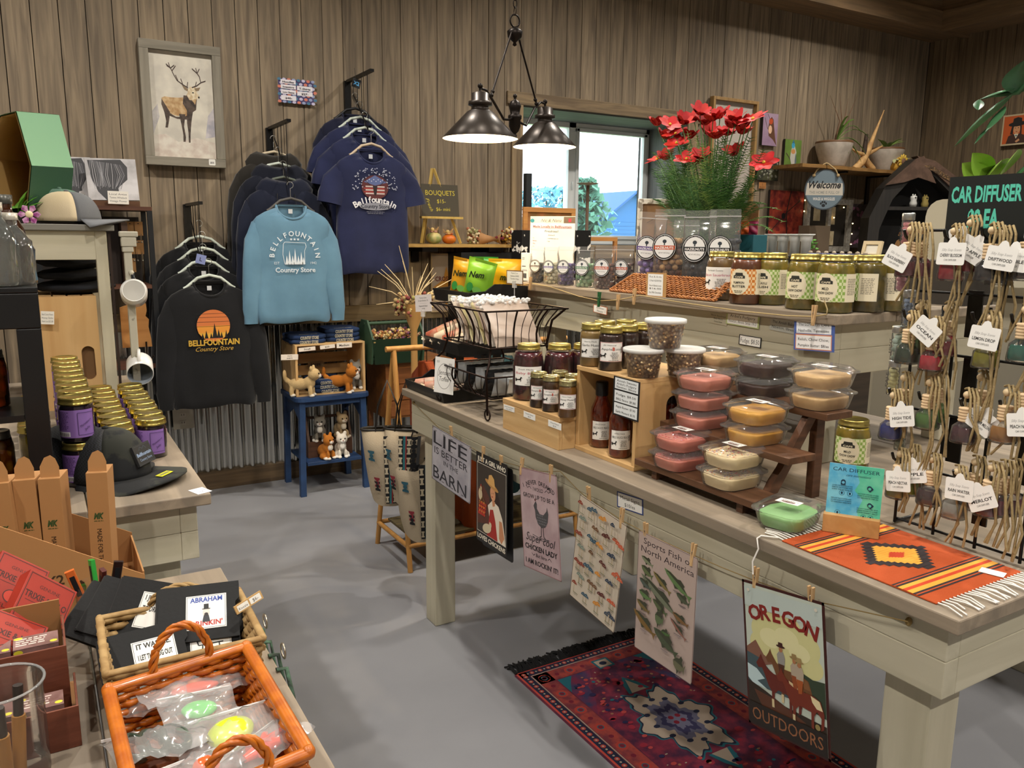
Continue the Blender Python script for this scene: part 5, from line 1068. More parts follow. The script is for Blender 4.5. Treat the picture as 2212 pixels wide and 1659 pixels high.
def diffuser(label,px,py,col,name=None,tagpx=None,trot=0,dx=0,seed=0,cordlen=.1,rz=0,top=None):
 """px, py: centre of the bottle"""
 x = GX-.055+dx; c = P(px,py,x=x); r = random.Random(seed+100)
 t = thing('car_diffuser',label,'diffuser',(x,c.y,c.z-.026),rz,'hanging car diffusers'); t.scale = (1.2,1.2,1.2)
 b = MB(); prof = [(.006,.0005),(.0175,.0005),(.0185,.004),(.0165,.026),(.009,.0335),(.008,.036)]; rs = [[(q*k_*math.copysign(abs(math.cos(a))**.75,math.cos(a)),q*k_*math.copysign(abs(math.sin(a))**.75,math.sin(a)),z_) for a in [2*pi*j/20 for j in range(20)]] for q,z_ in prof for k_ in (1,)]
 b.rings(rs,film('#ffffff',.03,.04,g=.9)); b.build('glass_bottle',t)
 l = MB(); rs = [[(q*math.copysign(abs(math.cos(a))**.75,math.cos(a)),q*math.copysign(abs(math.sin(a))**.75,math.sin(a)),z_) for a in [2*pi*j/20 for j in range(20)]] for q,z_ in ((.0155,.0035),(.0165,.006),(.0155,.022),(.014,.0255))]; l.rings(rs,M(col,.15,coat=1)); l.build('liquid',t)
 k = MB(); pr = []
 for j in range(5): z_ = .034+j*.0046; pr += [(.0098,z_),(.0108,z_+.0012),(.0108,z_+.003),(.0098,z_+.0042)]
 k.lathe([(.006,.033)]+pr+[(.0,.0575)],CAPW_,18,cap=False); k.build('wooden_cap',t)
 zb_ = .095; cd = MB(); hook_dx = .012
 cd.tube([(0,.002,.056),(.004,.006,.066),(hook_dx*.5,.004,.078),(hook_dx,0,.084),(hook_dx*.5,-.006,.078),(.0,-.005,.066),(0,-.002,.056)],.0019,CORD,6)
 for j in range(3):
  e_ = r.uniform(-.02,.02); cd.tube([(hook_dx*.4,-.004+.006*j,.084),(-.004,-.014+.006*j,.088),(-.010,-.022+.006*j,.076),(-.012,-.026+.008*j+e_*.2,.045),(-.010,-.022+e_*.6,.05-cordlen*.6),(-.008,-.020+e_+.006*j,.05-cordlen)],.0019,CORD,6)
 cd.build('cord',t)
 bd = MB(); bd.sph((-.002,.0,.0765),.006,BEAD,12,8); bd.build('bead',t)
 if name:
  tp = (P(tagpx[0],tagpx[1],x=x-.026)-t.location)/1.2; s_ = MB(); w_,h_ = .044,.034; s_.T = Matrix.Translation(tp) @ FX(0,0,0) @ Rz(trot) @ T(-w_/2,-h_/2,0) @ Rx(-.1)
  s_.prism(outline_round(w_,h_,.003)[:5]+[(w_*.68,h_),(w_*.6,h_+.007),(w_*.5,h_+.009),(w_*.4,h_+.007),(w_*.32,h_)]+outline_round(w_,h_,.003)[5:],-.0008,0,M('#ecebe8',.5)); A = Art(w_,h_,rough=.5); tagart(A,name); A.put(s_,Matrix()); s_.build('paper_tag',t)
 return t
D_ = diffuser
D_('deep red diffuser pair, left bottle in the top row',1962,570,'#6a1228','BLACK RASPBERRY',(1936,558),-.4,seed=1,cordlen=.09); D_('deep red diffuser, right bottle of the top row pair',1986,572,'#7a1430',dx=.012,seed=2,cordlen=.14)
D_('bright red diffuser behind the CHERRY BLOSSOM tag',2055,577,'#9c1026','CHERRY BLOSSOM',(2053,548),0,seed=3,cordlen=.12); D_('red diffuser right of the cherry blossom one, its tag turned',2090,560,'#8a1222','RED APPLE',(2098,540),-.5,dx=.02,seed=4,cordlen=.1)
D_('near black diffuser in the top row with an angled grey tag',2136,578,'#1c1216','DRIFTWOOD',(2160,558),-.12,seed=5,cordlen=.12); D_('near black diffuser behind the one with the angled tag',2160,585,'#1d1418',dx=.02,seed=6,cordlen=.13); D_('diffuser at the right frame edge of the top row',2215,575,'#2a1a20','BLUE NILE',(2185,560),-.1,dx=.01,seed=7,cordlen=.14)
D_('dark green diffuser at the left of the second row',1961,757,'#1a3416',seed=8,cordlen=.05); D_('olive green diffuser behind the left bottle of the second row',1980,735,'#3a5a20',dx=.02,seed=9)
D_('pinkish red diffuser in the second row below a folded tag',2013,772,'#b8102c','OCEAN',(1998,715),-.6,seed=10,cordlen=.04); D_('dark red diffuser behind the pinkish red one',2040,740,'#861428',dx=.015,seed=11,cordlen=.1)
D_('yellow-green diffuser with the LEMON DROP tag',2130,765,'#8a8414','LEMON DROP',(2124,730),-.08,seed=12,cordlen=.13); D_('teal diffuser at the right end of the second row',2208,750,'#0f6a5a',seed=13,cordlen=.1)
D_('bright blue diffuser with the HIGH TIDE tag',1925,922,'#14267a','HIGH TIDE',(1946,900),.25,seed=14,cordlen=.04); D_('dark blue diffuser behind the HIGH TIDE tag',1948,885,'#131a5a',dx=.015,seed=15,cordlen=.12)
D_('clear green diffuser in the third row',2003,898,'#4a7a20',seed=16,cordlen=.12); D_('green diffuser half behind the clear green one',2020,885,'#56862a',dx=.018,seed=17,cordlen=.1)
D_('small maroon diffuser in the third row',2083,927,'#4a1020',seed=18,cordlen=.06); D_('maroon diffuser behind crossed tags in the third row',2112,890,'#5a1826','CUCUMBER MELON',(2118,910),-.5,dx=.015,seed=19,cordlen=.09)
D_('amber diffuser at the right of the third row',2168,925,'#a8722a',seed=20,cordlen=.07); D_('diffuser at the frame edge with the upper PEACH NECTAR tag',2210,900,'#b87c30','PEACH NECTAR',(2207,918),.2,seed=21,cordlen=.09)
D_('pale yellow diffuser behind the lower PEACH NECTAR tag',1940,1048,'#8a7a1c','PEACH NECTAR',(1938,1040),.2,seed=22,cordlen=.07); D_('diffuser behind the APPLE tag in the bottom row',1965,1040,'#7a8420','APPLE',(1972,1022),.3,dx=.012,seed=23,cordlen=.1)
D_('maroon diffuser in the bottom row beside a bundle of cords',2008,1062,'#3c1218',seed=24,cordlen=.08); D_('clear diffuser with the RAIN WATER tag',2062,1090,'#a8a49c','RAIN WATER',(2070,1058),.08,seed=25,cordlen=.09); D_('grey clear diffuser behind the RAIN WATER bottle',2100,1070,'#8e8a84',dx=.02,seed=26,cordlen=.09)
D_('wine red diffuser, left of three at the bottom right',2135,1085,'#6a1a2c','MERLOT',(2118,1078),.5,seed=27,cordlen=.09); D_('wine red diffuser, middle of three at the bottom right',2160,1082,'#6a162c',dx=.012,seed=28,cordlen=.1); D_('wine red diffuser, right of three at the bottom right',2183,1080,'#5a1426',dx=.022,seed=29,cordlen=.12)
def vial(label,px,py,col,x=GX-.03):
 p = P(px,py,x=x); t = thing('candy_vial',label,'vial',(x,p.y,p.z-.036),0,'glass vials with metal caps beside the grid'); b = MB(); b.lathe([(0,0),(.0105,.0),(.0115,.002),(.0115,.056),(.0095,.061)],film('#ffffff',.05,.04,g=.9),18,cap=False); b.build('glass_tube',t)
 c = MB(); r = random.Random(px)
 for k in range(6): c.sph((r.uniform(-.002,.002),r.uniform(-.002,.002),.007+k*.0085),(.0088,.0088,.0065),M(col,.9,0,'fine',bump=1,sc=2),10,6)
 c.build('cotton_candy',t); l = MB(); l.lathe([(.0115,.058),(.012,.059),(.012,.070),(.011,.072),(0,.072)],M('#b9bbbb',.3,.9),18,cap=False); l.build('metal_cap',t)
 s_ = MB(); A = Art(.04,.008); A.text(label.split()[0].upper(),.02,.001,.006,'#2a2a2a',fit=.03); s_.T = frame((-.0118,.004,.012),(0,0,1),(0,1,0)); A.put(s_,Matrix()); s_.build('print',t)
vial('pink and red glass vial beside the owl, topmost of the string',1960,500,'#d88a90'); vial('pale pink glass vial below the topmost one',1948,590,'#d8a0b0'); vial('blue-grey glass vial at shelf height',1962,665,'#8a9cb8'); vial('mint green glass vial beside the shelf corner',1938,742,'#b8ccc0'); vial('pale yellow glass vial below the mint one',1930,815,'#ccc890'); vial('clear vial low down behind the blue diffuser',1946,935,'#a8ae9a')
aCar = P(2053,383,x=GX-.012)
def d_car(A):
 yc = lambda px: aCar.y-P(px,400,x=GX-.012).y; A.text('CAR DIFFUSER',yc(2058),.115,.040,'#58c8b0','l',bold=.035,fit=yc(2211)-yc(2058)); A.text('$8 EA.',yc(2133),.068,.046,'#58c8b0',bold=.04,fit=yc(2170)-yc(2098))
 for x_,y_,a_,ls in ((.028,.052,.25,('Local','made in','Corvallis')),(.165,.062,0,('Sample','Smells on','Sides'))):
  c_,s__ = math.cos(a_),math.sin(a_); o = [(x_+u*c_-v*s__,y_+u*s__+v*c_) for u,v in [(x-.018,y-.017) for x,y in outline_round(.036,.034,.006)]]; A.polys([o],'#e4e4e2')
  for j,l in enumerate(ls): q = (.009-.0095*j); A.text(l,x_-q*s__,y_+q*c_-.003,.008,'#222222',rot=a_)
a = P(2053,383,x=GX-.012); Wd,Hd = .23,.162; A = Art(Wd,Hd); d_car(A); cs = thing('shop_sign','black sign reading CAR DIFFUSER $8 EA. in turquoise above the grid','sign',(GX-.012,a.y-Wd,a.z-Hd)); b = MB(); b.T = FX(0,Wd,0); b.prism([(0,0),(Wd,0),(Wd,Hd),(0,Hd)],-.003,0,M('#0e1413',.5)); b.build('board',cs); p = MB(); A.put(p,FX(0,Wd,0)); p.build('print',cs)
# big-leaved plant and bright leaves behind the sign
def leaf(b,base,tip,wid,m,curl=.3,n=8,side=None):
 base,tip = Vector(base),Vector(tip); d = tip-base; s_ = (side or d.cross(Vector((0,0,1)))).normalized(); up = s_.cross(d.normalized())
 if up.z < 0: up = -up
 def f(u,v): w_ = wid*math.sin(pi*min(1,.04+.96*u))**.8*(1-u*.35); return base+d*u+s_*(v-.5)*w_+up*(curl*d.length*.4*math.sin(pi*u)-abs(v-.5)**1.5*w_*.5)
 b.grid(lambda v,u: f(u,v),6,n,m)
PLT = thing('tall_plant','tall dark green plant whose long leaves hang in from the upper right','plant',(2.36,.95,UZ)); LG = M('#2c5636',.35,0,'noise','#3f6e48',sc=1.5)
o = PLT.location; b = MB(); b.lathe([(0,0),(.05,0),(.07,.11),(.065,.11),(0,.1)],M('#5a4030',.6),20,cap=False); PT_ = b.build('pot',PLT)
G = lambda px,py,x: P(px,py,x=x)-o
b = MB(); b.tube([(0,0,.1),(.03,-.15,.45),G(2260,130,2.1),G(2200,200,2.1),G(2150,205,2.1)],.006,LG,8); b.tube([G(2260,130,2.1),G(2210,140,2.1)],.006,LG,8); b.build('stem',PLT)
for i,(a_,c_,w_) in enumerate((((2190,198),(2060,318),.07),((2195,190),(2115,215),.05),((2170,230),(2128,285),.045),((2140,270),(2104,312),.02),((2195,200),(2212,130),.09),((2115,215),(2113,238),.03))):
 b = MB(); leaf(b,G(*a_,2.1),G(*c_,2.06),w_,LG,.15); b.build('leaf',PLT)
BP = thing('leafy_plant','bright yellow-green broad-leaved plant just above the black diffuser sign','plant',(2.30,.99,UZ)); o2 = BP.location; G = lambda px,py,x: P(px,py,x=x)-o2
b = MB(); b.lathe([(0,0),(.04,0),(.05,.08),(.046,.08),(0,.075)],M('#7a5a44',.6),20,cap=False); b.build('pot',BP); LL = M('#7da838',.45,0,'noise','#94bd48',sc=1.5)
for i,(a_,c_,w_) in enumerate((((2130,385),(2078,352),.07),((2140,380),(2100,330),.07),((2120,395),(2165,345),.11),((2165,375),(2200,322),.07),((2150,380),(2120,365),.09),((2190,380),(2230,350),.1))):
 b = MB(); leaf(b,G(*a_,2.22),G(*c_,2.15),w_,LL if i < 5 else LG,.1,side=Vector((.3,-.6,.7))); b.build('leaf',BP)
b = MB(); b.tube([(0,0,.07),G(2135,390,2.22)],.004,LL,6); b.tube([(0,0,.07),G(2180,385,2.22)],.004,LL,6); b.build('stem',BP)
# ------------------------------------------------------------------ pendant lamp over the far end of the table
BRZ = M('#26201d',.38,.75); sh1,sh2 = P(1037,300,y=2.80),P(1176,318,y=3.10); cc = P(1112,262,y=2.96)
pl = thing('pendant_lamp','dark bronze two-shade pendant lamp hanging on a chain before the window','lamp',cc)
def rel(v): return Vector(v)-cc
b = MB(); c0 = Vector((0,0,0))
b.lathe([(0,-.075),(.008,-.07),(.01,-.055),(.006,-.05),(.016,-.04),(.024,-.02),(.024,.005),(.028,.01),(.028,.022),(.018,.028),(.022,.045),(.026,.06),(.018,.078),(.006,.084),(.005,.09),(.009,.098),(.006,.106),(0,.108)],BRZ,24); b.build('centre_column',pl)
top = rel(P(1112,75,y=2.96)); b = MB(); b.lathe([(0,-.045),(.009,-.04),(.006,-.03),(.012,-.024),(.028,-.01),(.032,.012),(.02,.022),(.008,.028),(0,.03)],BRZ,24,tuple(top)); b.build('hub',pl)
b = MB(); b.tube([top+Vector((.022*math.cos(a),0,.052+.024*math.sin(a))) for a in [2*pi*i/20 for i in range(20)]],.0035,BRZ,8,True); b.build('ring',pl)
b = MB(); z = top.z+.078; k = 0
while cc.z+z < CZ-.02:
 b.tube([Vector((top.x,top.y,z+.012))+(Vector((.008*math.cos(a),0,0)) if k % 2 else Vector((0,.008*math.cos(a),0)))+Vector((0,0,.017*math.sin(a))) for a in [2*pi*i/12 for i in range(12)]],.0022,BRZ,6,True); z += .028; k += 1
b.build('chain',pl)
b = MB(); b.lathe([(.06,CZ-cc.z-.025),(.06,CZ-cc.z-.002),(0,CZ-cc.z-.001)],BRZ,24,(top.x,top.y,0)); b.lathe([(.06,CZ-cc.z-.025),(0,CZ-cc.z-.03)],BRZ,24,(top.x,top.y,0),cap=False); b.build('ceiling_cap',pl)
for nm,s_,H in (('left',sh1,.115),('right',sh2,.115)):
 o = rel(s_); R_ = .143 if nm == 'left' else .14; b = MB(); SH = M('#3b342f',.35,.5); INN = M('#f4ecd2',.8)
 b.lathe([(R_,0),(R_+.001,.002),(.05,.098),(.032,.108),(.032,.12),(.045,.122),(.045,.135),(.034,.137),(.034,.165),(.02,.17),(0,.172)],SH,40,tuple(o),cap=False); sd = b.build('lamp_shade',pl)
 b = MB(); b.lathe([(R_-.001,.0005),(.048,.095),(.0,.1)],INN,40,tuple(o),cap=False); b.build('shade_lining',sd)
 b = MB(); b.lathe([(0,.0),(.014,.004),(.022,.022),(.016,.045),(.01,.06),(.0,.065)],M('#fff0cc',.5,emit=6),16,(o.x,o.y,o.z+.032)); b.build('bulb',sd)
 t0 = o+Vector((0,0,.172)); sgn = 1 if nm == 'left' else -1; d = Vector((o.x,o.y,0)); n_ = d.normalized()
 b = MB(); b.tube([t0,t0+Vector((0,0,.012)),t0-d*.16+Vector((0,0,.012)),t0-d*.36+Vector((0,0,-.02)),n_*.10+Vector((0,0,-.005+.0)),n_*.05+Vector((0,0,.0)),n_*.02+Vector((0,0,.012))],.005,BRZ,8); b.sph(tuple(t0+Vector((0,0,.02))),.01,BRZ); b.build('arm',pl)
 q = t0-d*.30+Vector((0,0,-.0)); b = MB(); b.tube([q,top+n_*.03],.004,BRZ,8); b.sph(tuple(q),.009,BRZ); b.sph(tuple(q+(top-q)*.06),.008,BRZ); b.build('rod',pl)
 lamp('pendant_bulb',cc+o+Vector((0,0,.012)),15,.02,(1,.78,.48))
# ------------------------------------------------------------------ framed elk and price sign on the wall
tl,tr,bl = (296,83),(473,105),(314.3,355.5); a,c,d = P(*tl,y=5.045),P(*tr,y=5.045),P(*bl,y=5.045); W_,H_ = c.x-a.x,a.z-d.z
BARN = M('#7d776a',.75,0,'wood','#968f80',ax='z',sc=.9); BARNX = M('#7d776a',.75,0,'wood','#968f80',ax='x',sc=.9)
t = thing('framed_picture','weathered grey frame with a painting of a bull elk on a pale ground','picture',(a.x,5.045,d.z)); b = MB(); m_ = .048
for q,mm in (((0,W_,0,m_),BARNX),((0,W_,H_-m_,H_),BARNX),((0,m_,m_,H_-m_),BARN),((W_-m_,W_,m_,H_-m_),BARN)): b.box(q[0],q[1],-.03,.02,q[2],q[3],mm)
b.build('frame_rim',t,bevel=.002)
w_,h_ = W_-2*m_,H_-2*m_; A = Art(w_,h_,rough=.7,unit=True); A._add([(0,0),(1,0),(1,1),(0,1)],[(0,1,2,3)],M('#ccc6ba',.7,0,'noise','#e2dccd',sc=.9,det=8))
A._add([(.0,.0),(1,0),(1,.16),(.7,.2),(.4,.15),(.2,.22),(0,.2)],[(0,1,2,3,4,5,6)],M('#cfc0b4',.7,0,'noise','#e4ddd0',sc=2,det=8)); A._add([(0,.2),(.12,.38),(.1,.5),(0,.42)],[(0,1,2,3)],M('#a9a5ab',.7,0,'noise','#cdc8c4',sc=2,det=8)); A._add([(.84,.2),(1,.22),(1,.5),(.9,.42)],[(0,1,2,3)],M('#a9a8b4',.7,0,'noise','#cfc9cc',sc=2,det=8))
EB = M('#b08a5c',.7,0,'noise','#d2b58a',sc=4,det=8); ED = M('#3a302b',.7,0,'noise','#5e5046',sc=4,det=8)
body = [(.16,.50),(.17,.56),(.22,.575),(.33,.57),(.46,.575),(.55,.585),(.62,.66),(.66,.665),(.70,.70),(.745,.665),(.72,.62),(.73,.56),(.70,.50),(.66,.45),(.60,.41),(.50,.40),(.38,.40),(.27,.42),(.20,.44)]
A._add(body,[tuple(range(len(body)))[::-1]],EB); A._layers = None
for L in ([(.17,.55),(.16,.50),(.20,.42),(.22,.34),(.20,.28),(.24,.28),(.27,.36),(.29,.43)],[(.20,.45),(.38,.39),(.50,.395),(.60,.42),(.55,.37),(.40,.37),(.25,.40)],[(.43,.42),(.53,.42),(.50,.30),(.52,.20),(.51,.155),(.475,.155),(.48,.22),(.46,.32)],[(.56,.46),(.66,.46),(.62,.34),(.595,.22),(.59,.15),(.56,.15),(.565,.24),(.55,.34)],[(.52,.60),(.60,.60),(.70,.52),(.735,.60),(.71,.47),(.64,.44),(.56,.46),(.50,.52)]): A._add(L,[tuple(range(len(L)))],ED)
A._add([(.575,.60),(.60,.665),(.64,.69),(.70,.68),(.755,.625),(.775,.60),(.755,.575),(.70,.575),(.66,.56),(.61,.56)],[tuple(range(10))],M('#c9b08a',.7,0,'noise','#e8dcc0',sc=6)); A.disc(.766,.592,.014,.010,'#2a2422'); A.disc(.675,.632,.016,.006,'#2a2422'); A.poly([(.60,.665),(.50,.70),(.54,.655),(.59,.64)],'#8d7a60'); A.poly([(.70,.675),(.80,.69),(.77,.655),(.72,.65)],'#8d7a60')
AN = '#4a3c36'
for L in ([(.60,.675),(.52,.70),(.43,.735),(.38,.79),(.34,.845),(.28,.865)],[(.34,.845),(.27,.88)],[(.335,.84),(.31,.895)],[(.34,.845),(.40,.875)],[(.36,.82),(.42,.87)],[(.52,.70),(.49,.755)],[(.45,.725),(.41,.785)],[(.585,.68),(.60,.73)],[(.66,.68),(.74,.70),(.81,.735),(.795,.79),(.76,.82),(.68,.86)],[(.76,.82),(.74,.87)],[(.76,.82),(.80,.865)],[(.81,.735),(.89,.755)],[(.72,.695),(.74,.74)]):
 A.line([(u,v) for u,v in L],.011,AN)
p = MB(); p.box(m_,W_-m_,-.004,0,m_,H_-m_,M('#ccc6ba',.7)); p.build('canvas',t); p = MB(); A.put(p,frame((m_,-.0045,m_),(1,0,0),(0,0,1))); p.build('painting',t)
s_ = MB(); s_.T = FY(W_-.095,-.0302,.012); s_.prism(outline_round(.036,.034,.005),0,.0004,WHITE); A = Art(.036,.034); A.text('$55',.018,.010,.014,'#333333',bold=.03); A.put(s_,T(0,0,.0004)); s_.build('price_sticker',t)
def wallpanel(name,label,cat,tl,tr,bl,draw,base='#ffffff',y=5.05,th=.004,h=None,group=None,m=None):
 a,c,d = P(*tl,y=y),P(*tr,y=y),P(*bl,y=y); w_,h_ = c.x-a.x,h or a.z-d.z; A = Art(w_,h_,rough=.6,unit=True); draw(A)
 return panel(name,label,cat,FY(a.x,y,a.z-h_),w_,h_,base,th,A,group=group,m=m)
def d_hood(A):
 A.rect(0,0,1,1,'#4a3f6e'); r = random.Random(2); cs = ['#d8806a','#9aa4c8','#4a7a9a','#c9c4e0']
 for j in range(7):
  for i in range(8): A.disc(.03+i*.135+(.06 if j % 2 else 0),.04+j*.155,.052,.062,cs[(i+j*3) % 4],12)
 for x,y,w,h,t_ in ((.07,.79,.42,.17,'Hoodies'),(.07,.58,.42,.17,'Sweatshirts'),(.07,.36,.42,.18,'Long Sleeve'),(.07,.1,.42,.2,'$40-'),(.52,.56,.44,.19,'T-Shirts'),(.52,.34,.44,.18,'$27-')): A.rect(x,y,w,h,'#ece8ee');
 for x,y,s,t_,f in ((.28,.83,.1,'Hoodies',.32),(.28,.62,.09,'Sweatshirts',.32),(.28,.4,.09,'Long Sleeve',.32),(.28,.15,.11,'$40-',.2),(.74,.6,.11,'T-Shirts',.32),(.74,.38,.11,'$27-',.2)): A.text(t_,x,y,s,'#2a2430',bold=.04,fit=f)
wallpanel('price_sign','spotted purple and coral price sign for hoodies and T-shirts on the plank wall','sign',(600,168),(677,172),(603,220),d_hood)
# ------------------------------------------------------------------ wall shelf with easel sign, pumpkins and bouquets
SHW = M('#a4803f',.6,0,'wood','#c09a58',ax='x',sc=.8); sz = 1.505
t = thing('wall_shelf','short wooden wall shelf on black brackets left of the window','shelf',(2.04,4.80,sz)); b = MB(); b.box(0,.93,0,.265,-.022,0,SHW); b.build('shelf_board',t,bevel=.002)
for x in (.13,.62): b = MB(); b.box(x,x+.11,.0,.26,-.05,-.0225,BLKM); b.box(x+.03,x+.08,.235,.262,-.12,-.05,BLKM); b.build('bracket',t)
OAK = M('#c0a050',.6,0,'wood','#d8b868',ax='z',sc=.8); ey = 4.87
def ez(px,py,y=ey): return P(px,py,y=y)
ap = ez(935,364); o = thing('easel_sign','chalkboard on a yellow easel reading BOUQUETS','sign',(ap.x,ey,sz)); r_ = lambda v: Vector(v)-o.location
b = MB(); la,lb = ez(910,523),ez(995,523); la.z = lb.z = sz+.004
for q,e_ in ((la,Vector((-.006,0,0))),(lb,Vector((.006,0,0)))):
 m0,m1 = r_(q),r_(ap)+e_; b.tube([m0,m1],.010,OAK,4)
b.build('front_leg',o); b = MB(); b.tube([r_(ap),Vector((0,.16,.004))],.008,OAK,4); b.build('rear_leg',o)
c1,c2 = r_(ez(905,467)),r_(ez(994,471)); zc = c1.z; b = MB(); b.box(c1.x,c2.x,-.045,-.012,zc-.014,zc,OAK); b.build('ledge',o)
A = Art(.27,.205,rough=.8); A.text('BOUQUETS',.135,.135,.045,'#c9b83c',fit=.21); A.text('$15-',.14,.085,.035,'#c9b83c'); A.text('$6- mini',.15,.035,.032,'#c9b83c',fit=.1); A.text('Fresh',.045,.07,.03,'#c9b83c',rot=-1.2,fit=.09,shear=.4)
F = frame((c1.x+.01,-.03,zc+.001),(1,0,0),(0,.13,1)); b = MB(); b.T = F; b.box(0,.265,0,.205,0,.004,M('#4b4538',.85)); A.put(b,T(0,0,.0042)); b.build('chalkboard',o)
def pumpkin(label,px,x_r,h,col,col2,rib=.12):
 p = P(px,520,y=4.84); t = thing('pumpkin',label,'pumpkin',(p.x,4.84,sz),0,'small pumpkins on the wall shelf'); b = MB(); n = 32; rs = []
 for k in range(9):
  a = -pi/2+pi*k/8; rs.append([(x_r*math.cos(a)**.8*(1-rib*(math.cos(4*2*pi*j/n)*.5+.5)**3)*math.cos(2*pi*j/n) if k not in (0,8) else .001*math.cos(2*pi*j/n),x_r*math.cos(a)**.8*(1-rib*(math.cos(4*2*pi*j/n)*.5+.5)**3)*math.sin(2*pi*j/n) if k not in (0,8) else .001*math.sin(2*pi*j/n),h/2+h/2*math.sin(a)) for j in range(n)])
 b.rings(rs,M(col,.45,0,'noise',col2,sc=2)); b.build('flesh',t); s_ = MB(); r = random.Random(px)
 for k in range(16): a = r.random()*6.28; q = Vector((.02*math.cos(a),.02*math.sin(a),h+.004)); s_.sph(tuple(q),(.010,.008,.006),M(r.choice(['#a8572f','#c99a5a','#8a6a3a','#b98a7a']),.8),6,4); s_.tube([q*.5+Vector((0,0,h*.5)),q+Vector((.02*math.cos(a),.01,.025*r.random()+.01))],.0012,M('#b98f5a',.8),4)
 s_.sph((-.012,-.005,h+.016),.014,M('#c9a86a',.7)); s_.build('dried_topping',t)
pumpkin('small cream and green striped pumpkin under the easel',937,.052,.075,'#c9b878','#8a9a5a'); pumpkin('small orange pumpkin under the easel, right of the striped one',970,.046,.062,'#c8641a','#d8781f',.06)
def bouquet(label,px,py,seed,cols,y=4.88,z=sz,L=.2,rz=-.5,cone='#a87c50'):
 p = P(px,py,y=y); t = thing('dried_bouquet',label,'bouquet',(p.x,y,z+.035),rz,'dried flower bouquets'); b = MB(); b.T = Ry(pi/2); b.lathe([(.004,-L*.55),(.03,-L*.1),(.048,L*.1)],M(cone,.8),14,cap=False); b.build('paper_cone',t,solid=.001)
 f = MB(); r = random.Random(seed)
 for k in range(110):
  q = Vector((L*.08+r.random()*L*.42,r.gauss(0,.028),r.gauss(.01,.026))); f.sph(tuple(q),(.006+.007*r.random(),)*3,M(r.choice(cols),.8),6,4)
  if k % 3 == 0: f.tube([Vector((-.02,0,0)),q],.001,M('#8f7c50',.8),4)
 f.build('dried_flowers',t)
bouquet('dried bouquet of pale and rust flowers on the wall shelf',1042,510,1,['#c9b890','#b8a07a','#a8674a','#d8c8a8','#8a8a5a'],rz=2.6); bouquet('dried bouquet of yellow and burgundy flowers at the shelf end',1085,505,2,['#c99a2a','#7a2a34','#8a6a3a','#d8c090','#b8862a'],rz=-1.2)
# things under that shelf
def d_cross(A): A.rect(0,0,1,1,'#b39c78'); A.rect(.03,.03,.94,.94,'#a89888'); A.poly([(.38,.78),(.47,.55),(.85,.42),(.5,.38),(.38,.06),(.28,.38),(.0+.04,.42),(.3,.55)],'#c48a34'); A.text('CROSSROADS',.5,.53,.11,'#6a2f26',fit=.8,bold=.03); [A.text(c,.52,.86-.115*i,.09,'#6a2f26' if i > 3 else '#5a5a58',bold=.02) for i,c in enumerate('MELROAD')]
wallpanel('framed_picture','tan framed print reading CROSSROADS over an orange compass star, below the wall shelf','picture',(931,547),(1016,547),(930,675),d_cross,'#b39c78',y=5.02,th=.015)
simple_box('black_cabinet','plain black cabinet front under the wall shelf beside the window','cabinet',2.46,2.98,4.82,5.03,.0,1.45,M('#0f1012',.5))
# counter below the window with things on it
cnt = ptable('window_counter','grey-white painted counter below the window behind the long table',2.50,4.9,3.9,4.5,1.2)
for px0,px1,lb in ((1128,1160,'black and white splotched box left of the acrylic sign'),(1243,1277,'black and white splotched box right of the acrylic sign')):
 a,c = P(px0,497,y=4.0),P(px1,497,y=4.0); simple_box('splotched_box',lb,'box',a.x,c.x,4.0,4.12,1.2003,a.z,COW)
a,c = P(1128,447,y=4.25),P(1240,452,y=4.25); t = thing('framed_picture','orange wooden frame with an autumn landscape behind the acrylic sign','picture',(a.x,4.25,1.2003)); W_,H_ = c.x-a.x,a.z-1.2; OW = M('#a8713c',.5,0,'wood','#c08a4c',ax='x',sc=.8); b = MB()
for q in ((0,W_,0,.03),(0,W_,H_-.03,H_),(0,.03,.03,H_-.03),(W_-.03,W_,.03,H_-.03)): b.box(q[0],q[1],-.02,0,q[2],q[3],OW)
b.build('frame_rim',t,bevel=.002); b = MB(); b.box(.03,W_-.03,-.006,-.002,.03,H_-.03,M('#8c6a3c',.6,0,'noise','#c07a4a',sc=.9)); b.build('landscape_print',t)
a,c = P(1262,512,y=4.3),P(1330,515,y=4.3); t = thing('photo_holder','low light-wood frame standing under the window','frame',(a.x,4.3,1.2003)); W_,H_ = c.x-a.x,a.z-1.2; b = MB()
for q in ((0,W_,0,.025),(0,W_,H_-.025,H_),(0,.025,.025,H_-.025),(W_-.025,W_,.025,H_-.025)): b.box(q[0],q[1],-.02,0,q[2],q[3],OW)
b.build('rim',t)
pz = P(1270,396,y=4.4); t = thing('pole_lamp','slim brown pole with a flat pale disc top in front of the window','lamp',(pz.x,4.4,1.2003)); b = MB(); b.lathe([(.07,0),(.07,.01),(.01,.015),(.011,pz.z-1.21)],M('#5a4432',.6),16,cap=False); b.build('pole',t); b = MB(); b.lathe([(0,pz.z-1.215),(.06,pz.z-1.205),(.075,pz.z-1.2),(0,pz.z-1.195)],M('#b9b4a0',.5),24,cap=False); b.build('disc_top',t)
a = P(1134,375,y=4.6); simple_box('dark_post','narrow dark post standing at the left edge of the window','post',a.x-.012,a.x+.03,4.56,4.6,0,a.z,M('#1c2124',.6))
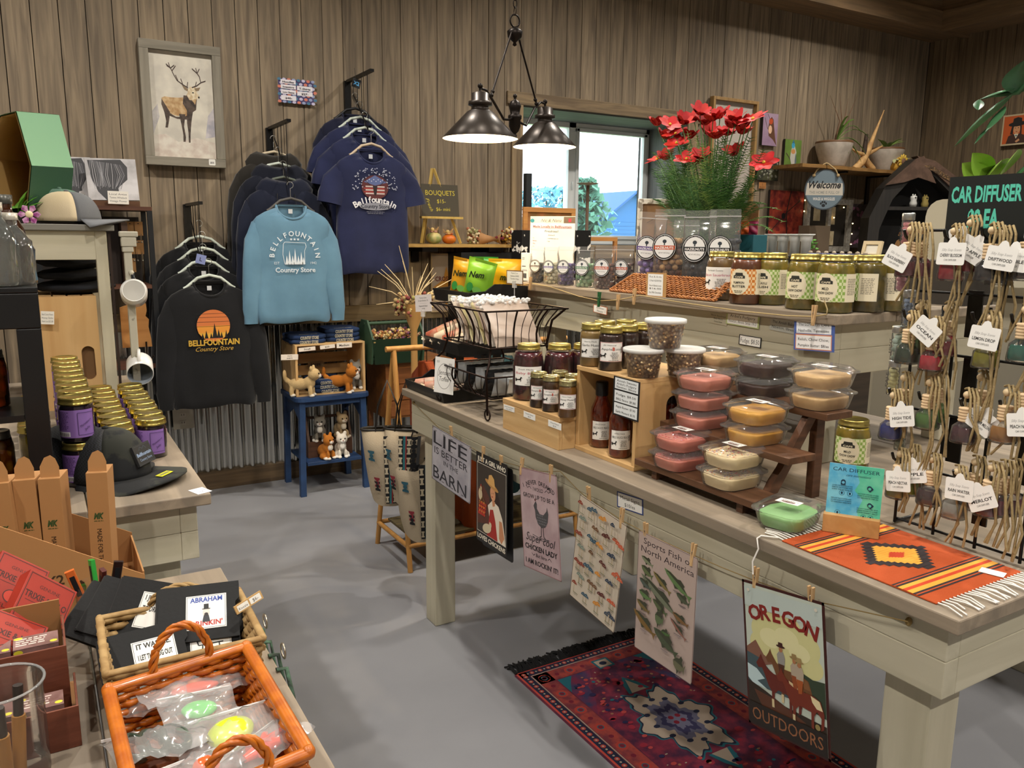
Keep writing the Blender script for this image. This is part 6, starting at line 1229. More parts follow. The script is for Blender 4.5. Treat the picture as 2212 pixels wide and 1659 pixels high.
# ------------------------------------------------------------------ pictures on the right part of the wall
a,c,d = P(1540,207,y=5.03),P(1638,215,y=5.03),P(1635,470,y=5.03); t = thing('framed_picture','tall pale print of thistle flowers in a light wood frame behind the red flowers','picture',(a.x,5.06,d.z)); W_,H_ = c.x-a.x,a.z-d.z; b = MB(); LW = M('#8a6a40',.55,0,'wood','#a5834f',ax='z',sc=.8)
for q in ((0,W_,0,.025),(0,W_,H_-.025,H_),(0,.025,.025,H_-.025),(W_-.025,W_,.025,H_-.025)): b.box(q[0],q[1],-.045,0,q[2],q[3],LW)
b.build('frame_rim',t,bevel=.002); A = Art(W_-.05,H_-.05,rough=.7); A.rect(0,0,A.w,A.h,'#b3aaa0')
for x,h in ((.35,.82),(.55,.6),(.7,.42),(.25,.5)): A.line([(A.w*.5,0),(A.w*x,A.h*h)],.004,'#8a8a6a'); A.disc(A.w*x,A.h*h,.02,.025,'#8a6070')
b = MB(); A.put(b,FY(.025,-.006,.025)); b.build('print',t)
def canvas(label,tl,tr,bl,draw,y=5.04,th=.025): return wallpanel('canvas_print',label,'picture',tl,tr,bl,draw,'#2a2522',y=y,th=th)
def d_hum(A): A._add([(0,0),(1,0),(1,1),(0,1)],[(0,1,2,3)],M('#8a6f8a',.6,0,'noise','#a890a4',sc=.4)); A.line([(.1,.85),(.3,.55),(.95,.05)],.03,'#4a3a30'); A.poly([(.42,.3),(.35,.55),(.42,.78),(.55,.9),(.68,.82),(.75,.6),(.85,.3),(.98,.02),(.7,.2)],'#5c3a26'); A.disc(.52,.76,.13,.10,'#b5481e'); A.disc(.5,.5,.12,.13,'#d8b090'); A.line([(.45,.82),(.28,.97)],.02,'#2a2220'); A.disc(.53,.84,.02,.02,'#111111')
def d_lazuli(A): A._add([(0,0),(1,0),(1,1),(0,1)],[(0,1,2,3)],M('#4f6a2a',.6,0,'noise','#6a8a3a',sc=.4)); A.line([(.1,.55),(.45,.3),(.7,.05)],.04,'#3a2f26'); A.poly([(.35,.4),(.38,.62),(.45,.8),(.6,.8),(.72,.6),(.7,.35),(.6,.15),(.5,.1)],'#b5b4ac'); A.disc(.52,.62,.13,.08,'#c08a54'); A.disc(.5,.82,.10,.10,'#3a9ac0'); A.poly([(.42,.88),(.5,1.0),(.58,.88)],'#2a6a8a'); A.poly([(.68,.6),(.76,.3),(.66,.15),(.64,.35)],'#5a6a70'); A.disc(.5,.84,.015,.012,'#111111')
def d_mottle(c1,c2,c3,sc):
 def d(A): A._add([(0,0),(1,0),(1,1),(0,1)],[(0,1,2,3)],M(c1,.6,0,'noise',c2,sc=sc,det=8)); r = random.Random(c1); [A.disc(r.random()*.9+.05,r.random()*.9+.05,.03+.04*r.random(),.03+.03*r.random(),c3,8,r.random()*3) for _ in range(26)]; A.line([(.1,.1),(.5,.5),(.9,.8)],.02,'#2a1a18'); A.line([(.55,0),(.5,.5),(.6,1)],.03,'#2a1a18')
 return d
canvas('hummingbird canvas with orange throat on a mauve ground',(1650,243),(1682,246),(1645,313),d_hum); canvas('blue-headed songbird canvas on a green ground',(1697,300),(1732,303),(1690,367),d_lazuli)
canvas('small dark canvas with pale leaves behind the lowest red flower',(1638,337),(1684,339),(1632,388),d_mottle('#1c1f1a','#4a4a30','#8a8a7a',1)); canvas('square red maple leaf canvas with a small bird',(1665,410),(1738,412),(1668,506),lambda A: (d_mottle('#5a1414','#a8402a','#7a1f1c',1.2)(A),A.disc(.42,.42,.06,.07,'#15161a')))
canvas('dark canvas with pink blossom branches',(1840,440),(1908,444),(1830,535),d_mottle('#2a2428','#4a3e42','#8f5a7a',1))
wallpanel('price_tag','small orange tag pinned under the dark leaf canvas','tag',(1640,393),(1655,394),(1640,407),lambda A: (A.rect(0,0,1,1,'#a8703c'),A.text('2',.5,.5,.4,'#3a2a1a'),A.scribble(.1,.25,.8,2,.15,'#5a3a1a')),y=5.055,th=.002)
# window frame display board with small cards
a,c,d = P(1742,432,y=5.03),P(1842,424,y=5.03),P(1745,520,y=5.03); t = thing('window_frame_display','old white window frame used as a display board with cards and a string of lights','display',(a.x,5.05,d.z-.1)); W_,H_ = c.x-a.x,a.z-d.z+.12; b = MB(); OWH = M('#8a847a',.8,0,'noise','#b0a99c',sc=3)
for q in ((0,W_,0,.05),(0,W_,H_-.05,H_),(0,.05,.05,H_-.05),(W_-.06,W_,.05,H_-.05),(W_*.5-.02,W_*.5+.02,.05,H_-.05)): b.box(q[0],q[1],-.035,0,q[2],q[3],OWH)
b.build('frame_rim',t,bevel=.002)
b = MB(); b.box(.05,W_-.06,-.008,0,.05,H_-.05,M('#2b251e',.8)); b.build('backing',t)
for x,z,ww,hh in ((.12,.28,.09,.13),(.32,.25,.1,.16),(.33,.06,.09,.13),(.14,.1,.1,.08)): b = MB(); b.box(x,x+ww,-.012,-.009,z,z+hh,M('#a89470',.8,0,'noise','#bfae8c',sc=2)); b.build('pinned_card',t)
b = MB(); r = random.Random(9)
for k in range(10): q = (r.choice((-.03,W_+.02)) if k % 2 else W_*k/10,-.03,H_*(k+.5)/10); b.sph(q,.006,M('#ffd890',.5,emit=8),8,5)
b.build('fairy_lights',t)
simple_box('white_tray','white-edged tray leaning on the wall below the welcome sign','tray',P(1745,490,y=4.9).x,P(1790,490,y=4.9).x,4.88,5.0,P(1745,520,y=4.9).z-.2,P(1745,487,y=4.9).z,M('#6a5a48',.7))
# welcome disc
wc = P(1781,410,y=4.70); t = thing('welcome_sign','round grey-blue Welcome sign with a paw print hanging from the rope','sign',wc); R_ = abs(P(1822,410,y=4.70).x-P(1741,408,y=4.70).x)/2; WF = frame((0,0,0),(.83,-.56,0),(0,0,1)); R_ *= .70; b = MB(); b.T = WF; b.prism([(R_*math.cos(2*pi*i/40),R_*math.sin(2*pi*i/40)) for i in range(40)],-.006,0,M('#3a4248',.6)); b.build('board',t)
A = Art(2*R_,2*R_,rough=.6); A.disc(R_,R_,R_*.94,R_*.94,'#6a7a84',40); hh = R_*.30; A.poly([(R_-R_*.93,R_-hh*.9),(R_+R_*.93,R_-hh*.9),(R_+R_*.88,R_+hh*1.1),(R_-R_*.88,R_+hh*1.1)],'#c0b8aa'); A.text('Welcome',R_,R_+R_*.08,R_*.5,'#15161a',fit=R_*1.6,shear=.3,bold=.03); A.text('THIS HOME IS FULL OF',R_,R_-R_*.2,R_*.2,'#8a8a84',fit=R_*1.5,bold=.02); A.text('WAGS & WIGGLES',R_,R_-R_*.52,R_*.2,'#d8d4cc',fit=R_*1.1,bold=.02); A.disc(R_,R_-R_*.78,R_*.09,R_*.08,'#15161a'); [A.disc(R_+R_*x,R_-R_*y,R_*.045,R_*.06,'#15161a') for x,y in ((-.13,.68),(-.05,.61),(.05,.61),(.13,.68))]
p = MB(); A.put(p,WF @ T(-R_,-R_,.0005)); p.build('print',t); b = MB(); b.T = Rz(-.6); ra = P(1781,352,y=4.70)-wc; b.tube([(-R_*.6,-.01,R_*.72),(-R_*.45,-.01,R_*1.0),(-R_*.1,.0,ra.z*.97),(0,.0,ra.z),(R_*.1,0,ra.z*.97),(R_*.45,-.01,R_*1.0),(R_*.6,-.01,R_*.72)],.006,M('#b39a70',.9),8); b.sph((-R_*.6,-.012,R_*.7),.014,M('#b39a70',.9)); b.sph((R_*.6,-.012,R_*.7),.014,M('#b39a70',.9)); b.build('rope',t)
# wall shelf with pots and driftwood
s2a,s2b = P(1734,352,y=4.72),P(1965,376,y=4.72); s2z = s2a.z; WSB = M('#7d5a30',.6,0,'wood','#9a7440',ax='x',sc=.8)
t = thing('wall_shelf','live-edge wooden wall shelf carrying pots and driftwood on the right','shelf',(s2a.x,4.72,s2z)); b = MB(); ln = s2b.x-s2a.x; b.prism([(0,0)]+[(ln*i/16,-.01+.012*math.sin(i*1.9)) for i in range(1,16)]+[(ln,0),(ln,.345),(0,.345)],-.03,-.001,WSB); b.build('shelf_board',t)
for x in (ln*.42,ln*.9): b = MB(); b.box(x,x+.04,.33,.348,-.35,-.031,BLKM); b.box(x,x+.04,.05,.33,-.045,-.031,BLKM); b.build('bracket',t)
hk = MB(); hk.tube([Vector((wc.x-s2a.x,-.012,-.02)),Vector((wc.x-s2a.x,-.02,.01)),Vector((wc.x-s2a.x,.02,.005))],.003,BLKM,6); hk.build('hook',t)
CER = M('#a49a8e',.5,0,'noise','#b8aea2',sc=1.5)
def pot(label,px0,px1,pyt,y,fol):
 a,c = P(px0,pyt,y=y),P(px1,pyt,y=y); R_ = (c.x-a.x)/2*.86; h = a.z-s2z; t = thing('plant_pot',label,'plant',((a.x+c.x)/2,y,s2z+.0005),0,'glazed pots on the wall shelf'); b = MB(); b.lathe([(0,0),(R_*.6,0),(R_*.66,h*.1),(R_*.95,h*.7),(R_*1.0,h*.92),(R_*.98,h),(R_*.88,h),(R_*.85,h*.9),(0,h*.88)],CER,28,cap=False); b.build('pot',t); b = MB(); b.lathe([(R_*1.0,h*.92),(R_*1.01,h*.97),(R_*.99,h),(R_*.9,h*1.001)],M('#6a4a2e',.5),28,cap=False); b.build('rim',t); fol(t,R_,h)
def f1(t,R_,h):
 b = MB(); r = random.Random(3); m = M('#5a7a30',.5)
 for k,(tx,tz,bz) in enumerate(((-.02,.18,.1),(.15,.06,.2),(.22,-.10,.16),(.10,-.14,.12),(.05,.16,.1),(.24,.03,.18),(.02,-.1,.08),(.17,-.16,.16),(-.05,.1,.1))):
  p0,p2 = Vector((0,-.02,h)),Vector((tx*1.2,-R_*.9,h+tz*1.1)); p1 = (p0+p2)/2+Vector((0,0,bz)); pts = [p0*(1-u)**2+p1*2*u*(1-u)+p2*u*u for u in [i/8 for i in range(9)]]
  b.tube(pts,[.004,.009,.011,.012,.012,.011,.009,.006,.002],m,6,flat=.25)
 b.build('trailing_leaves',t); b = MB(); m = M('#6a4a32',.7)
 for k in range(4): a_ = -.6+k*.35; b.tube([(0,0,h),(.05+.03*k,0,h+.18),(-.1+.12*k,0,h+.38+.03*(k % 2))],[.006,.004,.001],m,5)
 b.build('dry_stalks',t)
def f2(t,R_,h):
 b = MB(); m = M('#7a9a48',.5)
 for k in range(8): a_ = k*.8; leaf(b,(0,0,h),(.16*math.cos(a_),-.05+.1*math.sin(a_),h+.08-.02*(k % 3)),.045,m,.3)
 for k in range(6): leaf(b,(-.05+.03*k,-R_*.8,h*.5),(-.12+.05*k,-R_*1.1,h*.3+.03*(k % 3)),.04,M('#b5b884',.5),.3)
 b.build('leaves',t)
pot('large grey glazed pot with trailing green leaves on the live-edge shelf',1772,1832,303,4.90,f1); pot('smaller grey glazed pot with pale leaves at the right of the driftwood',1888,1942,318,4.92,f2)
dw = P(1868,365,y=4.80); t = thing('driftwood','branching pale driftwood piece standing between the two pots','driftwood',(dw.x,4.80,s2z+.0005)); b = MB(); DW = M('#a88050',.7,0,'noise','#c8a068',sc=2); g = lambda px,py: P(px,py,y=4.80)-t.location
b.tube([g(1845,366),g(1862,350),g(1875,325),g(1885,300),g(1898,268),g(1910,238)],[.03,.035,.03,.018,.01,.004],DW,8); b.tube([g(1870,335),g(1890,325),g(1905,316)],[.022,.015,.008],DW,8); b.tube([g(1868,335),g(1850,328),g(1838,320)],[.02,.012,.005],DW,8); b.tube([g(1885,366),g(1872,350),g(1868,335)],[.03,.03,.02],DW,8); b.build('branch',t)
b = MB(); b.tube([g(1865,345),g(1868,320),g(1872,290)],[.022,.02,.015],M('#3a2a1e',.7),8); b.build('dark_stump',t)
sf = P(1948,350,y=4.76); t = thing('ceramic_sunflower','round yellow sunflower ornament at the right end of the live-edge shelf','ornament',(sf.x,4.80,s2z+.0005)); b = MB(); b.lathe([(0,0),(.05,0),(.075,.04),(.06,.1),(.03,.13),(0,.12)],M('#c89a3a',.5),20); b.build('body',t)
b = MB()
for k in range(12): a_ = k*pi/6; b.T = T(-.01,-.06,.085) @ Ry(-a_) ; b.sph((.045,0,0),(.028,.008,.014),M('#d8b44a',.5),8,5)
b.T = Matrix(); b.sph((-.01,-.066,.085),(.032,.014,.032),M('#7a5a44',.8),12,6); b.build('petals',t)
# barn-shaped bookcase
bx0,bx1 = P(1893,530,y=4.5).x,P(2070,530,y=4.5).x; apx = P(1968,345,y=4.5); t = thing('barn_bookcase','tall dark barn-shaped bookcase with a rusty metal roof strip in the corner','bookcase',(bx0,4.62,0),math.radians(-33)); g = lambda px,py: (P(px,py,y=4.5).x-bx0,P(px,py,y=4.5).z)
DB = M('#1a1815',.6,0,'wood','#2a2520',ax='z'); DBI = M('#0f0e0d',.8); W_ = bx1-bx0; out = [(0,0),(W_,0),(W_,g(0,500)[1]),g(2035,430),(apx.x-bx0+.12,apx.z-.02),(apx.x-bx0,apx.z),g(1925,405),g(1902,470)]; cxm,czm = W_*.5,1.2
inn = [(cxm+(x-cxm)*.84,z+(.05 if z < .1 else -.10)) for x,z in out]
b = MB(); b.T = FY(0,0,0); tri = tessellate_polygon([[Vector((x,z,0)) for x,z in out],[Vector((x,z,0)) for x,z in inn[::-1]]]); vv = out+inn[::-1]; fr = []
for t3 in tri:
 A_,B_,C_ = [vv[i] for i in t3]; fr.append(tuple(t3) if ((B_[0]-A_[0])*(C_[1]-A_[1])-(B_[1]-A_[1])*(C_[0]-A_[0])) > 0 else tuple(t3)[::-1])
b.add([(x,z,0) for x,z in vv],fr,DB)
for ring in (out,inn[::-1]): n = len(ring); b.add([(x,z,0) for x,z in ring]+[(x,z,-.2) for x,z in ring],[(i,n+i,n+(i+1) % n,(i+1) % n) for i in range(n)],DB)
b.build('case',t); b = MB(); b.T = FY(0,0,0); b.prism(inn,-.2,-.19,DBI); b.build('back_panel',t)
for pz_ in (447,540): z = P(1950,pz_,y=4.5).z; b = MB(); b.box(W_*.1,W_*.9,.01,.19,z-.03,z,DB); b.build('shelf',t)
RUST = M('#5a463a',.5,.4,'noise','#6e5648',sc=2); b = MB(); a1,a2,a3 = g(1925,400),(apx.x-bx0,apx.z),g(2040,430); b.T = FY(0,-.005,0)
b.prism([a1,g(1950,395),(a2[0]+.03,a2[1]-.16),g(1990,400),(a2[0]+.06,a2[1]+.02),a2],0,.02,RUST); b.build('roof_cap',t)
b = MB(); b.add([(a2[0],-.02,a2[1]+.02),(a2[0]+.16,-.02,a2[1]-.02),(a3[0]+.12,-.02,a3[1]-.05),(a3[0]-.08,-.02,a3[1]-.05),(a2[0],.1,a2[1]+.02),(a2[0]+.16,.1,a2[1]-.02),(a3[0]+.12,.1,a3[1]-.05),(a3[0]-.08,.1,a3[1]-.05)],[(3,2,1,0),(4,5,6,7),(0,1,5,4),(1,2,6,5),(2,3,7,6),(3,0,4,7)],RUST)
b.build('roof_strip',t); b = MB(); q0,q1 = Vector((a2[0]+.06,-.026,a2[1]-.06)),Vector((a3[0]-.03,-.026,a3[1]-.0)); s_ = Vector((.07,0,.0)); b.add([q0,q0+s_,q1+s_,q1],[(3,2,1,0)],M('#8a6a44',.8,0,'voro','#4a3826',sc=6)); b.build('bark_inlay',t)
for i,(px,col,l) in enumerate(((1963,'#c9c9c4','grey'),(1988,'#d8c070','yellow'))):
 p = P(px,446,y=4.48); zz = P(1950,447,y=4.5).z; t = thing('owl_figurine','tiny %s owl figurine on the barn bookcase shelf' % l,'figurine',(p.x,4.44,zz+.0005),0,'tiny owl figurines'); b = MB(); m = M(col,.6); b.lathe([(0,0),(.026,0),(.032,.03),(.024,.055),(.028,.07),(.026,.092),(.0,.10)],m,14); b.sph((-.016,0,.1),(.008,.006,.012),m,6,4); b.sph((.016,0,.1),(.008,.006,.012),m,6,4); b.build('body',t); b = MB(); b.sph((-.01,-.022,.078),.008,M('#222222',.4),8,5); b.sph((.01,-.022,.078),.008,M('#222222',.4),8,5); b.build('eyes',t)
p = P(1934,536,y=4.62); p.z = P(1950,540,y=4.5).z+.0005; t = thing('owl_figurine','larger tan wooden owl standing left of the pink vial','figurine',(p.x,4.62,p.z),0); OWM = M('#b0804c',.6,0,'wood','#c4945c',ax='z',sc=2); b = MB(); b.lathe([(0,0),(.05,0),(.062,.05),(.05,.11),(.055,.13),(.05,.17),(.0,.185)],OWM,18); b.sph((-.035,0,.185),(.014,.012,.02),OWM,8,5); b.sph((.035,0,.185),(.014,.012,.02),OWM,8,5); b.build('body',t); b = MB(); b.sph((-.02,-.045,.145),.014,M('#8a5a30',.6),8,5); b.sph((.02,-.045,.145),.014,M('#8a5a30',.6),8,5); b.build('eyes',t)
# woman picture on the right wall, drying line pins, notes
def d_lady(A):
 A.rect(0,0,1,1,'#b5a584'); A.rect(.05,.05,.9,.9,'#b5521e'); A.poly([(.18,.05),(.25,.3),(.4,.36),(.65,.36),(.8,.3),(.9,.05)],'#3a2218'); A.disc(.52,.52,.12,.16,'#c08a60'); A.poly([(.30,.35),(.34,.6),(.42,.66),(.40,.5),(.40,.35)],'#1f1612'); A.poly([(.7,.35),(.68,.6),(.62,.66),(.64,.5),(.64,.35)],'#1f1612'); A.disc(.52,.68,.30,.08,'#1a1614',a=.05); A.poly([(.36,.7),(.38,.86),(.52,.9),(.66,.86),(.68,.7)],'#1a1614'); A.disc(.47,.55,.02,.012,'#1a1210'); A.disc(.57,.55,.02,.012,'#1a1210'); A.disc(.52,.43,.035,.012,'#8a3020'); A.poly([(.44,.36),(.6,.36),(.52,.2)],'#d8c8a8'); A.disc(.52,.3,.03,.03,'#2a6a8a'); A.poly([(.5,.12),(.62,.2),(.66,.14),(.55,.07)],'#c08a60')
ya_,yb_ = P(2168,250,x=7.66),P(2232,235,x=7.66); zt_ = ya_.z; zb__ = P(2168,315,x=7.66).z; Fw = ya_.y-yb_.y; A = Art(Fw,zt_-zb__,rough=.6,unit=True); d_lady(A); panel('framed_picture','orange portrait print of a woman in a black hat on the right wall','picture',FX(7.66,ya_.y,zb__),Fw,zt_-zb__,'#b5a584',.03,A)
# pale counters seen behind the grid
CRM = M('#a09a8a',.6); t = thing('sales_counter','cream painted counter seen through the wire grid behind the table','counter',(3.0,-.2,0)); b = MB(); b.box(0,.6,0,2.3,0,1.36,CRM); b.build('body',t,bevel=.004); b = MB(); b.box(-.03,.63,-.03,2.33,1.3605,1.40,M('#bcb6a6',.5)); b.build('counter_top',t,bevel=.004); b = MB()
for k in range(6): j,q = k//2,k % 2; b = MB(); b.box(-.012,0,.1+j*.75,.78+j*.75,.75 if q else .15,1.25 if q else .68,M('#8f8a7c',.6)); b.build('drawer_front',t,bevel=.003)
t = thing('brown_cabinet','dark brown cabinet standing beyond the raised shelf','cabinet',(2.75,2.75,0)); b = MB(); b.box(0,1.2,0,.8,0,1.15,M('#33291f',.6,0,'wood','#423629',ax='x')); b.build('body',t,bevel=.003); b = MB()
for z in (.35,.75): b = MB(); b.box(-.012,-.001,.02,.78,z,z+.012,M('#15100c',.6)); b.build('drawer_gap',t)
a = P(2003,432,x=2.9); t = thing('cream_panel','cream board with rounded corners behind the black diffuser sign','board',(2.90,a.y-.5,1.4005)); b = MB(); b.T = FX(0,.5,0); b.prism(outline_round(.5,a.z-1.40,.06),-.02,0,M('#b8b29f',.6)); b.build('board',t)
# ------------------------------------------------------------------ cap table: jelly jars, caps, black stand, tall shelf, mugs
JEL = M('#1c0c1e',.15,coat=1); JY = M('#6a5a14',.15,coat=1); LV = M('#8a68b0',.55); GOLD = M('#c2b062',.24,.95)
def d_jel(A): w,h = A.w,A.h; A.scribble(w*.06,h*.9,w*.38,12,h*.055,'#4a3068'); A.rect(w*.08,h*.05,w*.36,h*.17,'#e8e4ea'); [A.rect(w*(.1+.03*i),h*.07,w*.014,h*.12,'#1a1a1a') for i in range(11)]; A.line([(w*.62,h*.1),(w*.62,h*.9),(w*.98,h*.9),(w*.98,h*.1),(w*.62,h*.1)],w*.01,'#3a2858'); A.text('Marionberry',w*.8,h*.5,h*.12,'#2a1a40',rot=.6,shear=.3,fit=w*.3); A.text('Jelly',w*.82,h*.3,h*.12,'#2a1a40',rot=.6,shear=.3,fit=w*.16)
jn = 0
def jelly(x,y,lev,lab,c=JEL,proto={}):
 k = (c is JEL)
 z = TZ+.0004+lev*.1075
 if k in proto: t = dup(proto[k],(x,y,z),random.uniform(-.5,.5) if lev or y > 2.2 else 0,lab)
 else: t = jar('jelly_jar',lab,x,y,z,.0375,.106,c,labfn(LV,d_jel) if k else None,group='gold-lidded jelly jars',z0=.12,z1=.74,neck=.99,shoulder=.1,lidcol=GOLD,face=math.radians(262),span=2.6,base=LV,glass=False,n=24); proto[k] = t
 return t
ordn = ['nearest','second','third','fourth','fifth','sixth','seventh','eighth','farthest']
for i in range(9):
 y = 2.115+i*.088
 for lev in (0,1): jelly(.062+.002*(i % 2),y,lev,'%s jelly jar from the front in the two-high column, %s layer' % (ordn[i],('lower','upper')[lev]))
for i in range(9): y = 2.26+i*.080; jelly(.153+.003*(i % 2),y-.045,0,'%s jelly jar from the front in the middle single-height column' % ordn[i],JEL if i % 3 else JY)
for i in range(8): y = 2.30+i*.080; jelly(.240+.003*(i % 2),y,0,'%s jelly jar from the front in the column along the table edge' % ordn[i])
for i in range(6): jelly(-.03,2.35+i*.085,0,'%s jelly jar from the front in the column left of the two-high one' % ordn[i],JEL if i % 2 else JY)
def bbcap(label,x,y,rz,front,mesh,bill,patch=None,sticker=False,z=TZ,group=None,low=1.0,name='baseball_cap'):
 t = thing(name,label,'cap',(x,y,z+.0005),rz,group); b = MB(); R_,H = .088,.118*low; n = 32
 def ring(k,a0=0,a1=2*pi,m=n):
  ph = k*pi/2; q = math.cos(ph)**.75 if k < 1 else .02; return [(R_*1.08*q*math.cos(a0+(a1-a0)*j/m),R_*.88*q*math.sin(a0+(a1-a0)*j/m),.012+H*math.sin(ph)**.95+.0) for j in range(m+1)]
 for a0,a1,m_,nm in ((-1.25,1.25,front,'crown_front'),(1.25,2*pi-1.25,mesh,'crown_back')):
  b = MB(); b.grid(lambda u,v,a0=a0,a1=a1: ((lambda k,a: (R_*1.12*(math.cos(k*pi/2)**.7 if k < .999 else .02)*math.cos(a),R_*.9*(math.cos(k*pi/2)**.7 if k < .999 else .02)*math.sin(a),.01+H*math.sin(k*pi/2)))(v,a0+(a1-a0)*u)),18,10,m_); b.build(nm,t,solid=.002)
 b = MB()
 def bl(u,v): a = (u-.5)*2.3; r0 = R_*1.05; L = .078*math.cos(a*.62)**.7; r1 = r0+L*v; return (r1*math.cos(a)*1.08,r1*math.sin(a)*.9,.016+.006*v-.028*(2*(u-.5))**2*v-.004*v*v)
 b.grid(bl,16,6,bill); b.build('bill',t,solid=.004)
 b = MB(); b.sph((0,0,.012+H),(.008,.008,.005),front,10,5); b.build('top_button',t)
 if patch: b = MB(); b.T = frame((R_*1.04,-.034,.042),(0,1,0),(-.38,0,1)); b.box(0,.072,0,.05,.004,.010,M('#15171b',.6)); A = Art(.072,.05,rough=.5); A.frame(.0012,'#2c3038',.002); A.text('Bellfountain',.036,.022,.012,'#8fa6c8',fit=.06,bold=.02); A.text('Country Store',.036,.010,.009,'#8fa6c8',fit=.05); A.line([(.02,.036),(.028,.044),(.036,.038),(.044,.044),(.052,.036)],.0015,'#2f3a4c'); A.put(b,T(0,0,.0102)); b.build('patch',t)
 if sticker: b = MB(); b.T = frame((.150,-.028,.0215),(.1,1,0),(-1,.1,.04)); b.box(0,.045,0,.018,0,.0006,M('#c8c81e',.5)); b.box(.004,.041,.005,.013,.0006,.0009,M('#7a7a4a',.5)); b.build('size_sticker',t)
 return t
CAMO = M('#2a2c26',.9,0,'noise','#15171a',sc=1.4,p0=.48,p1=.52); MSH = M('#101113',.8,0,'check','#22242a',sc=6)
p = P(258,1045,z=TZ); bbcap('black camouflage trucker cap with a Bellfountain patch and yellow bill sticker',p.x-.018,p.y+.045,-.62,CAMO,MSH,CAMO,True,True,group='black trucker caps')
bbcap('black mesh trucker cap nested behind the patched one',p.x-.085,p.y+.12,-.55,MSH,MSH,M('#15171a',.8),group='black trucker caps',z=TZ+.002)
F = frame(P(428,1068,z=TZ+.0008),P(452,1062,z=TZ+.0008)-P(428,1068,z=TZ+.0008),P(415,1046,z=TZ+.0008)-P(428,1068,z=TZ+.0008)); A = Art(.035,.045); A.text('Alternate',.018,.03,.008,'#2a3a6a',rot=2.9,shear=.3); A.text('$25',.016,.018,.008,'#2a3a6a',rot=2.9); panel('price_card','white handwritten price tag lying at the corner of the cap table','card',F,.035,.045,'#eceaf2',.0006,A)
F = FX(.345,0,0); b = MB(); p = P(357,925,x=.317); b.T = FX(.3165,p.y,p.z-.02); b.box(0,.04,0,.026,0,.001,M('#e8b8cc',.6)); tag(b.build('price_sticker'),'pink price sticker on the edge of the cap table beside the jars','sticker')
# black stand with bottles
BK2 = M('#101114',.35,0,'fine',bump=.05); sx1,sy0,sx0,sy1,szt = .006,1.93,-.50,2.06,1.440
def bframe(label,x0,x1,y0,y1,z0,z1,shelf=None):
 t = thing('display_stand',label,'stand',(x0,y0,z0)); W_,D,H = x1-x0,y1-y0,z1-z0; b = MB(); b.box(0,W_,0,D,H-.012,H,BK2); b.box(.0,W_,.0,D,H-.085,H-.0125,BK2); b.build('top_board',t,bevel=.002)
 for x in (0,W_-.045):
  b = MB(); b.box(x,x+.045,0,D,0,H-.0855,BK2); b.build('side_post',t,bevel=.002)
 for z in shelf or (): b = MB(); b.box(.0455,W_-.0455,0,D,z,z+.014,BK2); b.build('shelf',t)
 return t
bframe('black wooden display stand at the left edge holding honey bottles',sx0,sx1,sy0,2.16,TZ+.0003,szt,(.02,.20))
HON2 = M('#8a4a10',.1,coat=1)
def gbottle(label,px,py,y,h,r,col,capc,z=szt,kind=0):
 x = P(px,py,y=y).x; t = thing('glass_bottle',label,'bottle',(x,y,z+.0004)); b = MB(); n = 40; pr = [(.0,0),(r*.92,.002),(r,.01),(r,h*.5),(r*.9,h*.62),(r*.55,h*.76),(r*.36,h*.82),(r*.36,h*.92)]
 G_ = M('#c8ccc8',.08,0,coat=1,trans=.9) if kind else M(col,.1,0,'noise','#3a1a08',sc=3,coat=1); rs = []
 for k in range(15): u = k/14; i = min(len(pr)-2,int(u*(len(pr)-1))); f_ = u*(len(pr)-1)-i; q = pr[i][0]*(1-f_)+pr[i+1][0]*f_; z_ = pr[i][1]*(1-f_)+pr[i+1][1]*f_; rs.append([(q*(1+.045*math.cos(10*a+(k % 2)*pi)*(kind > 0))*math.cos(a),q*(1+.045*math.cos(10*a+(k % 2)*pi)*(kind > 0))*math.sin(a),z_) for a in [2*pi*j/n for j in range(n)]])
 b.rings(rs,G_); b.build('glass_body',t); b = MB(); b.lathe([(r*.4,h*.90),(r*.42,h*.91),(r*.42,h*1.0),(0,h*1.005)],M(capc,.35,.3),20,cap=False); b.build('cap',t); return t
gbottle('faceted clear glass bottle on the black stand at the left edge',30,600,2.0,.150,.042,'#ccd0cc','#c9c4b8',kind=1); gbottle('dark syrup bottle behind the faceted clear one',22,560,2.1,.19,.036,'#2a1408','#4a4a44'); gbottle('second faceted clear bottle, nearer the frame edge',2,600,1.97,.17,.036,'#ccd0cc','#b8b4a8',kind=1)
for i,(px,c,l,zz) in enumerate(((10,'#8a2f10','deep orange',.034),(42,'#a8781c','golden',.034),(14,'#b5561a','orange',.214),(44,'#a83a12','rusty orange',.214))):
 y = 2.03+.03*(i % 2); x = P(px,800,y=y).x; jar('preserve_jar','%s preserve jar inside the black stand, %s shelf' % (l,'lower' if zz < .1 else 'upper'),x-.055,y,TZ+zz+.001,.032,.125,M(c,.2,0,'voro','#5a2a08',sc=4,coat=1),None,group='preserve jars inside the black stand',lidcol=M('#b9bbbb',.3,.9),glass=False)
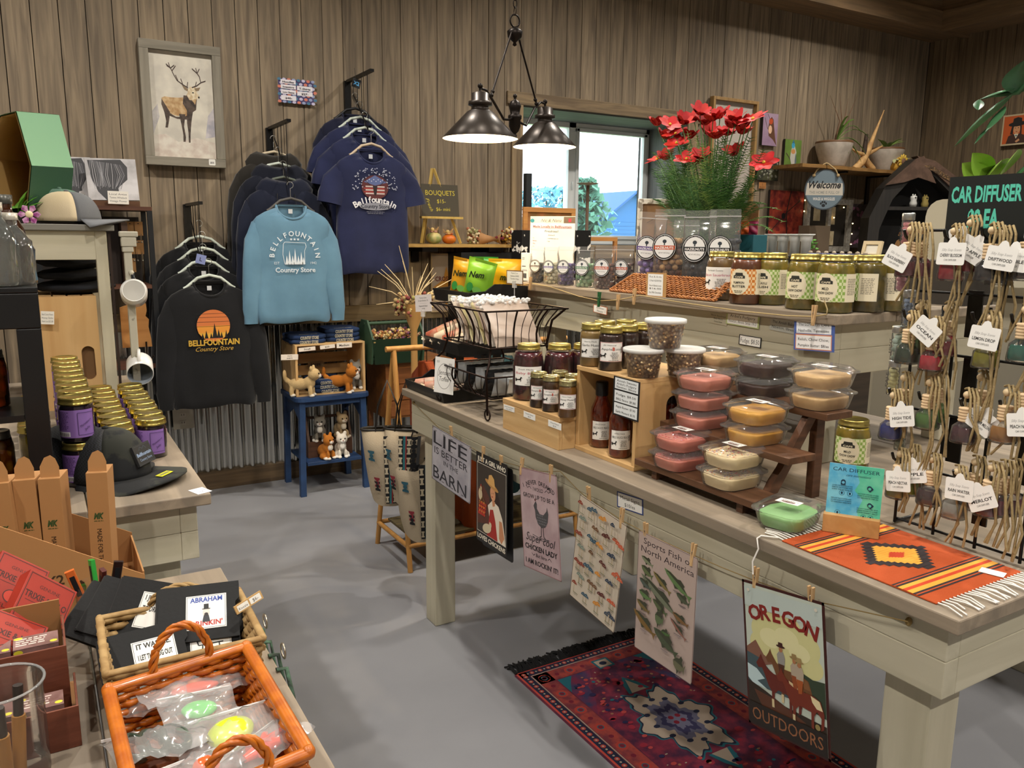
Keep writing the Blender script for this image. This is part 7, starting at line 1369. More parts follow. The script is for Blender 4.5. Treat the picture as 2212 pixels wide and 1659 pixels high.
# tall painted shelf behind the jars
ty0,tx1 = 3.02,.246; ztl = P(245,486,y=ty0).z; t = thing('display_shelf','tall painted shelf behind the jelly jars with caps and a plant on top','shelf',(-.62,ty0,TZ+.0003)); W_,H = tx1+.62,ztl-TZ; GT = M('#6f6d66',.6,0,'wood','#83817a',ax='x',sc=.5)
b = MB(); b.box(0,.52,0,.55,H-.02,H,GT); b.box(.523,W_,0,.55,H-.02,H,GT); b.build('top_board',t,bevel=.002)
for ya in (.015,.51): b = MB(); b.box(.0,W_-.025,ya,ya+.025,H-.115,H-.0205,GWX); b.build('apron',t,bevel=.002)
for x in (0,W_-.06):
 for yy in (.012,.50): b = MB(); b.box(x,x+.036,yy,yy+.038,0,H-.1155 if x == 0 else H-.0205,GWZ); b.build('leg',t,bevel=.002)
b = MB(); b.box(W_-.02,W_-.012,.02,.03,0,H-.03,M('#2a1a14',.6)); b.build('dark_edge',t)
# crate with slot handle standing inside it
xa,xb = P(88,700,y=3.06).x,P(212,700,y=3.06).x; zc = P(150,640,y=3.06).z; t = thing('wooden_crate','pale wooden crate with an oval handle slot inside the tall shelf','crate',(xa,3.06,TZ+.0003)); W_,H = xb-xa,zc-TZ; PCR = M('#c49a64',.55,0,'wood','#d0aa76',ax='z',sc=.5)
so = [(W_*.78+.020*math.cos(a),.155+(.038 if math.sin(a) > 0 else -.038)+.020*math.sin(a)) for a in [2*pi*i/20 for i in range(20)]]; out = [(0,0),(W_,0),(W_,H),(0,H)]; tri = tessellate_polygon([[Vector((x,z,0)) for x,z in out],[Vector((x,z,0)) for x,z in so[::-1]]]); vv = out+so[::-1]; b = MB(); b.T = FY(0,0,0)
fr = [tuple(q) if ((vv[q[1]][0]-vv[q[0]][0])*(vv[q[2]][1]-vv[q[0]][1])-(vv[q[1]][1]-vv[q[0]][1])*(vv[q[2]][0]-vv[q[0]][0])) > 0 else tuple(q)[::-1] for q in tri]; b.add([(x,z,0) for x,z in vv],fr,PCR); n = 20; b.add([(x,z,0) for x,z in so]+[(x,z,-.014) for x,z in so],[(i,n+i,n+(i+1) % n,(i+1) % n) for i in range(n)],PCR); b.T = Matrix(); b.box(0,W_,.0145,.016,0,H,M('#6a4c2c',.7)); b.build('end_panel',t)
b = MB()
for k in range(4): b.box(W_*(.0+.255*k),W_*(.0+.255*k)+W_*.22,.017,.40,H-.012,H,PCR)
b.box(0,.01,.017,.40,0,H-.0125,PCR); b.box(W_-.01,W_,.017,.40,0,H-.0125,PCR); b.build('slats',t)
card('price_card','small white card in front of the slotted crate','card',(88,672),(117,673),(93,700),'#ece8e0',lines('Beard Country Flowers','Honey Sticks','from Lou $12.00'),y=3.04)
# folded black cloth on the crate
t = thing('folded_clothes','pile of folded black sweatshirts above the slotted crate','clothes',((xa+xb)/2+.03,3.22,zc+.001)); BC = M('#131417',.95,0,'cloth','#22242a')
for i,(w_,hh,z0) in enumerate(((.26,.045,0),(.24,.045,.042),(.22,.05,.084))):
 b = MB(); rs = []
 for k in range(9): u = k/8; a = pi*u; q = math.sin(a)**.35 if 0 < u < 1 else .05; rs.append([(-w_/2+w_*u,-.13*q*math.cos(2*pi*j/16) if True else 0,z0+hh/2+hh/2*q*math.sin(2*pi*j/16)+.004*math.sin(7*u+j)) for j in range(16)])
 b.rings(rs,BC); b.build('folded_shirt',t)
# big green box, plant, old caps on top of the tall shelf
GL,GD,TAN = M('#8fc09a',.6),M('#1f4a30',.6),M('#c8a668',.7); q = lambda x,y_,y: P(x,y_,y=y)-Vector((-.1,3.05,ztl)); t = thing('gift_box','large open hexagonal box, green outside and tan inside, on the tall shelf','box',(-.1,3.05,ztl+.0005))
f_ = [q(0,250,3.08),q(35,241,3.08),q(68,358,3.08),q(60,450,3.08),q(-30,460,3.08),q(-60,340,3.08)]; k_ = [q(95,256,3.45),q(127,249,3.45),q(158,363,3.45),q(152,440,3.45),q(80,448,3.45),q(60,350,3.45)]
for v in f_+k_:
 if v.z < .012: v.z = .0
for i,(m,nm) in enumerate(((GL,'top_strip'),(GL,'light_green_panel'),(GD,'dark_green_panel'),(TAN,'base_panel'),(GD,'far_panel'),(GD,'upper_far_panel'))):
 j = (i+1) % 6; b = MB(); a_,b_,c_,d_ = f_[i],f_[j],k_[j],k_[i]; nrm = (b_-a_).cross(d_-a_).normalized()*-.004; b.add([a_,b_,c_,d_],[(0,1,2,3)],m); b.add([a_+nrm,b_+nrm,c_+nrm,d_+nrm],[(0,1,2,3)],TAN); b.add([a_-nrm*.3,b_-nrm*.3,c_-nrm*.3,d_-nrm*.3],[(0,1,2,3)],m); b.build(nm,t)
b = MB(); b.add(k_,[(0,1,2,3,4,5)],TAN); b.build('back_panel',t)
CN = M('#b8a888',.9,0,'cloth','#c8baa0'); CG = M('#5a5c60',.9,0,'cloth','#6e7074')
p = P(160,470,y=3.09); bbcap('tan and grey cap with a white letter on top of the tall shelf',p.x-.015,3.12,-.12,CG,CN,CG,z=ztl,low=.82); bbcap('faded cap stacked under the tan and grey one',p.x-.03,3.28,-.1,M('#4c6a5c',.9,0,'cloth','#6a8474'),M('#4c6a5c',.9,0,'cloth','#6a8474'),CG,z=ztl,low=.95)
pw = thing('flowering_plant','green plant with a purple and white flower at the left end of the tall shelf','plant',(P(30,470,y=3.1).x,3.10,ztl+.0005)); b = MB(); b.cyl(.035,0,.03,M('#2a2420',.7)); b.build('pot',pw); b = MB(); LGN = M('#4a8a26',.4,0,'noise','#7ab048',sc=2); r = random.Random(8)
for k in range(26): a = r.random()*6.28; L = .05+.05*r.random(); leaf(b,(.02*math.cos(a),.02*math.sin(a),.02),(L*math.cos(a),L*math.sin(a)*.6,.03+.08*r.random()),.035,LGN if k % 4 else M('#1f4a24',.4),.4,5)
b.build('leaves',pw); fl = P(63,463,y=3.04)-pw.location; b = MB(); b.T = Matrix.Translation(fl) @ frame((0,0,0),(1,0,0),(0,0,1))
for k in range(6): a = k*pi/3; b.add([(0,0,.001*k),(.026*math.cos(a-.4),.026*math.sin(a-.4),.002),(.033*math.cos(a),.033*math.sin(a),.004),(.026*math.cos(a+.4),.026*math.sin(a+.4),.002)],[(0,1,2,3)],M('#8a2f7a',.6,0,'noise','#d8a8cc',sc=6))
b.sph((0,0,.003),(.012,.012,.005),M('#e8dcb0',.6),10,5); b.build('flower',pw)
# mug rack beside the tall shelf
my = 3.0; pz0 = P(272,500,y=my); t = thing('mug_rack','distressed white corbelled post with pegs for hanging mugs','rack',(pz0.x,my,TZ+.0003)); CW_ = M('#b5b1a2',.6,0,'noise','#8d897c',sc=4,p0=.6,p1=.66); H = pz0.z-TZ; b = MB(); b.box(-.012,.012,-.012,.012,0,H-.02,CW_); b.build('post',t,bevel=.002); b = MB(); b.box(-.022,.034,-.02,.02,H-.018,H,CW_); b.box(-.018,.028,-.018,.018,H-.05,H-.0185,CW_); b.box(-.016,.018,-.016,.016,H-.068,H-.0505,CW_); b.build('corbel',t,bevel=.003)
b = MB(); b.box(-.05,.05,-.06,.06,0,.012,CW_); b.build('base',t); MW = M('#e4e4e2',.25,coat=.4); mugs = []
for px,py,dn,l in ((289,628,1,'white mug with black handle hanging bottom-out on the upper peg'),(303,808,0,'white mug hanging mouth-out on the lower peg, grey inside')):
 c = P(px,py,y=my-.05); zp = c.z+.052-TZ; b = MB(); b.tube([(0,0,zp),(c.x-pz0.x+.0,-.012,zp+.004)],.005,CW_,8); b.sph((c.x-pz0.x,-.014,zp+.005),.009,CW_); b.build('peg',t)
 m = thing('mug',l,'mug',c); R_ = .042; D = frame((0,0,0),(1,-.1,0),(0,.25,1)).to_3x3().to_4x4() if dn else frame((0,0,0),(1,-.1,0),(0,-.35,1)).to_3x3().to_4x4(); b = MB(); b.T = D
 if dn: b.lathe([(R_*.8,.0),(R_*.84,.002),(R_*.86,.0),(R_,-.01),(R_,-.085),(R_*.96,-.085),(R_*.96,-.01)],MW,32,cap=False); b.lathe([(R_*.84,0),(0,-.001)],M('#b8b6b0',.5),32,cap=False)
 else: b.lathe([(R_*.95,0),(R_,.0),(R_,-.08),(R_*.9,-.09),(0,-.09)],MW,32,cap=False); b.lathe([(R_*.95,0),(R_*.94,-.08),(0,-.083)],M('#8a929c',.3),32,cap=False)
 b.build('mug_body',m); b = MB(); b.T = D; b.tube([(0,R_*.95,-.015),(0,R_+.022,-.02),(0,R_+.026,-.045),(0,R_+.018,-.066),(0,R_*.95,-.07)],.0055,M('#15161a',.2) if dn else MW,8,flat=.8); b.build('handle',m)
# brown hook board behind the mugs
a,c,d = P(258,655,y=3.25),P(322,650,y=3.25),P(262,752,y=3.25); W_,H_ = c.x-a.x,a.z-d.z; t = thing('hook_board','honey wood board with an irregular state-like outline and hooks behind the mugs','board',(a.x,3.25,d.z)); b = MB(); b.T = FY(0,0,0); b.prism([(0,0),(W_,0),(W_*.98,H_*.2),(W_*.92,H_*.45),(W_*.95,H_*.62),(W_*.84,H_*.7),(W_*.9,H_*.82),(W_*.88,H_*.98),(W_*.8,H_),(W_*.7,H_*.93),(W_*.4,H_*.98),(.0,H_*.9)],-.012,0,M('#a8743c',.5,0,'wood','#bd8a50',ax='x',sc=.6)); b.build('board',t); b = MB()
for x in (.3,.8): b.tube([(W_*x,-.005,.02),(W_*x,-.006,-.03),(W_*x+.012,-.02,-.045),(W_*x+.02,-.03,-.03)],.003,BLKM,6)
b.build('hook',t); b = MB(); b.box(W_*.4,W_*.46,.013,.03,TZ-d.z+.001,H_*.8,BLKM); b.build('stand_bar',t)
# metal etagere against the wall with canvases on top
ex0,ex1,ey0,ey1 = .02,P(328,447,y=4.72).x,4.72,5.02; ez1 = P(328,447,y=ey0).z; t = thing('metal_shelf','black metal etagere with brown shelves against the plank wall','shelf',(ex0,ey0,0)); FRM = M('#15181d',.5,.3); BRS = M('#4a2a1c',.5,0,'wood','#5c3826',ax='x'); W_ = ex1-ex0
for x in (0,W_-.025):
 for y in (0,.275): b = MB(); b.box(x,x+.025,y,y+.025,0,ez1-.0205,FRM); b.build('post',t)
for z in (ez1,P(328,615,y=ey0).z,.85,.42): b = MB(); b.box(.0 if z == ez1 else .026,W_ if z == ez1 else W_-.026,0,.30,z-.02,z,BRS); b.build('shelf_board',t)
b = MB(); b.box(.026,W_-.04,.27,.28,P(328,615,y=ey0).z,ez1-.05,M('#1a1210',.7)); b.build('back_panel',t)
b = MB(); b.box(W_-.15,W_-.12,.05,.2,P(328,615,y=ey0).z+.0005,ez1-.08,M('#3c2618',.6)); b.build('side_rail',t)
k0 = None
for i,(px,py) in enumerate(((281,495),(299,495),(283,535),(301,535),(284,574),(166,575))):
 p = P(px,py,y=4.85); cz_ = -.035
 if k0 is None: k0 = thing('earring_card','','card',(p.x,4.85,p.z+cz_),0,'kraft earring cards'); b = MB(); b.box(-.022,.022,-.001,0,0,.075,M('#9a7040',.7)); b.box(-.004,.004,-.0016,-.001,.062,.066,M('#1a1210',.7)); b.build('kraft_card',k0); b = MB(); [b.tube([(x,-.003,.012),(x,-.004,-.03)],.0008,M('#c8c4b8',.3,.9),4) for x in (-.012,.012)]; [b.sph((x,-.004,-.034),.005,M('#c8c4b8',.3,.9),6,4) for x in (-.012,.012)]; b.build('earrings',k0); o = k0
 else: o = dup(k0,(p.x,4.85,p.z+cz_))
 o['label'] = 'kraft earring card in the metal etagere, '+['top left of the grid','top right of the grid','middle left of the grid','middle right of the grid','bottom left of the grid','seen above the folded black clothes'][i]
b = MB(); b.box(.30,W_-.16,.135,.1385,P(328,615,y=ey0).z+.0005,ez1-.06,M('#20150f',.8)); b.build('card_panel',t)
def d_cow(A): A._add([(0,0),(1,0),(1,1),(0,1)],[(0,1,2,3)],M('#a8a6a8',.7,0,'noise','#cfcdd0',sc=1)); A.poly([(.05,.95),(.1,.5),(.2,.2),(.35,.0),(.62,.0),(.6,.3),(.8,.5),(.82,.8),(.7,.98)],'#3c3c40'); r = random.Random(1); [A.line([(.1+.6*u,.95-.1*u),(.08+.65*u+.06*math.sin(9*u),.6),(.15+.5*u,.25+.1*r.random())],.008,r.choice(['#8a8a90','#b8b8bc','#5a5a60'])) for u in [i/22 for i in range(23)]]; A.poly([(.45,.1),(.5,.2),(.62,.22),(.72,.12),(.7,.02),(.5,.0)],'#c4c0c0'); A.disc(.52,.1,.03,.03,'#3a3638'); A.disc(.66,.1,.03,.03,'#3a3638')
ezz = ez1+.0005
for (x0_,x1_,yb_,w_,lab,rzz) in ((P(190,420,y=4.85).x,P(299,420,y=4.85).x,4.86,0,'black and white canvas of a shaggy highland cow on the metal etagere',0),(P(140,420,y=4.93).x,P(203,420,y=4.93).x,4.95,0,'partly hidden grey canvas of a cow horn left of the highland cow',0)):
 H_ = P(190,340,y=yb_).z-ezz-.03; F = frame((x0_,yb_-.05,ezz+.03),(1,0,.02),(0,.18,1)); A = Art(x1_-x0_,H_,rough=.6,unit=True); d_cow(A); panel('canvas_print',lab,'picture',F,x1_-x0_,H_,'#b8b6b8',.02,A)
b = MB(); b.box(P(175,440,y=4.85).x,P(300,440,y=4.85).x,4.80,4.90,ezz,ezz+.028,M('#5a3a22',.6)); tag(b.build('picture_ledge'),'small brown ledge carrying the cow canvases on the metal etagere','ledge')
card('price_card','white card Local Artist Vintage Flower in front of the cow canvas','card',(232,412),(277,414),(235,440),'#e6e2da',lines('Local Artist','Tamra Whitlock','Vintage Flower'),y=4.76)
b = MB(); p = P(395,905,y=5.04); b.T = FY(p.x,BY-.027,p.z); b.prism(outline_round(.115,.13,.008,x0=-.055,y0=-.06),0,.006,M('#a8a08e',.4)); [b.box(-.018,.018,z_-.014,z_+.014,.006,.008,M('#b0a898',.4)) for z_ in (-.022,.025)]; [b.box(x_-.0015,x_+.0015,z_-.004,z_+.006,.008,.0085,M('#222222',.5)) for x_ in (-.007,.007) for z_ in (-.022,.025)]; struct(b.build('trim_8'))
# ------------------------------------------------------------------ nearest table
NZ = .8603; KR = M('#a87a4a',.75,0,'fine',bump=.1); KRD = M('#94683c',.75); Q = lambda x,y,z=NZ: P(x,y,z=z)
# kraft display tray with slim boxes
fr0,fr1 = Q(317,1300),Q(150,1335); yF = (fr0.y+fr1.y)/2; xR = fr0.x; xL = -.42; t = thing('display_tray','kraft cardboard display tray printed Pocket X2 lighter holding slim upright boxes','tray',(xL,yF,NZ)); W_ = xR-xL
hR = P(317,1240,y=yF).z-NZ; hM = P(0,1138,y=yF).z-NZ; xm = P(0,1138,y=yF).x-xL; D = .22
b = MB(); b.T = FY(0,0,0); b.prism([(0,0),(W_,0),(W_,hR),(xm,hM),(0,hM)],-.003,0,KR); A = Art(W_,hM); xt = P(60,1240,y=yF).x-xL; A.text('Pocket X2',xt,.066,.026,'#3a2a18',bold=.02); A.text('Gas Lighter',xt,.038,.022,'#4a3828',bold=.0); A.scribble(W_-.06,.03,.035,2,.008,'#6a4e30',seed=1); A.put(b,T(0,0,.0002)); b.build('front_panel',t)
b = MB(); b.T = FY(0,D,0); b.prism([(0,0),(W_,0),(W_,hR*1.2),(xm,hM),(0,hM)],0,.003,KRD); b.T = Matrix(); b.box(W_-.003,W_,.0035,D-.0035,0,hR*1.1,KR); b.box(0,W_-.003,.0035,D-.0035,0,.003,KRD); b.build('tray_shell',t)
bx_ = None
for i,(px,py,l) in enumerate(((10,1040,'leftmost'),(60,1035,'second from left'),(108,1030,'third from left'),(205,1020,'rightmost, standing alone'))):
 p = P(px,py,y=yF+.09); H = p.z-NZ-.004
 if bx_ is None:
  bx_ = thing('lighter_box','','box',(0,0,0),0,'slim kraft boxes in the cardboard tray'); b = MB(); b.box(-.0185,.0185,-.011,.05,0,.235,KR); b.build('carton',bx_,bevel=.0006); b = MB(); b.T = frame((-.016,.0,.235),(1,0,0),(0,.1,1)); b.prism([(0,0),(.032,0),(.032,.018),(.026,.034),(.018,.04),(.008,.036),(0,.02)],-.0006,0,KR); b.T = T(-.014,-.0112,.0) @ frame((0,0,0),(1,0,0),(0,0,1)); b.build('hang_flap',bx_); A = Art(.037,.235); A.text('MK',.0185,.145,.016,'#2f4a24',bold=.05,fit=.018,shear=.3); A.scribble(.010,.140,.017,1,.003,'#2f4a24'); A.text('MADE FOR THE MODERN',.014,.125,.012,'#2a2016','l',rot=-pi/2,fit=.115); b = MB(); A.put(b,FY(-.0185,-.0112,0)); b.build('print',bx_); o = bx_
 else: o = dup(bx_)
 o.location = (p.x,yF+.09+.008*(i % 2),NZ+.0035); o.rotation_euler = (0,.02*(i-2),-.25); o.scale = (1,1,H/.235); o['label'] = 'slim kraft lighter box in the cardboard tray, '+l
# knives in a glass jar
p = Q(225,1385); t = thing('knife_jar','clear glass jar holding four coloured folding knives beside the seagrass basket','jar',(p.x,p.y+.02,NZ)); b = MB(); b.lathe([(0,0.001),(.034,.001),(.036,.01),(.036,.085),(.033,.095),(.035,.10)],film('#ffffff',.03,.03,'clear_glass',.9),28,cap=False); b.build('glass',t)
for i,(c,l,dx,dy,lx,ly) in enumerate((('#c8642a','orange and black utility knife leaning left in the glass jar',-.016,.0,-.03,.0),('#2f9a3c','bright green utility knife in the glass jar',.0,.012,-.006,.02),('#4a1a16','dark red pocket knife in the glass jar',.0,-.014,.006,-.018),('#241210','dark brown pocket knife at the right of the glass jar',.016,.0,.022,.0))):
 k = thing('utility_knife',l,'knife',(p.x+dx*.5,p.y+.02+dy*.5,NZ+.006)); v = Vector((lx*1.2,ly*1.2,.13)); M_ = v.normalized().to_track_quat('Z','X').to_matrix().to_4x4(); b = MB(); b.T = M_; b.prism([(-.0075,-.004),(.0075,-.004),(.0075,.004),(-.0075,.004)],0,.128,M(c,.35)); b.build('handle',k,bevel=.002); b = MB(); b.T = M_; b.box(-.004,.004,-.0045,.0045,.08,.118,M('#15161a',.4)); b.build('slider',k)
# red game boxes in a wood printed carton
t = thing('matchbox_carton','wood-printed two-step carton of matchboxes marked 20 PCS at the left edge','carton',(-.35,.9,NZ)); WP = M('#5a2c1c',.5,0,'wood','#7a4430',ax='x',sc=.9); f1,f2 = Q(178,1610),Q(160,1520,NZ+.02); y1c = P(178,1610,z=NZ).y; xr = f1.x; t.location = (-.35,y1c,NZ); W_ = xr+.35
for i,(yo,h0,h1,nm) in enumerate(((0,0,.06,'lower_step'),(.075,0,.115,'upper_step'))):
 b = MB(); b.box(0,W_-.008*i,yo,yo+.003,h0,h1,WP); b.box(W_-.008*i-.003,W_-.008*i,yo+.003,yo+.11,h0,h1*(1 if i else .9),WP); b.build(nm,t,bevel=.0006)
b = MB(); b.box(0,W_,.0035,.185,0,.002,KRD); b.box(0,W_-.012,.185,.188,0,.14,KRD); b.build('carton_base',t)
A = Art(.1,.03); A.text('20 PCS',.05,.006,.019,'#d08a86',bold=.03,fit=.07); A.text('20 PCS',.05,.0065,.0185,'#8a2a28',bold=.0,fit=.07); b = MB(); A.put(b,FY(W_-.115,.0745,.012)); b.build('print',t)
def d_match(A): A._add([(0,0),(A.w,0),(A.w,A.h),(0,A.h)],[(0,1,2,3)],M('#6a4a44',.5,0,'noise','#8a6a66',sc=3)); A.scribble(.003,A.h*.75,A.w*.7,4,A.h*.16,'#d8c8c0',seed=2); A.disc(.006,A.h*.88,.006,.004,'#c8c030',8); A.disc(A.w-.006,A.h*.2,.005,.004,'#c8c030',8)
g0 = None
for i,(yo,z0) in enumerate(((.02,.045),(.098,.10))):
 for j in range(3):
  if g0 is None: g0 = thing('matchbox','','box',(0,0,0),0,'picture matchboxes in the wood-printed carton'); b = MB(); b.box(-.028,.028,0,.03,-.04,0,M('#5a4440',.5)); b.build('sleeve',g0); A = Art(.056,.04); d_match(A); b = MB(); A.put(b,FY(-.028,-.0003,-.040)); A.put(b,frame((-.028,0,.0004),(1,0,0),(0,.75,0))); b.build('print',g0); o = g0
  else: o = dup(g0)
  o.location = (xr-.045-j*.059,y1c+yo,NZ+z0+.012); o['label'] = 'picture matchbox on the %s carton step, %s from the right' % (('lower','upper')[i],('first','second','third')[j])
RDX = M('#a02814',.5,0,'noise','#94220f',sc=1)
for i,(px,py,rz,rx,ry,z,l) in enumerate(((80,1320,.15,-.75,.75,.115,'red Trixie and Milo game box lying tilted on top of the carton'),(22,1275,.1,-.8,.7,.125,'red game box behind the tilted one at the left edge'),(12,1400,-.1,-1.2,.6,.10,'dark-edged red game box lowest in the pile at the left edge'))):
 p = P(px,py,z=NZ+z); t = thing('game_box',l,'box',p,rz,'red illustrated game boxes'); t.scale = (.82,.82,.82); t.rotation_euler = (rx,ry,rz); b = MB(); b.box(-.05,.05,-.0175,.0175,-.06,.06,RDX); b.build('carton',t,bevel=.001); A = Art(.1,.12); K = '#3a1410'; A.frame(.0015,K,.004); A.text('GENUINE',.05,.092,.010,K); A.text('TRIXIE & MILO',.05,.068,.018,K,fit=.086,bold=.02); A.line([(.012,.062),(.088,.062)],.001,K); A.disc(.05,.038,.016,.014,K); A.disc(.05,.038,.014,.012,'#b5301a'); A.text('DELUXE',.05,.012,.011,K,fit=.06); b = MB(); A.put(b,FY(-.05,-.0177,-.06)); A2 = Art(.1,.035); A2.text('TRIXIE & MILO',.05,.01,.015,K,fit=.085); A2.put(b,frame((-.05,-.0175,.0602),(1,0,0),(0,1,0))); b.build('print',t)
# glass jar with wooden handled tools
p = Q(20,1690); t = thing('tool_jar','tall clear glass jar with wooden-handled brushes in the lower left corner','jar',(p.x,p.y,NZ)); b = MB(); b.lathe([(0,.001),(.045,.001),(.048,.01),(.048,.125),(.050,.135)],film('#ffffff',.03,.03,'clear_glass',.9),32,cap=False); b.tube([(.050*math.cos(2*pi*i/32),.05*math.sin(2*pi*i/32),.136) for i in range(32)],.002,film('#ffffff',.2,.03,'clear_glass',1),6,True); b.build('glass',t); b = MB()
for dx,dy in ((-.015,0),(.012,.012),(.0,-.018)): b.tube([(dx,dy,.004),(dx*1.4,dy*1.4,.08)],.008,M('#a8783c',.5),10); b.tube([(dx*1.4,dy*1.4,.0805),(dx*1.6,dy*1.6,.12)],.006,M('#2a2422',.5),8)
b.build('wooden_tools',t)
# baskets
def basket(name,label,FL,FR,BR,zr,h,m,md,rows,inset=.018,handle=None,rim=.006):
 BL = FL+(BR-FR); t = thing(name,label,'basket',(FL.x,FL.y,NZ)); o = t.location; c = (FL+FR+BR+BL)/4; top = [FL,FR,BR,BL]; bot = [Vector((p.x,p.y,NZ+.003))+(Vector((c.x,c.y,0))-Vector((p.x,p.y,0))).normalized()*inset for p in top]; top = [Vector((p.x,p.y,zr))-o for p in top]; bot = [p-o for p in bot]
 sd = MB(); st = MB()
 for k in range(4):
  a,b_,d,e = top[k],top[(k+1) % 4],bot[k],bot[(k+1) % 4]; L = (b_-a).length; n = max(6,int(L/.014)); nrm = (b_-a).cross(Vector((0,0,1))).normalized()
  for r_ in range(rows):
   v = (r_+.5)/rows; pts = []
   for i in range(n*2+1): u = i/(n*2); q = d.lerp(e,u).lerp(a.lerp(b_,u),v); pts.append(q+nrm*(.0022 if ((i//2+r_) % 2) else -.0018))
   sd.tube(pts,h/rows*.50,m,5)
  for i in range(n): u = (i+.5)/n; st.tube([d.lerp(e,u),a.lerp(b_,u)],.0017,md,4)
 sd.build('woven_side',t); st.build('stakes',t); b = MB(); b.add([p+Vector((0,0,.002)) for p in bot],[(0,1,2,3)],md); b.add(bot,[(3,2,1,0)],md); b.build('woven_base',t)
 b = MB()
 for k in range(4): b.tube([top[k],top[(k+1) % 4]],rim,m,10,flat=.7); b.sph(tuple(top[k]),rim,m,8,6)
 b.build('rim',t)
 for (p0,p1,hh,rr_) in handle or (): b = MB(); p0,p1 = p0-o,p1-o; mid = (p0+p1)/2; braid(b,[p0.lerp(p1,.5-.5*math.cos(a))*1.0+Vector((0,0,hh*math.sin(a))) for a in [pi*i/14 for i in range(15)]],rr_,m); b.build('handle',t)
 return t
SG = M('#a88a5a',.7,0,'noise','#8f7042',sc=4); SGD = M('#6a4f2c',.8); ORB = M('#c06a14',.35,0,'noise','#a85410',sc=4,coat=.3); ORD = M('#8a4408',.5); z1 = NZ+.086
FL,FR,BR = Q(229,1457,z1),Q(568,1378,z1),Q(515,1275,z1); BL = FL+BR-FR
basket('seagrass_basket','rectangular seagrass basket of folded black can coolers',FL,FR,BR,z1,.08,SG,SGD,7,handle=((BL.lerp(BR,.35),BL.lerp(BR,.75),.028,.006),(FL.lerp(FR,.3),FL.lerp(FR,.6),-.03,.004)))
NEO = M('#101113',.8,0,'fine',bump=.3,sc=2); NEOE = M('#2a2b2c',.9)
def d_k(lines_,col='#1a1a1a',fig=0):
 def d(A):
  A.frame(.0006,'#1a1a1a',.0015)
  for i,l in enumerate(lines_): A.text(l,A.w*.5,A.h*(.78-.3*i) if not fig else A.h*(.8 if i == 0 else .1),A.h*.2 if len(lines_) > 1 else A.h*.4,(col if not fig else ('#2a4aa0' if i == 0 else '#b52a2a')),fit=A.w*.8,bold=.03)
  if fig == 1: A.disc(A.w*.5,A.h*.48,A.w*.09,A.h*.14,'#d8d0c8',12); A.poly([(A.w*.40,A.h*.2),(A.w*.6,A.h*.2),(A.w*.56,A.h*.4),(A.w*.44,A.h*.4)],'#2a2c34'); A.rect(A.w*.44,A.h*.58,A.w*.12,A.h*.15,'#15161a'); A.rect(A.w*.40,A.h*.57,A.w*.2,A.h*.025,'#15161a'); A.disc(A.w*.5,A.h*.42,A.w*.05,A.h*.05,'#2a2422')
  if fig == 2: A.line([(A.w*.2,A.h*.5),(A.w*.8,A.h*.52)],.002,'#1a1a1a'); A.line([(A.w*.3,A.h*.5),(A.w*.28,A.h*.15)],.002,'#1a1a1a'); A.line([(A.w*.7,A.h*.5),(A.w*.72,A.h*.15)],.002,'#1a1a1a'); A.line([(A.w*.2,A.h*.5),(A.w*.12,A.h*.85)],.002,'#1a1a1a')
 return d
for i,(px,py,z,rz,rx,ry,dr,l) in enumerate(((430,1322,.085,-.22,-.85,.0,d_k(('ABRAHAM',"DRINKIN'"),fig=1),'black can cooler printed ABRAHAM DRINKIN at the back right of the seagrass basket'),(440,1392,.045,-.15,-.85,.0,d_k((),fig=2),'black can cooler with a stick figure label in the middle of the basket'),(325,1318,.085,-.55,-.7,.15,d_k(('I JUST WANT','TO DRINK BEER')),'black can cooler printed I JUST WANT TO DRINK BEER'),(275,1322,.08,-.6,-.8,.25,d_k(('IT WAS','MY')),'black can cooler with a half hidden white label, second from left'),(240,1335,.07,-.65,-.9,.3,None,'plain black can cooler at the far left of the seagrass basket'),(320,1420,.05,.08,-.8,.0,d_k(('IT WAS ME.','I LET THE DOG OUT')),'black can cooler printed IT WAS ME at the front left of the basket'))):
 p = P(px,py,z=NZ+z); t = thing('can_cooler',l,'can cooler',p,rz,'folded black can coolers'); t.rotation_euler = (rx,ry,rz); b = MB()
 for s_ in (0,1): b.T = FY(0,.010*s_,0); b.prism([(x-.062,y-.048) for x,y in [(0,0),(.124,.0),(.124,.03),(.118,.036),(.118,.060),(.124,.066),(.124,.096),(.0,.096)]],-.0045,0,NEO)
 b.build('neoprene_sleeve',t,bevel=.0015); b = MB(); b.tube([(-.062,.002,-.046),(-.064,.007,-.046),(-.062,.012,-.046)],.003,NEOE,6); b.tube([(-.062,.004,-.046),(-.063,.008,0),(-.062,.004,.046)],.004,NEOE,6); b.build('folded_edge',t)
 if dr: A = Art(.062,.058); dr(A); b = MB(); b.T = FY(-.02,-.0002,-.03); b.box(0,.062,0,.058,0,.0005,WHITE); A.put(b,T(0,0,.0006)); b.build('printed_label',t)
p = Q(541,1322,z1); t = thing('price_card','small wooden clip card with prices on the right rim of the seagrass basket','card',p); b = MB(); b.T = frame((-.022,-.008,.004),(1,.35,.25),(-.2,.3,1)); b.box(0,.05,0,.014,-.003,0,M('#c09a62',.6)); A = Art(.05,.014); A.rect(.004,.002,.02,.010,'#eceae4'); A.rect(.027,.002,.02,.010,'#eceae4'); A.text('Koozie',.014,.004,.006,'#2a2a2a',fit=.016); A.text('$6-',.037,.004,.008,'#2a2a2a'); A.put(b,T(0,0,.0002)); b.build('clip_card',t)
z2 = NZ+.088; FR,BR,BL = Q(666,1625,z2),Q(532,1396,z2),Q(234,1489,z2); FL = FR+BL-BR
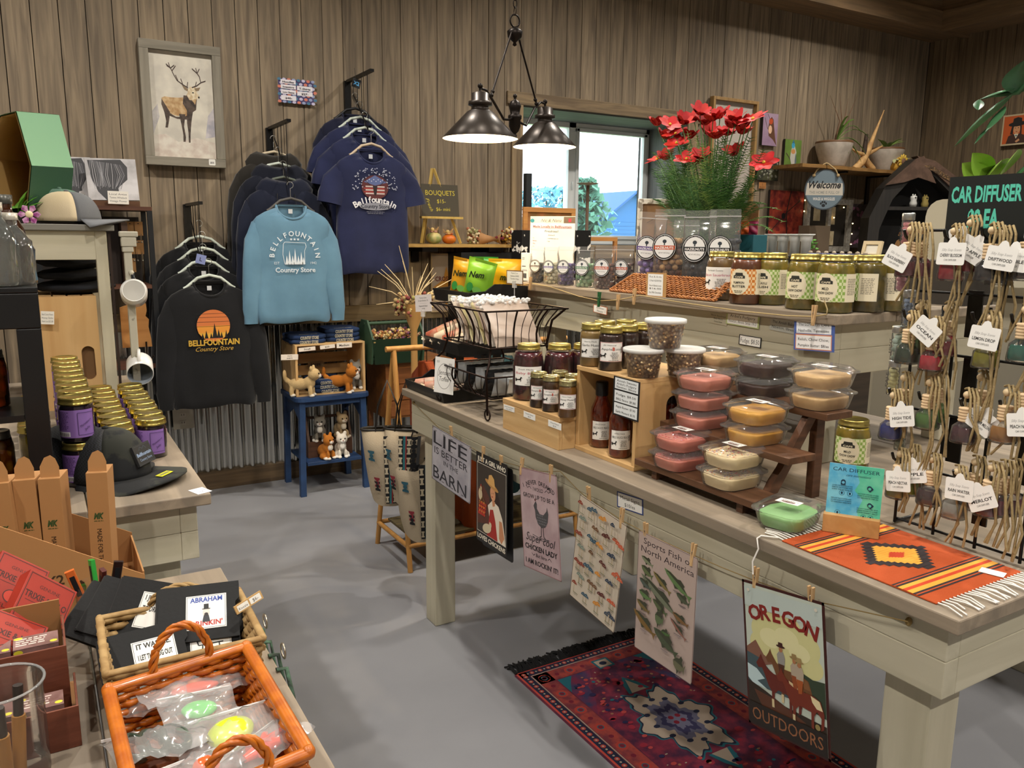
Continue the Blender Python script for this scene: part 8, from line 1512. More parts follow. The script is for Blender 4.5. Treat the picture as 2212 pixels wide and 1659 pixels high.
basket('wicker_basket','orange varnished wicker basket full of bagged bouncy toys',FL,FR,BR,z2,.085,ORB,ORD,8,rim=.009,handle=((BL.lerp(BR,.3),BL.lerp(BR,.72),.062,.006),(FL.lerp(FR,.35),FL.lerp(FR,.75),.05,.006)))
r = random.Random(21); CLB = film('#ffffff',.16,.12,g=.9)
for i,(px,py,w_,h_,rz,toy,l) in enumerate(((420,1475,.15,.055,.25,('#e8502a','flat'),'clear zip bag with an orange toy at the back of the orange basket'),(330,1490,.09,.06,-.2,('#e88a7a','flat'),'small clear bag with pale red pieces at the back left'),(345,1590,.12,.10,.15,('#2c3a30','loops'),'clear bag of dark green rubber loops at the left of the orange basket'),(497,1565,.12,.11,-.2,('#cfe02a','ball'),'clear bag with a glowing yellow-green ball'),(430,1520,.10,.07,.1,('#6ac86a','flat'),'clear bag with a light green piece in the middle'),(570,1600,.11,.07,.45,('#f0441c','star'),'clear bag with a bright red-orange toy at the right of the basket'),(440,1640,.10,.06,.3,('#f0602a','ball'),'clear bag with a small orange ball at the front of the basket'))):
 p = P(px,py,z=NZ+.066); t = thing('toy_bag',l,'bag',(p.x,p.y,NZ+.058),rz,'clear toy bags in the orange basket'); t.rotation_euler = (.25*math.sin(i*2),.15*math.cos(i*3),rz); b = MB(); nx,ny = 14,10
 for s_ in (1,-1): b.grid(lambda u,v,s_=s_: ((u-.5)*w_,(v-.5)*h_,s_*.013*math.sin(pi*u)**.6*math.sin(pi*min(1,v*1.1))**.6*(v < .91)+.005*math.sin(11*u+i)*math.sin(7*v+2*i)+.002*math.sin(31*u+9*v)),nx,ny,CLB)
 b.box(-w_*.49,w_*.49,h_*.40,h_*.43,.001,.004,film('#ffffff',.5,.2)); b.build('plastic_bag',t); c = MB(); m = M(toy[0],.25,0,coat=.6)
 if toy[1] == 'ball': c.sph((0,-.005,.0),(.03,.03,.014) if i == 3 else (.016,.016,.012),m,20,12)
 elif toy[1] == 'loops': [c.tube([(x+.014*math.cos(a),.030*math.sin(a),.004*math.sin(a)) for a in [2*pi*j/14 for j in range(14)]],.0065,m,8,True) for x in (-.032,-.008,.018)]
 elif toy[1] == 'star': [c.tube([(0,0,0),(.03*math.cos(k*1.05),.018*math.sin(k*1.05),.003)],[.011,.005],m,8) for k in range(6)]
 else: c.sph((0,0,0),(w_*.24,h_*.22,.007),m,14,8)
 c.build('toy',t)
# lanyards hanging over the table's right edge
t = thing('keychain_strap','dark patterned key straps with metal rings hanging over the right edge of the nearest table','keychain',(.292,Q(585,1370).y,NZ)); b = MB(); m = M('#1c241e',.8,0,'noise','#4a6a54',sc=6)
for k in range(4): b.tube([(-.008,.02-.05*k,.004),(.008,.02-.05*k,.002),(.012,.015-.055*k,-.04),(.014,.01-.06*k,-.11-.01*k)],.006,m,6,flat=.4)
b.build('strap',t); b = MB()
for k in range(2): b.tube([(.014,.03-.12*k+.014*math.cos(a),.012+.012*math.sin(a)) for a in [2*pi*j/14 for j in range(14)]],.0016,M('#b8b0a0',.3,1),6,True)
b.build('metal_ring',t)
# ------------------------------------------------------------------ garments on waterfall racks
def garment(name,label,neck,y,kind,col,hang,group,L=.68,W=.26,art=None,seed=0,hood=False,col2=None):
 """neck: world x and z of the collar; kind long or short sleeves"""
 t = thing(name,label,'shirt',(neck[0],y,neck[1]),0,group); m = M(col,.9,0,'cloth',col2 or col,sheen=.2); r = random.Random(seed); ph = r.random()*6
 n = 36; D = .042
 def sec(z,w,d,dip=0):
  out = []
  for j in range(n):
   a = 2*pi*j/n; ca,sa = math.cos(a),math.sin(a); x = w*math.copysign(abs(ca)**.7,ca); k = max(0,-z-.18)/L
   yy = d*math.copysign(abs(sa)**.45,sa)+k*.014*math.sin(x*38+ph+z*4)*(1.3 if abs(x) > .5*W else .8)+.004*math.sin(x*23+z*19+ph)
   out.append((x,yy,z+(dip if abs(ca) < .8 else 0)+.006*math.sin(5*a+ph)*(k > .6)))
  return out
 def scoop(q): x,y,z = q; return (x,y,min(z,-.072*max(0,1-(x/.088)**2)**.5)) if y < 0 else q
 b = MB(); zs = [(-L,.90,.8),(-L+.012,.92,1),(-L+.05,.94,1.05),(-L*.75,.955,1.05),(-L*.5,.94,1.05),(-L*.3,.92,1),(-.17,.92,1),(-.12,.94,.95),(-.085,.93,.85),(-.06,.84,.7),(-.035,.66,.6),(-.012,.42,.5),(.0,.31,.45)]
 b.rings([[scoop(q) for q in sec(z,W*w,D*d)] if z > -.1 else sec(z,W*w,D*d) for z,w,d in zs],m,cap=False); b.build('body',t)
 b = MB(); cw = .085; b.tube([(cw*math.cos(a),D*(.5 if math.sin(a) > 0 else .72)*math.sin(a),.004 if math.sin(a) > 0 else .072*math.sin(a)) for a in [2*pi*j/28 for j in range(28)]],.0085,m,6,True); b.build('collar',t)
 b = MB(); b.box(-.012,.012,D*.30,D*.32,-.040,-.015,M('#c8ccd0',.6)); b.build('neck_label',t)
 for s_ in (-1,1):
  b = MB(); x0 = s_*W*.80
  if kind == 'long': pts = [(x0*.66,0,-.088),(x0*.94,0,-.128),(x0*1.10,-.004,-.20),(s_*W*.96,-.012,-.32),(s_*W*1.02,-.02,-.46),(s_*W*1.08,-.016,-L*.88),(s_*W*1.10,-.016,-L*.94),(s_*W*1.10,-.016,-L*1.0)]; rs_ = [.048,.062,.068,.064,.058,.052,.04,.038]
  else: pts = [(x0*.66,0,-.088),(x0*.94,0,-.130),(s_*W*.98,-.004,-.19),(s_*W*1.08,-.008,-.26),(s_*W*1.12,-.01,-.31)]; rs_ = [.048,.064,.076,.082,.082]
  rr = []; P_ = [Vector(q) for q in pts]; N_ = len(P_)
  for i,p in enumerate(P_):
   d = (P_[min(i+1,N_-1)]-P_[max(i-1,0)]).normalized(); u = Vector((0,1,0)); v = d.cross(u).normalized()
   rr.append([p+u*(rs_[i]*.42*math.sin(2*pi*j/16)*(1+.25*math.sin(4*i+j+ph)))+v*(rs_[i]*math.cos(2*pi*j/16)*(1+.06*math.sin(3*j+2*i+ph))) for j in range(16)])
  b.rings(rr,m,cap=False); b.build('sleeve',t)
 if hood:
  b = MB(); b.rings([[(.12*k*math.cos(a)*(1+.1*math.sin(3*a+ph)),D*1.1*math.sin(a)+.01,z+.012*math.cos(2*a)) for a in [2*pi*j/20 for j in range(20)]] for k,z in ((1.3,-.07),(1.35,-.03),(1.1,.01),(.8,.03),(.72,.0))],m,cap=False); b.build('hood',t); b = MB(); [b.tube([(x,-D*.9,-.05),(x*1.1,-D*1.15,-.14)],.003,M('#1a1c22',.8),5) for x in (-.05,.05)]; b.build('drawstring',t)
 if art: A = Art(.32,.30,rough=.8); art(A); p = MB(); A.put(p,frame((-.16,-D*1.06-.006,-.40),(1,0,0),(0,0,1))); p.build('chest_print',t)
 h = thing('clothes_hanger','hanger of the '+' '.join(label.split()[:12]),'hanger',(neck[0],y,neck[1]),0,group+' hangers'); b = MB(); hc = M(hang,.5)
 b.tube([(-.135,.004,-.028),(-.12,.004,-.02),(-.06,.0,.03),(0,-.002,.045),(.06,0,.03),(.12,.004,-.02),(.135,.004,-.028)],.0085,hc,8,flat=1.0); b.build('shoulder_bar',h); b = MB(); b.tube([(0,0,.05),(0,0,.10)]+[(.018*math.sin(a)*1,.0,.118-.018*math.cos(a)) for a in [pi*i/8 for i in range(1,13)]],.0018,M('#b8b8b4',.3,1),6); b.build('hook',h); return t
def waterfall(label,x,ztop,yf,hooks):
 t = thing('garment_rack',label,'rack',(x,5.04,ztop)); m = M('#0f0f11',.4,.4); b = MB(); b.box(-.02,.02,.0,.028,-.30,0,m); b.build('wall_plate',t); b = MB(); b.box(-.012,.012,yf-5.04,0,-.012,.004,m); b.build('arm',t); b = MB(); hk = [(0,y-5.04,z-ztop) for y,z in hooks]; b.tube([hk[0]]+hk[1:],.004,m,6); b.build('sloping_rail',t); b = MB()
 for y,z in hooks: b.tube([(0,y-5.04,-.01),(0,y-5.04,z-ztop)],.0022,m,5)
 b.build('wires',t)
def g_sun(A):
 A.disc(.16,.17,.088,.088,'#c8703a',40); A.polys([[(.072,.17),(.248,.17),(.24,.13),(.08,.13)]],'#d88f34'); A.polys([[(.08,.13),(.24,.13),(.21,.1),(.11,.1)]],'#d8a53a'); A.rects([(.07,y,.18,.002) for y in (.235,.215,.19,.165)],'#111214')
 A.polys([[(x-w_,.10),(x+w_,.10),(x,.10+h)] for x,h,w_ in ((.10,.03,.008),(.12,.045,.01),(.145,.03,.008),(.165,.085,.014),(.185,.05,.01),(.2,.035,.008),(.225,.045,.008))],'#0d0e10'); A.text('BELLFOUNTAIN',.16,.062,.044,'#caa23a',fit=.27,bold=.035); A.text('Country Store',.16,.03,.034,'#c8a040',fit=.2,shear=.4)
def g_bell(A):
 K = '#d4dee6'; A.arc('BELLFOUNTAIN',.16,.13,.118,.04,K,3.0,bold=.02); A.line([(.095,.19),(.105,.2),(.22,.195),(.225,.175),(.215,.15),(.215,.075),(.1,.075),(.09,.13),(.095,.19)],.003,K)
 A.polys([[(x-.01,.075),(x+.01,.075),(x,.075+h)] for x,h in ((.112,.05),(.128,.08),(.145,.05),(.16,.09),(.178,.05),(.195,.07),(.208,.04))],K); A.polys([[(x+r_*math.cos(pi/2+k*pi/5),.215+r_*math.sin(pi/2+k*pi/5)) for k,r_ in ((k,.009 if k % 2 == 0 else .004) for k in range(10))] for x in (.14,.16,.18)],K)
 A.text('EST',.055,.075,.02,K); A.text('1942',.265,.075,.02,K); A.text('Country Store',.16,.03,.038,K,fit=.23,bold=.02)
def g_flag(A):
 r = random.Random(5); A.disc(.16,.19,.085,.07,'#5a2a2c',28); A.poly([(.09,.22),(.16,.26),(.235,.22),(.16,.2)],'#5c6a9a'); A.rects([(.10,y,.12,.008) for y in (.15,.17,.19)],'#c8b8b4'); A.rects([(.09,y,.13,.006) for y in (.16,.18)],'#a83a34'); A.discs([(.11+.014*i,.225+.01*(i % 2),.003,.003) for i in range(8)],'#d8dce8'); A.discs([(.16+.13*math.cos(a)*q,.2+.1*math.sin(a)*q,.004,.003) for a,q in [(r.random()*3.6-.2,.6+.5*r.random()) for _ in range(90)]],'#b8bccc'); A.line([(.13,.2),(.105,.225),(.09,.25)],.003,'#15161c'); A.line([(.19,.2),(.215,.225),(.23,.25)],.003,'#15161c'); A.poly([(.145,.2),(.175,.2),(.168,.15),(.16,.14),(.152,.15)],'#2a1f22')
 A.arc('Bellfountain',.16,-.12,.24,.05,'#dfe0e6',1.0,bold=.03); A.disc(.16,.078,.10,.022,'#8a8c98',24); A.text('Country Store',.16,.068,.032,'#15182a',fit=.18,bold=.02); A.scribble(.10,.045,.12,2,.009,'#6a6c78','c')
NV,NV2,BLU,BK_ = '#1c2140','#12152a','#5a7f98','#0c0d10'
def col(px,py,y): p = P(px,py,y=y); return (p.x,p.z-.02)
R1 = [(432,520,4.93),(438,545,4.86),(440,572,4.79),(452,604,4.70)]
for i,(px,py,y) in enumerate(R1): garment('sweatshirt',('black crewneck sweatshirt with an orange sunset tree print, front of the lower left rack' if i == 3 else 'plain black sweatshirt, %s from the wall on the lower left rack' % ['first','second','third'][i]),col(px,py,y),y,'long',BK_,'#c4cec4','black sweatshirts on the lower left rack',L=.69,W=.24,art=g_sun if i == 3 else None,seed=i,col2='#15161a')
waterfall('black waterfall rack carrying black sweatshirts, lowest of the three',P(420,441,y=4.8).x+.0,P(433,437,y=4.65).z,4.62,[(y,P(px,py,y=y).z+.10) for px,py,y in R1])
R2 = [(592,337,4.94),(602,362,4.86),(613,392,4.79),(628,438,4.68)]
for i,(px,py,y) in enumerate(R2): garment('hoodie' if i < 3 else 'sweatshirt',('washed blue long-sleeve shirt with white BELLFOUNTAIN Country Store print' if i == 3 else ['charcoal hoodie nearest the wall on the middle rack','dark navy hoodie second from the wall on the middle rack','navy hoodie right behind the washed blue shirt'][i]),col(px,py,y),y,'long',[ '#26231f','#0f1320','#11172a',BLU][i],['#cfc0a4','#c4cec4','#5a6258','#4a4846'][i],'hoodies on the middle rack',L=.66 if i == 3 else .64,W=.23,art=g_bell if i == 3 else None,seed=10+i,hood=i < 3,col2=['#2c2925','#141828','#161c30','#6890aa'][i])
waterfall('black waterfall rack carrying hoodies, middle of the three',P(605,260,y=4.8).x,P(620,259,y=4.64).z,4.62,[(y,P(px,py,y=y).z+.10) for px,py,y in R2])
R3 = [(768,243,4.94),(778,262,4.87),(788,285,4.80),(802,320,4.70)]
for i,(px,py,y) in enumerate(R3): garment('t_shirt',('navy T-shirt printed with a flag burst over Bellfountain, front of the highest rack' if i == 3 else ['dark navy T-shirt nearest the wall on the highest rack','navy T-shirt second from the wall on the highest rack','navy T-shirt right behind the printed one'][i]),col(px,py,y),y,'short' if i else 'long',NV2 if i == 0 else NV,['#15161a','#c4cec4','#c4cec4','#c8b49a'][i],'navy T-shirts on the highest rack',L=.72,W=.235,art=g_flag if i == 3 else None,seed=20+i,col2='#262c50' if i else '#181c34')
waterfall('black waterfall rack carrying navy T-shirts, highest of the three',P(780,155,y=4.8).x,P(800,152,y=4.65).z,4.62,[(y,P(px,py,y=y).z+.10) for px,py,y in R3])
for px,py,y,tx,l in ((770,180,4.72,'X2','black diamond size tag marked X2 on the highest rack'),(434,560,4.62,'L','small blue size tag hanging on the lowest rack')): p = P(px,py,y=y); b = MB(); b.T = frame(p,(1,0,-.25),(.25,0,1)); w_ = .05; b.box(-w_/2,w_/2,-w_/2,w_/2,-.003,0,M('#111317' if tx == 'X2' else '#7a86b8',.5)); A = Art(w_,w_); A.text(tx,w_/2,.015,.028,'#58a8e0' if tx == 'X2' else '#2a2f50',bold=.03); A.put(b,T(-w_/2,-w_/2,.0003)); b.T = Matrix(); b.tube([p,p+Vector((0,.03,.09))],.001,M('#111317'),4); tag(b.build('size_tag'),l,'tag')
# ------------------------------------------------------------------ blue stool with crate, folded shirts and plush cats
SB = M('#23406a',.5,0,'noise','#1c3458',sc=1.2); x0,x1,y0,y1 = 1.29,1.70,4.62,4.99; zs = P(658,858,y=4.64).z
t = thing('stool','dark blue painted stool with a lower shelf in front of the corrugated metal','stool',(x0,y0,0)); W_,D_ = x1-x0,y1-y0; b = MB(); b.prism(outline_round(W_+.05,D_+.02,.05,x0=-.025,y0=-.02),zs-.024,zs,SB); b.build('seat',t,bevel=.003)
for sx in (0,1):
 for sy in (0,1): b = MB(); x,y = (.0 if sx == 0 else W_-.035),(0 if sy == 0 else D_-.035); o_ = (-.012 if sx == 0 else .012); b.add([(x+o_,y,0),(x+.035+o_,y,0),(x+.035+o_,y+.035,0),(x+o_,y+.035,0),(x,y,zs-.025),(x+.035,y,zs-.025),(x+.035,y+.035,zs-.025),(x,y+.035,zs-.025)],[(3,2,1,0),(4,5,6,7),(0,1,5,4),(1,2,6,5),(2,3,7,6),(3,0,4,7)],SB); b.build('leg',t,bevel=.002)
b = MB(); b.box(.036,W_-.036,.008,.022,zs-.06,zs-.025,SB); b.build('front_rail',t)
for x in (.01,W_-.024): b = MB(); b.T = frame((x,0,0),(0,1,0),(0,0,1)); b.prism([(.036,zs-.16),(D_*.5,zs-.09),(D_-.036,zs-.16),(D_-.036,zs-.025),(.036,zs-.025)],0,.014,SB); b.build('side_rail',t)
zl = P(640,1002,y=4.64).z; b = MB(); b.box(.036,W_-.036,.0,D_,zl-.02,zl,SB); b.build('lower_shelf',t,bevel=.002)
zc = P(640,748,y=4.68).z; t = thing('wooden_crate','pine slatted crate lying on its side on the blue stool with price strips','crate',(1.285,4.66,zs+.0005)); W_,H,D_ = .43,zc-zs,.30; [MB().box(xa,xa+.014,0,D_,0,H,BX).build('end_panel',t,bevel=.001) for xa in (0,W_-.014)]; b = MB()
for k in range(4):
 z_ = .004+k*(H-.004)/4; b.box(.0145,W_-.0145,D_-.01,D_,z_,z_+H/4-.014,CRX)
 if k < 3: y_ = k*D_/3; b.box(.0145,W_-.0145,y_,y_+D_/3-.012,0,.008,CRX); b.box(0,W_,y_,y_+D_/3-.012,H+.0005,H+.009,CRX)
b.build('slats',t)
for tl,tr,bl,ls in (((645,752),(681,748),(647,760),('Small',)),((691,747),(723,743),(692,755),('$20-',)),((727,741),(760,739),(729,752),('Medium',)),((607,766),(644,765),(608,778),('YOUTH','SHIRTS')),((665,781),(698,779),(667,793),('Large',))): card('price_strip','torn-edge label strip reading %s on the stool crate' % ' '.join(ls),'card',tl,tr,bl,'#e6dcd0' if ls[0] != 'Large' else '#9c8464',lines(*ls,bold=.02),y=4.655 if ls[0] != 'Large' else 4.94)
FN = M('#1c2c4c',.9,0,'cloth','#263a60'); s0 = None
for i,(x,y,z) in enumerate([(1.38,4.79,zc+.011+.026*k) for k in range(2)]+[(1.60,4.81,zc+.011+.026*k) for k in range(3)]+[(1.49,4.78,zs+.010+.026*k) for k in range(3)]):
 if s0 is None:
  s0 = thing('folded_shirt','','shirt',(0,0,0),0,'folded navy youth shirts'); b = MB(); b.rings([[(px_*k*(1+.02*math.sin(3*j)),py_*k,z_+.002*math.sin(j*1.3)) for j,(px_,py_) in enumerate(srect(.22,.22,.04,5))] for z_,k in ((0,.94),(.005,1),(.02,1),(.025,.94))],FN); b.build('cloth',s0); A = Art(.12,.04); A.text('COUNTRY STORE',.06,.006,.026,'#b8b4a0',fit=.11,bold=.03); b = MB(); A.put(b,frame((-.06,-.10,.0275),(1,0,0),(0,1,.0))); A.put(b,FY(-.06,-.113,-.006)); b.build('print',s0); o = s0
 else: o = dup(s0)
 o.location = (x,y,z); o.rotation_euler = (0,0,.03*(i % 3)-.03); o['label'] = 'folded navy youth shirt, '+(['lower','upper'][i]+' of the left pile on the crate' if i < 2 else ['lowest','middle','topmost'][(i-2) % 3]+(' of the right pile on the crate' if i < 5 else ' of the pile inside the crate'))
def plush(label,px,py,y,z,cb,cw,rz,pose='sit',k=1.0):
 p = P(px,py,y=y); t = thing('plush_cat',label,'toy',(p.x,y,z+.001),rz,'plush toy cats'); t.scale = (k,k,k); cb2 = cb
 E = [((0,.02,.04),(.034,.042,.038),0),((0,-.005,.062),(.028,.028,.034),0),((0,-.02,.105),(.033,.029,.030),0),((0,-.046,.098),(.014,.010,.010),1),((-.02,-.012,.135),(.011,.008,.014),0),((.02,-.012,.135),(.011,.008,.014),0),((-.018,-.034,.022),(.011,.013,.026),0),((.018,-.034,.022),(.011,.013,.026),0),((-.018,-.042,.007),(.012,.015,.008),1),((.018,-.042,.007),(.012,.015,.008),1),((-.030,-.005,.014),(.015,.026,.015),0),((.030,-.005,.014),(.015,.026,.015),0),((-.032,-.030,.008),(.011,.014,.009),1),((.032,-.030,.008),(.011,.014,.009),1),((.0,.065,.025),(.010,.024,.010),0),((.01,.085,.045),(.009,.010,.022),0),((0,-.036,.065),(.016,.010,.018),1)]
 if pose == 'stand': E = [((0,.03,.058),(.030,.052,.030),0),((0,-.02,.066),(.026,.03,.03),0)]+[((x,-.045+dy,z_+dz),r_,c_) for (x,dy,z_),r_,c_,dz in [((a[0][0],a[0][1]+.02,a[0][2]),a[1],a[2],.002) for a in E[2:6]]]+[((x,yy,.026),(.011,.012,.030),0) for x in (-.018,.018) for yy in (-.03,.06)]+[((x,yy-.006,.007),(.012,.015,.008),1) for x in (-.018,.018) for yy in (-.03,.06)]+[((0,.085,.075),(.010,.014,.014),0),((0,.097,.10),(.010,.010,.028),0)]
 b = MB(); m0,m1 = M(cb,.95,0,'fine',bump=1.2,sc=5),M(cw,.95,0,'fine',bump=1.2,sc=5)
 for c,r_,w_ in E: b.sph(c,r_,m1 if w_ else m0,12,8)
 o = b.build('body',t); md = o.modifiers.new('r','REMESH'); md.mode = 'VOXEL'; md.voxel_size = .004; md2 = o.modifiers.new('s','SMOOTH'); md2.iterations = 3
 bpy.context.view_layer.update(); me = bpy.data.meshes.new_from_object(o.evaluated_get(bpy.context.evaluated_depsgraph_get())); o.modifiers.clear(); me.materials.clear(); me.materials.append(m0); me.materials.append(m1)
 for f in me.polygons: c = f.center; q = min((sum(((c[i]-e[0][i])/e[1][i])**2 for i in range(3)),e[2]) for e in E); f.material_index = q[1]; f.use_smooth = True
 o.data = me; hc = [e for e in E][2][0]; b = MB(); [b.sph((s_*.012,hc[1]-.0265,hc[2]+.006),.0042,M('#15120f',.15),8,6) for s_ in (-1,1)]; b.build('eyes',t); b = MB(); b.sph((0,hc[1]-.036,hc[2]-.002),.0036,M('#a86a60',.5),8,5); b.build('nose',t)
CS = zs+.0005; plush('cream standing plush cat at the left on the blue stool',660,860,4.66,zs,'#c4a878','#e4dccc',1.0,'stand',1.25); plush('ginger standing plush cat at the right on the blue stool',742,860,4.66,zs,'#b06a1e','#e8e0d4',.9,'stand',1.25); plush('grey and white plush cat sitting at the right behind the ginger one',768,845,4.74,zs+.008,'#7a756c','#e4e0d8',-.1,k=1.25)
tb = thing('tool_caddy','dark wooden handled caddy holding plush cats on the stool shelf','caddy',(1.36,4.72,zl+.0005)); DW2 = M('#3c2416',.6,0,'wood','#50321f',ax='x',sc=.9)
for x in (0,.266): b = MB(); b.T = frame((x,0,0),(0,1,0),(0,0,1)); b.prism([(0,0),(.16,0),(.16,.10),(.10,.26),(.06,.26),(0,.10)],0,.014,DW2); b.build('end_panel',tb)
b = MB(); b.box(.0145,.2655,0,.012,0,.10,DW2); b.box(.0145,.2655,.148,.16,0,.10,DW2); b.box(.0145,.2655,.0125,.1475,0,.01,DW2); b.build('side_panel',tb); b = MB(); b.tube([(.012,.08,.235),(.268,.08,.235)],.009,DW2,10); b.build('handle_bar',tb)
plush('grey plush cat leaning in the top left of the caddy',692,965,4.76,zl+.095,'#7a756c','#e0dcd4',-.3,k=1.15); plush('pale tan plush cat in the top right of the caddy',738,960,4.76,zl+.10,'#a8906c','#d8ccb8',.1,k=1.15); plush('ginger plush cat sitting at the lower left before the caddy',706,1000,4.675,zl,'#b06a1e','#e8e0d4',.4,k=1.1); plush('white plush cat sitting at the lower right before the caddy',738,1000,4.675,zl,'#d8d0c2','#ece8e0',-.1,k=1.1)
# ------------------------------------------------------------------ chest, green planter, dried flowers
ORW = M('#7a4a20',.5,0,'wood','#935c2a',ax='x',sc=.8); cx0,cx1,cy_ = P(833,800,y=4.66).x,P(905,800,y=4.66).x+.22,4.66; ctz = P(835,783,y=4.66).z; cbz = P(835,906,y=4.66).z; t = thing('small_chest','orange-brown wooden chest of drawers below the green planter','chest',(cx0,cy_,0)); W_ = cx1-cx0; b = MB(); b.box(0,W_,0,.34,cbz,ctz-.02,ORW); b.box(-.01,W_+.01,-.012,.345,ctz-.0195,ctz,ORW); b.build('body',t,bevel=.003)
for x in (.0,W_-.03):
 for y in (0,.31): b = MB(); b.box(x,x+.03,y,y+.03,0,cbz-.0005,ORW); b.build('leg',t)
for k in range(3): hh = (ctz-cbz-.05)/3; b = MB(); b.box(.03,W_-.03,-.008,-.0005,cbz+.015+k*hh,cbz+.005+(k+1)*hh,M('#6a3e1a',.5,0,'wood','#84502a',ax='x')); d_ = b.build('drawer',t); b = MB(); b.sph((W_/2,-.014,cbz+(k+.5)*hh),.009,M('#4a3a1a',.4,.8),10,6); b.build('knob',d_)
gx0,gx1 = P(800,740,y=4.62).x,P(912,700,y=4.62).x; t = thing('green_planter','green wooden trough with slanted ends full of dried flowers on the chest','planter',(gx0,4.62,ctz+.0005)); W_ = gx1-gx0; GRN = M('#2f4a34',.6); H = .155
b = MB(); b.add([(.03,.0,0),(W_-.03,0,0),(W_,-.03,H),(0,-.03,H),(.03,.22,0),(W_-.03,.22,0),(W_,.25,H),(0,.25,H)],[(0,1,2,3),(7,6,5,4),(3,2,1,0),(4,5,6,7),(0,4,5,1)],GRN); b.build('trough',t,solid=.008)
for x,s_ in ((.0,-1),(W_,1)): b = MB(); b.T = frame((x+(.006 if s_ < 0 else 0),0,0),(0,1,0),(0,0,1)); b.prism([(0,0),(.22,0),(.25,H),(.16,H+.11),(.06,H+.11),(-.03,H)],-.004,.008,GRN); b.build('end_board',t)
b = MB(); b.tube([(0,.11,H+.085),(W_,.11,H+.085)],.011,GRN,10); b.build('handle',t); b = MB(); r = random.Random(6)
for k in range(230): q = (W_*(.04+.9*r.random()),r.uniform(-.02,.20),H-.02+.06*r.random()); b.sph(q,.006+.007*r.random(),M(r.choice(['#b89a5c','#c4a86e','#8a5a4a','#a8703c','#d0bc8c','#6a3a5a','#96693a']),.9),6,4)
b.build('dried_flowers',t)
ex = P(910,640,y=3.9).x; t = thing('twig_bouquet','bunch of pale twigs and dried flowers standing beyond the end of the long table','bouquet',(ex,4.0,0)); zt_ = P(910,640,y=4.0).z+.12; b = MB(); b.lathe([(.07,0),(.075,.02),(.02,.04),(.018,zt_-.30),(.05,zt_-.22),(.06,zt_-.16)],M('#b08850',.7),16); b.build('stand_vase',t); b = MB(); r = random.Random(12); TWG = M('#c4b088',.8)
for k in range(26): a,e = r.random()*6.28,r.uniform(.3,1.9); L = .12+.2*r.random(); v = Vector((math.cos(a)*math.sin(e),math.sin(a)*math.sin(e)*.5,math.cos(e))); b.tube([Vector((0,0,zt_-.17)),Vector((0,0,zt_-.12))+v*L*.5,Vector((0,0,zt_-.12+.02*r.random()))+v*L],[.003,.003,.0015],TWG,4)
b.build('twigs',t); b = MB()
for k in range(120): a = r.random()*6.28; q = .11*r.random()**.5; b.sph((q*math.cos(a),q*math.sin(a)*.7,zt_-.15+r.uniform(-.07,.05)),.006+.008*r.random(),M(r.choice(['#b8a070','#8a4a3c','#8f8a54','#a08a60','#6a2f34']),.9),6,4)
b.build('dried_flowers',t)
# ------------------------------------------------------------------ rug, tote bags and clothes rail under the table
f0 = P(1112,1462,z=.0); rx0,ry1 = f0.x,f0.y; rx1 = P(1615,1512,z=0).x; ry0 = .35; W_,H_ = rx1-rx0,ry1-ry0
t = thing('patterned_rug','purple and red oriental rug with a cream medallion and black fringe under the long table','rug',(rx0,ry0,0)); b = MB(); b.box(0,W_,0,H_,.0005,.011,M('#5a2440',.95,0,'noise','#7a2c40',sc=1.2,det=8,bump=.5)); b.build('pile',t)
A = Art(W_,H_,rough=.95); NVY,CRM2,TEA,CRL = '#1c2440','#b8a898','#1f6a7a','#b8443a'; PU = M('#4a2040',.95,0,'noise','#8a2c44',sc=2.4,det=8); PB = M('#3c3a62',.95,0,'noise','#7a2a4a',sc=2,det=8)
A.frame(.008,CRL); A.frame(.03,NVY,.008); r = random.Random(3)
def bord(m_,s_,c,st): A.discs([(x,y,s_,s_) for x,y in [(m_,m_+i*st) for i in range(int((H_-2*m_)/st)+1)]+[(W_-m_,m_+i*st) for i in range(int((H_-2*m_)/st)+1)]+[(m_+i*st,H_-m_) for i in range(int((W_-2*m_)/st)+1)]+[(m_+i*st,m_) for i in range(int((W_-2*m_)/st)+1)]],c,8)
bord(.023,.009,CRL,.035); bord(.023,.004,CRM2,.0175); A.frame(.004,CRM2,.040); A.frame(.06,M('#7a3440',.95,0,'noise','#b04a40',sc=3),.046); bord(.076,.022,CRL,.11); bord(.076,.012,TEA,.11); bord(.076,.009,'#7a1c34',.055)
A.rect(.11,.11,W_-.22,H_-.22,PU); ic = .14
for sx in (0,1):
 for sy in (0,1): X = lambda u: .11+u if sx == 0 else W_-.11-u; Y = lambda v: .11+v if sy == 0 else H_-.11-v; A.polys([[(X(0),Y(0)),(X(ic),Y(0)),(X(ic*.8),Y(.05)),(X(ic*.5),Y(.09)),(X(ic*.35),Y(.16)),(X(0),Y(.24))]],PB); A.polys([[(X(0),Y(0)),(X(.06),Y(0)),(X(.03),Y(.04)),(X(0),Y(.09))]],TEA)
mc = P(1462,1560,z=0); mx_,my_ = mc.x-rx0,mc.y-ry0
for k,(c,q) in enumerate(((TEA,1.10),(NVY,1.05),(CRM2,1.0),('#6a6a84',.62),('#3c3a62',.45),('#7c7c98',.3))): A.polys([[(mx_+.115*q*(1+.16*math.cos(6*a)+.07*math.cos(18*a))*math.cos(a),my_+.17*q*(1+.16*math.cos(6*a)+.07*math.cos(18*a))*math.sin(a)) for a in [2*pi*i/120 for i in range(120)]]],c)
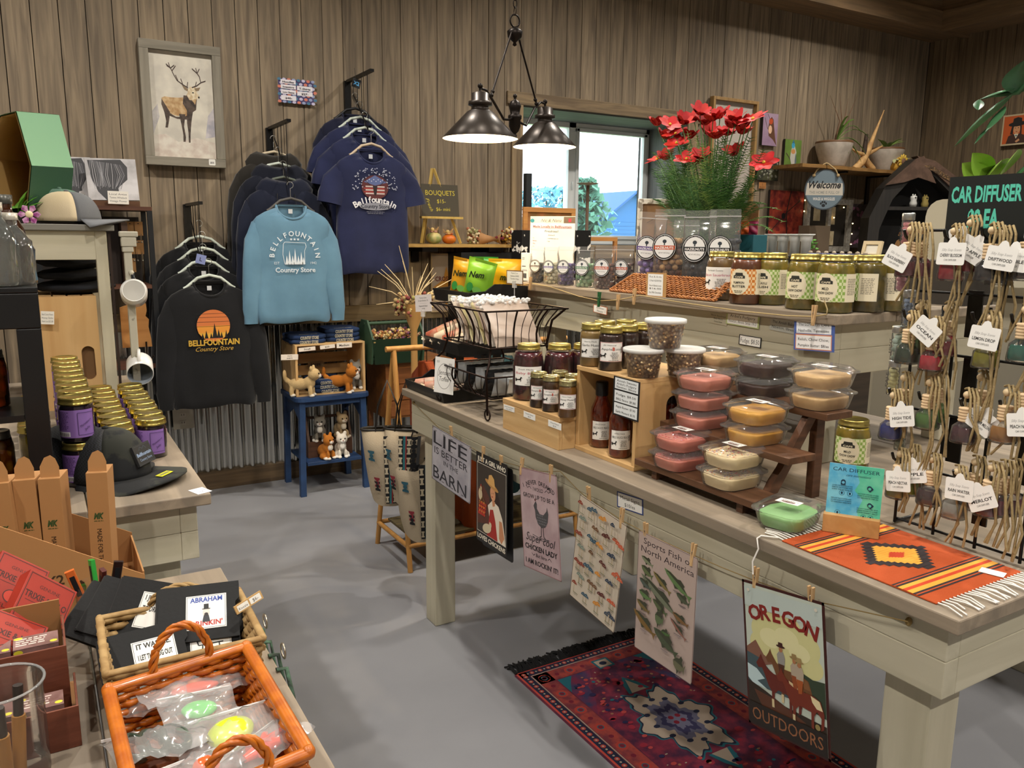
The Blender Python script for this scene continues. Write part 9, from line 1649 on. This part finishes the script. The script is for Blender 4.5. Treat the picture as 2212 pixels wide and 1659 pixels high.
for s_ in (-1,1): A.polys([[(mx_-.045,my_+s_*.19),(mx_+.045,my_+s_*.19),(mx_+.03,my_+s_*.24),(mx_,my_+s_*.29),(mx_-.03,my_+s_*.24)]],TEA); A.polys([[(mx_-.032,my_+s_*.19),(mx_+.032,my_+s_*.19),(mx_,my_+s_*.27)]],CRM2); A.rect(mx_-.035,my_+s_*.40-.03,.07,.06,TEA); A.rect(mx_-.027,my_+s_*.40-.022,.054,.044,CRM2); A.disc(mx_,my_+s_*.40,.015,.012,NVY)
A.discs([(mx_+.085*math.cos(a),my_+.125*math.sin(a),.012,.009) for a in [i*pi/6 for i in range(12)]],NVY,8); A.discs([(mx_+.02*math.cos(a),my_+.02*math.sin(a),.010,.010) for a in [i*pi/2+.78 for i in range(4)]],'#8a1c34',8)
for c,n_,s_ in (('#a02a40',160,.013),(TEA,80,.007),('#a8785c',80,.006),(CRM2,60,.004),('#c04a4a',120,.008),('#2a2450',90,.010)): A.discs([(x,y,s_*r.uniform(.7,1.4),s_*r.uniform(.5,1.1)) for x,y in [(r.uniform(.13,W_-.13),r.uniform(.13,H_-.13)) for _ in range(n_)] if ((x-mx_)/.15)**2+((y-my_)/.21)**2 > 1],c,7)
p = MB(); A.put(p,T(0,0,.0112)); p.build('pattern',t); b = MB(); FRG = M('#0d0d10',.9)
for i in range(150):
 x = W_*(i+.5)/150; L = .05+.03*r.random(); b.tube([(x,H_-.002,.010),(x+r.uniform(-.01,.01),H_+L*.5,.012+.012*r.random()),(x+r.uniform(-.02,.02),H_+L,.004)],.0035,FRG,4)
b.build('fringe',t)
TO = M('#a89a84',.95,0,'fine',bump=.8,sc=4)
def tote(label,px,py,y,W_,H_,rz,seed,group='woven tote bags',face=0):
 p = P(px,py,y=y); t = thing('tote_bag',label,'bag',(p.x,y,p.z-H_),rz,group); b = MB(); D = .09; n = 40; rs = []
 for k in range(9): u = k/8; w_ = W_*(.62+.38*u**.7)/2; d = D*(.5+.5*math.sin(pi*(.2+.6*u)))*(.35 if u > .97 else 1); rs.append([(w_*math.copysign(abs(math.cos(a))**.6,math.cos(a)),d*math.copysign(abs(math.sin(a))**.8,math.sin(a))+.006*math.sin(3*a+seed+3*u),H_*u+.03*(math.cos(a)**2)*(1-u)) for a in [2*pi*j/n for j in range(n)]])
 b.rings(rs,TO,cap=False); b.add(rs[0],[tuple(range(n))[::-1]],TO); b.build('woven_body',t); A = Art(W_,H_,rough=.95)
 for x,w_,c in ((.40,.10,'#15161a'),(.50,.05,'#2a6a72'),(.55,.03,'#8a2c2c'),(.58,.10,'#15161a'),(.80,.07,'#4a4a4c')): A.rect(W_*x,H_*.06,W_*w_,H_*.9,c)
 for x,y_,c in [(x,y_,c) for x,c in ((.44,'#b8ac94'),(.74,'#15161a'),(.63,'#b8ac94')) for y_ in (.12,.25,.38,.51,.64,.77,.88)]+[(.15,.7,'#1f4a5a'),(.22,.35,'#7a2430'),(.22,.3,'#15161a'),(.82,.5,'#15161a'),(.82,.25,'#1f4a5a')]: q_ = .009 if c == '#b8ac94' else .014; A.polys([[(W_*x-q_,H_*y_+dy),(W_*x,H_*y_+dy*.3),(W_*x+q_,H_*y_+dy),(W_*x+q_,H_*y_+dy*1.6),(W_*x-q_,H_*y_+dy*1.6)] for dy in (-q_,q_)]+[[(W_*x-q_*.6,H_*y_-.006),(W_*x+q_*.6,H_*y_-.006),(W_*x+q_*.6,H_*y_+.006),(W_*x-q_*.6,H_*y_+.006)]],c)
 q = MB(); keep = [[],[]]
 for vs,fs,cl,nn in A.layers:
  bm = bmesh.new(); bv = [bm.verts.new((x,y_,0)) for x,y_ in vs]; [bm.faces.new([bv[i] for i in f]) for f in fs]
  for k in range(1,10): bmesh.ops.bisect_plane(bm,geom=bm.verts[:]+bm.edges[:]+bm.faces[:],plane_co=(W_*k/10,0,0),plane_no=(1,0,0))
  for k in range(1,12): bmesh.ops.bisect_plane(bm,geom=bm.verts[:]+bm.edges[:]+bm.faces[:],plane_co=(0,H_*k/12,0),plane_no=(0,1,0))
  bm.verts.index_update(); out = []
  for v in bm.verts: u = min(1,max(0,v.co.y/H_)); w_ = W_*(.62+.38*u**.7)/2; xx = (v.co.x/W_-.5)*2; ca = math.copysign(abs(xx)**(1/.6),xx); sa = math.sqrt(max(0,1-ca*ca))**.8; d = D*(.5+.5*math.sin(pi*(.2+.6*u))); out.append((w_*xx,-d*sa-.015-nn*EPS,v.co.y+.03*ca*ca*(1-u)))
  q.add(out,[tuple(v.index for v in f.verts) for f in bm.faces],M(cl,.95)); bm.free()
 q.build('woven_pattern',t); b = MB(); LE = M('#15110f',.45); b.tube([(W_*.5*math.copysign(abs(math.cos(a))**.6,math.cos(a)),D*.36*math.sin(a),H_) for a in [2*pi*j/n for j in range(n)]],.006,LE,6,True); b.build('leather_rim',t)
 for yy in (-.03,.03): b = MB(); b.tube([(-W_*.25,yy,H_-.03),(-W_*.18,yy,H_+.10),(0,yy*.5,H_+.21),(W_*.18,yy,H_+.10),(W_*.25,yy,H_-.03)],.009,LE,6,flat=.35); b.build('strap',t)
tote('cream woven tote bag with southwestern stripes at the far left of the table end',838,925,3.18,.23,.33,-.35,1); tote('striped tote bag hanging in the middle beside the table leg',880,925,3.10,.20,.32,-.6,2); tote('cream tote bag with star motifs half hidden behind the table leg',912,985,3.05,.26,.36,-.3,3)
hx,hy = P(905,1235,z=0).x,P(880,1238,z=0).y; LW2 = M('#a8783c',.6,0,'wood','#bd8c4c',ax='z',sc=.8); t = thing('clothes_rail','wooden folding clothes rail carrying tote bags and garments behind the long table end','rack',(1.41,hy,0))
for x in (0,.95):
 for dy,sg in ((0,1),(.42,-1)): b = MB(); b.tube([(x,dy,0),(x+.02,.21,1.03)],.013,LW2,6); b.build('post',t)
for z_,dy in ((.12,.0),(.12,.38)): b = MB(); b.tube([(0,.02+dy,z_),(.97,.02+dy,z_)],.012,LW2,6); b.build('rail',t)
b = MB(); b.tube([(-.02,.21,1.03),(1.0,.21,1.03)],.014,LW2,8); b.build('hanging_bar',t); b = MB()
for z_ in (.12,): b.tube([(0,.03,z_),(.0,.40,z_)],.012,LW2,6); b.tube([(.96,.03,z_),(.96,.40,z_)],.012,LW2,6)
b.build('side_rail',t)
for i,(x,w_,c,z0,l) in enumerate(((925,.06,'#7a3414',.36,'long rust-brown garment hanging behind the table leg'),(1000,.13,'#8a3f18',.12,'wide rust-orange garment hanging under the table beside the leg'),(1075,.12,'#163034',.30,'dark teal garment hanging under the table behind the hen sign'),(1135,.10,'#2a2c22',.36,'olive garment hanging behind the chicken lady sign'),(1235,.08,'#6a6a5c',.30,'grey-green garment hanging at the near end of the rail'))):
 t = thing('hanging_garment',l,'clothes',(P(x,1150,y=hy+.21).x,hy+.21,0),0,'garments on the wooden rail'); b = MB(); m = M(c,.9,0,'cloth',c); rs = []
 for k in range(8): u = k/7; z_ = z0+(.96-z0)*u; ww = .20*(1-.55*max(0,u-.8)/.2)*(1 if u < .98 else .4); rs.append([(w_/2*math.sin(a)*(1+.35*math.sin(5*a+i+2*u)),ww*math.cos(a),z_+.01*math.sin(3*a)*(u < .1)) for a in [2*pi*j/30 for j in range(30)]])
 b.rings(rs,m); b.build('cloth',t); b = MB(); b.tube([(0,0,.955),(0,0,1.0),(0,.012,1.04),(0,-.003,1.045)],.002,IRON,5); b.build('hanger_hook',t)
b = MB(); b.box(1.45,2.33,hy+.03,hy+.37,.133,.145,M('#3f3a2c',.8,0,'wood','#6a5c3a',ax='x',sc=2)); tag(b.build('slatted_shelf'),'low striped shelf panel at the bottom of the wooden clothes rail','shelf')
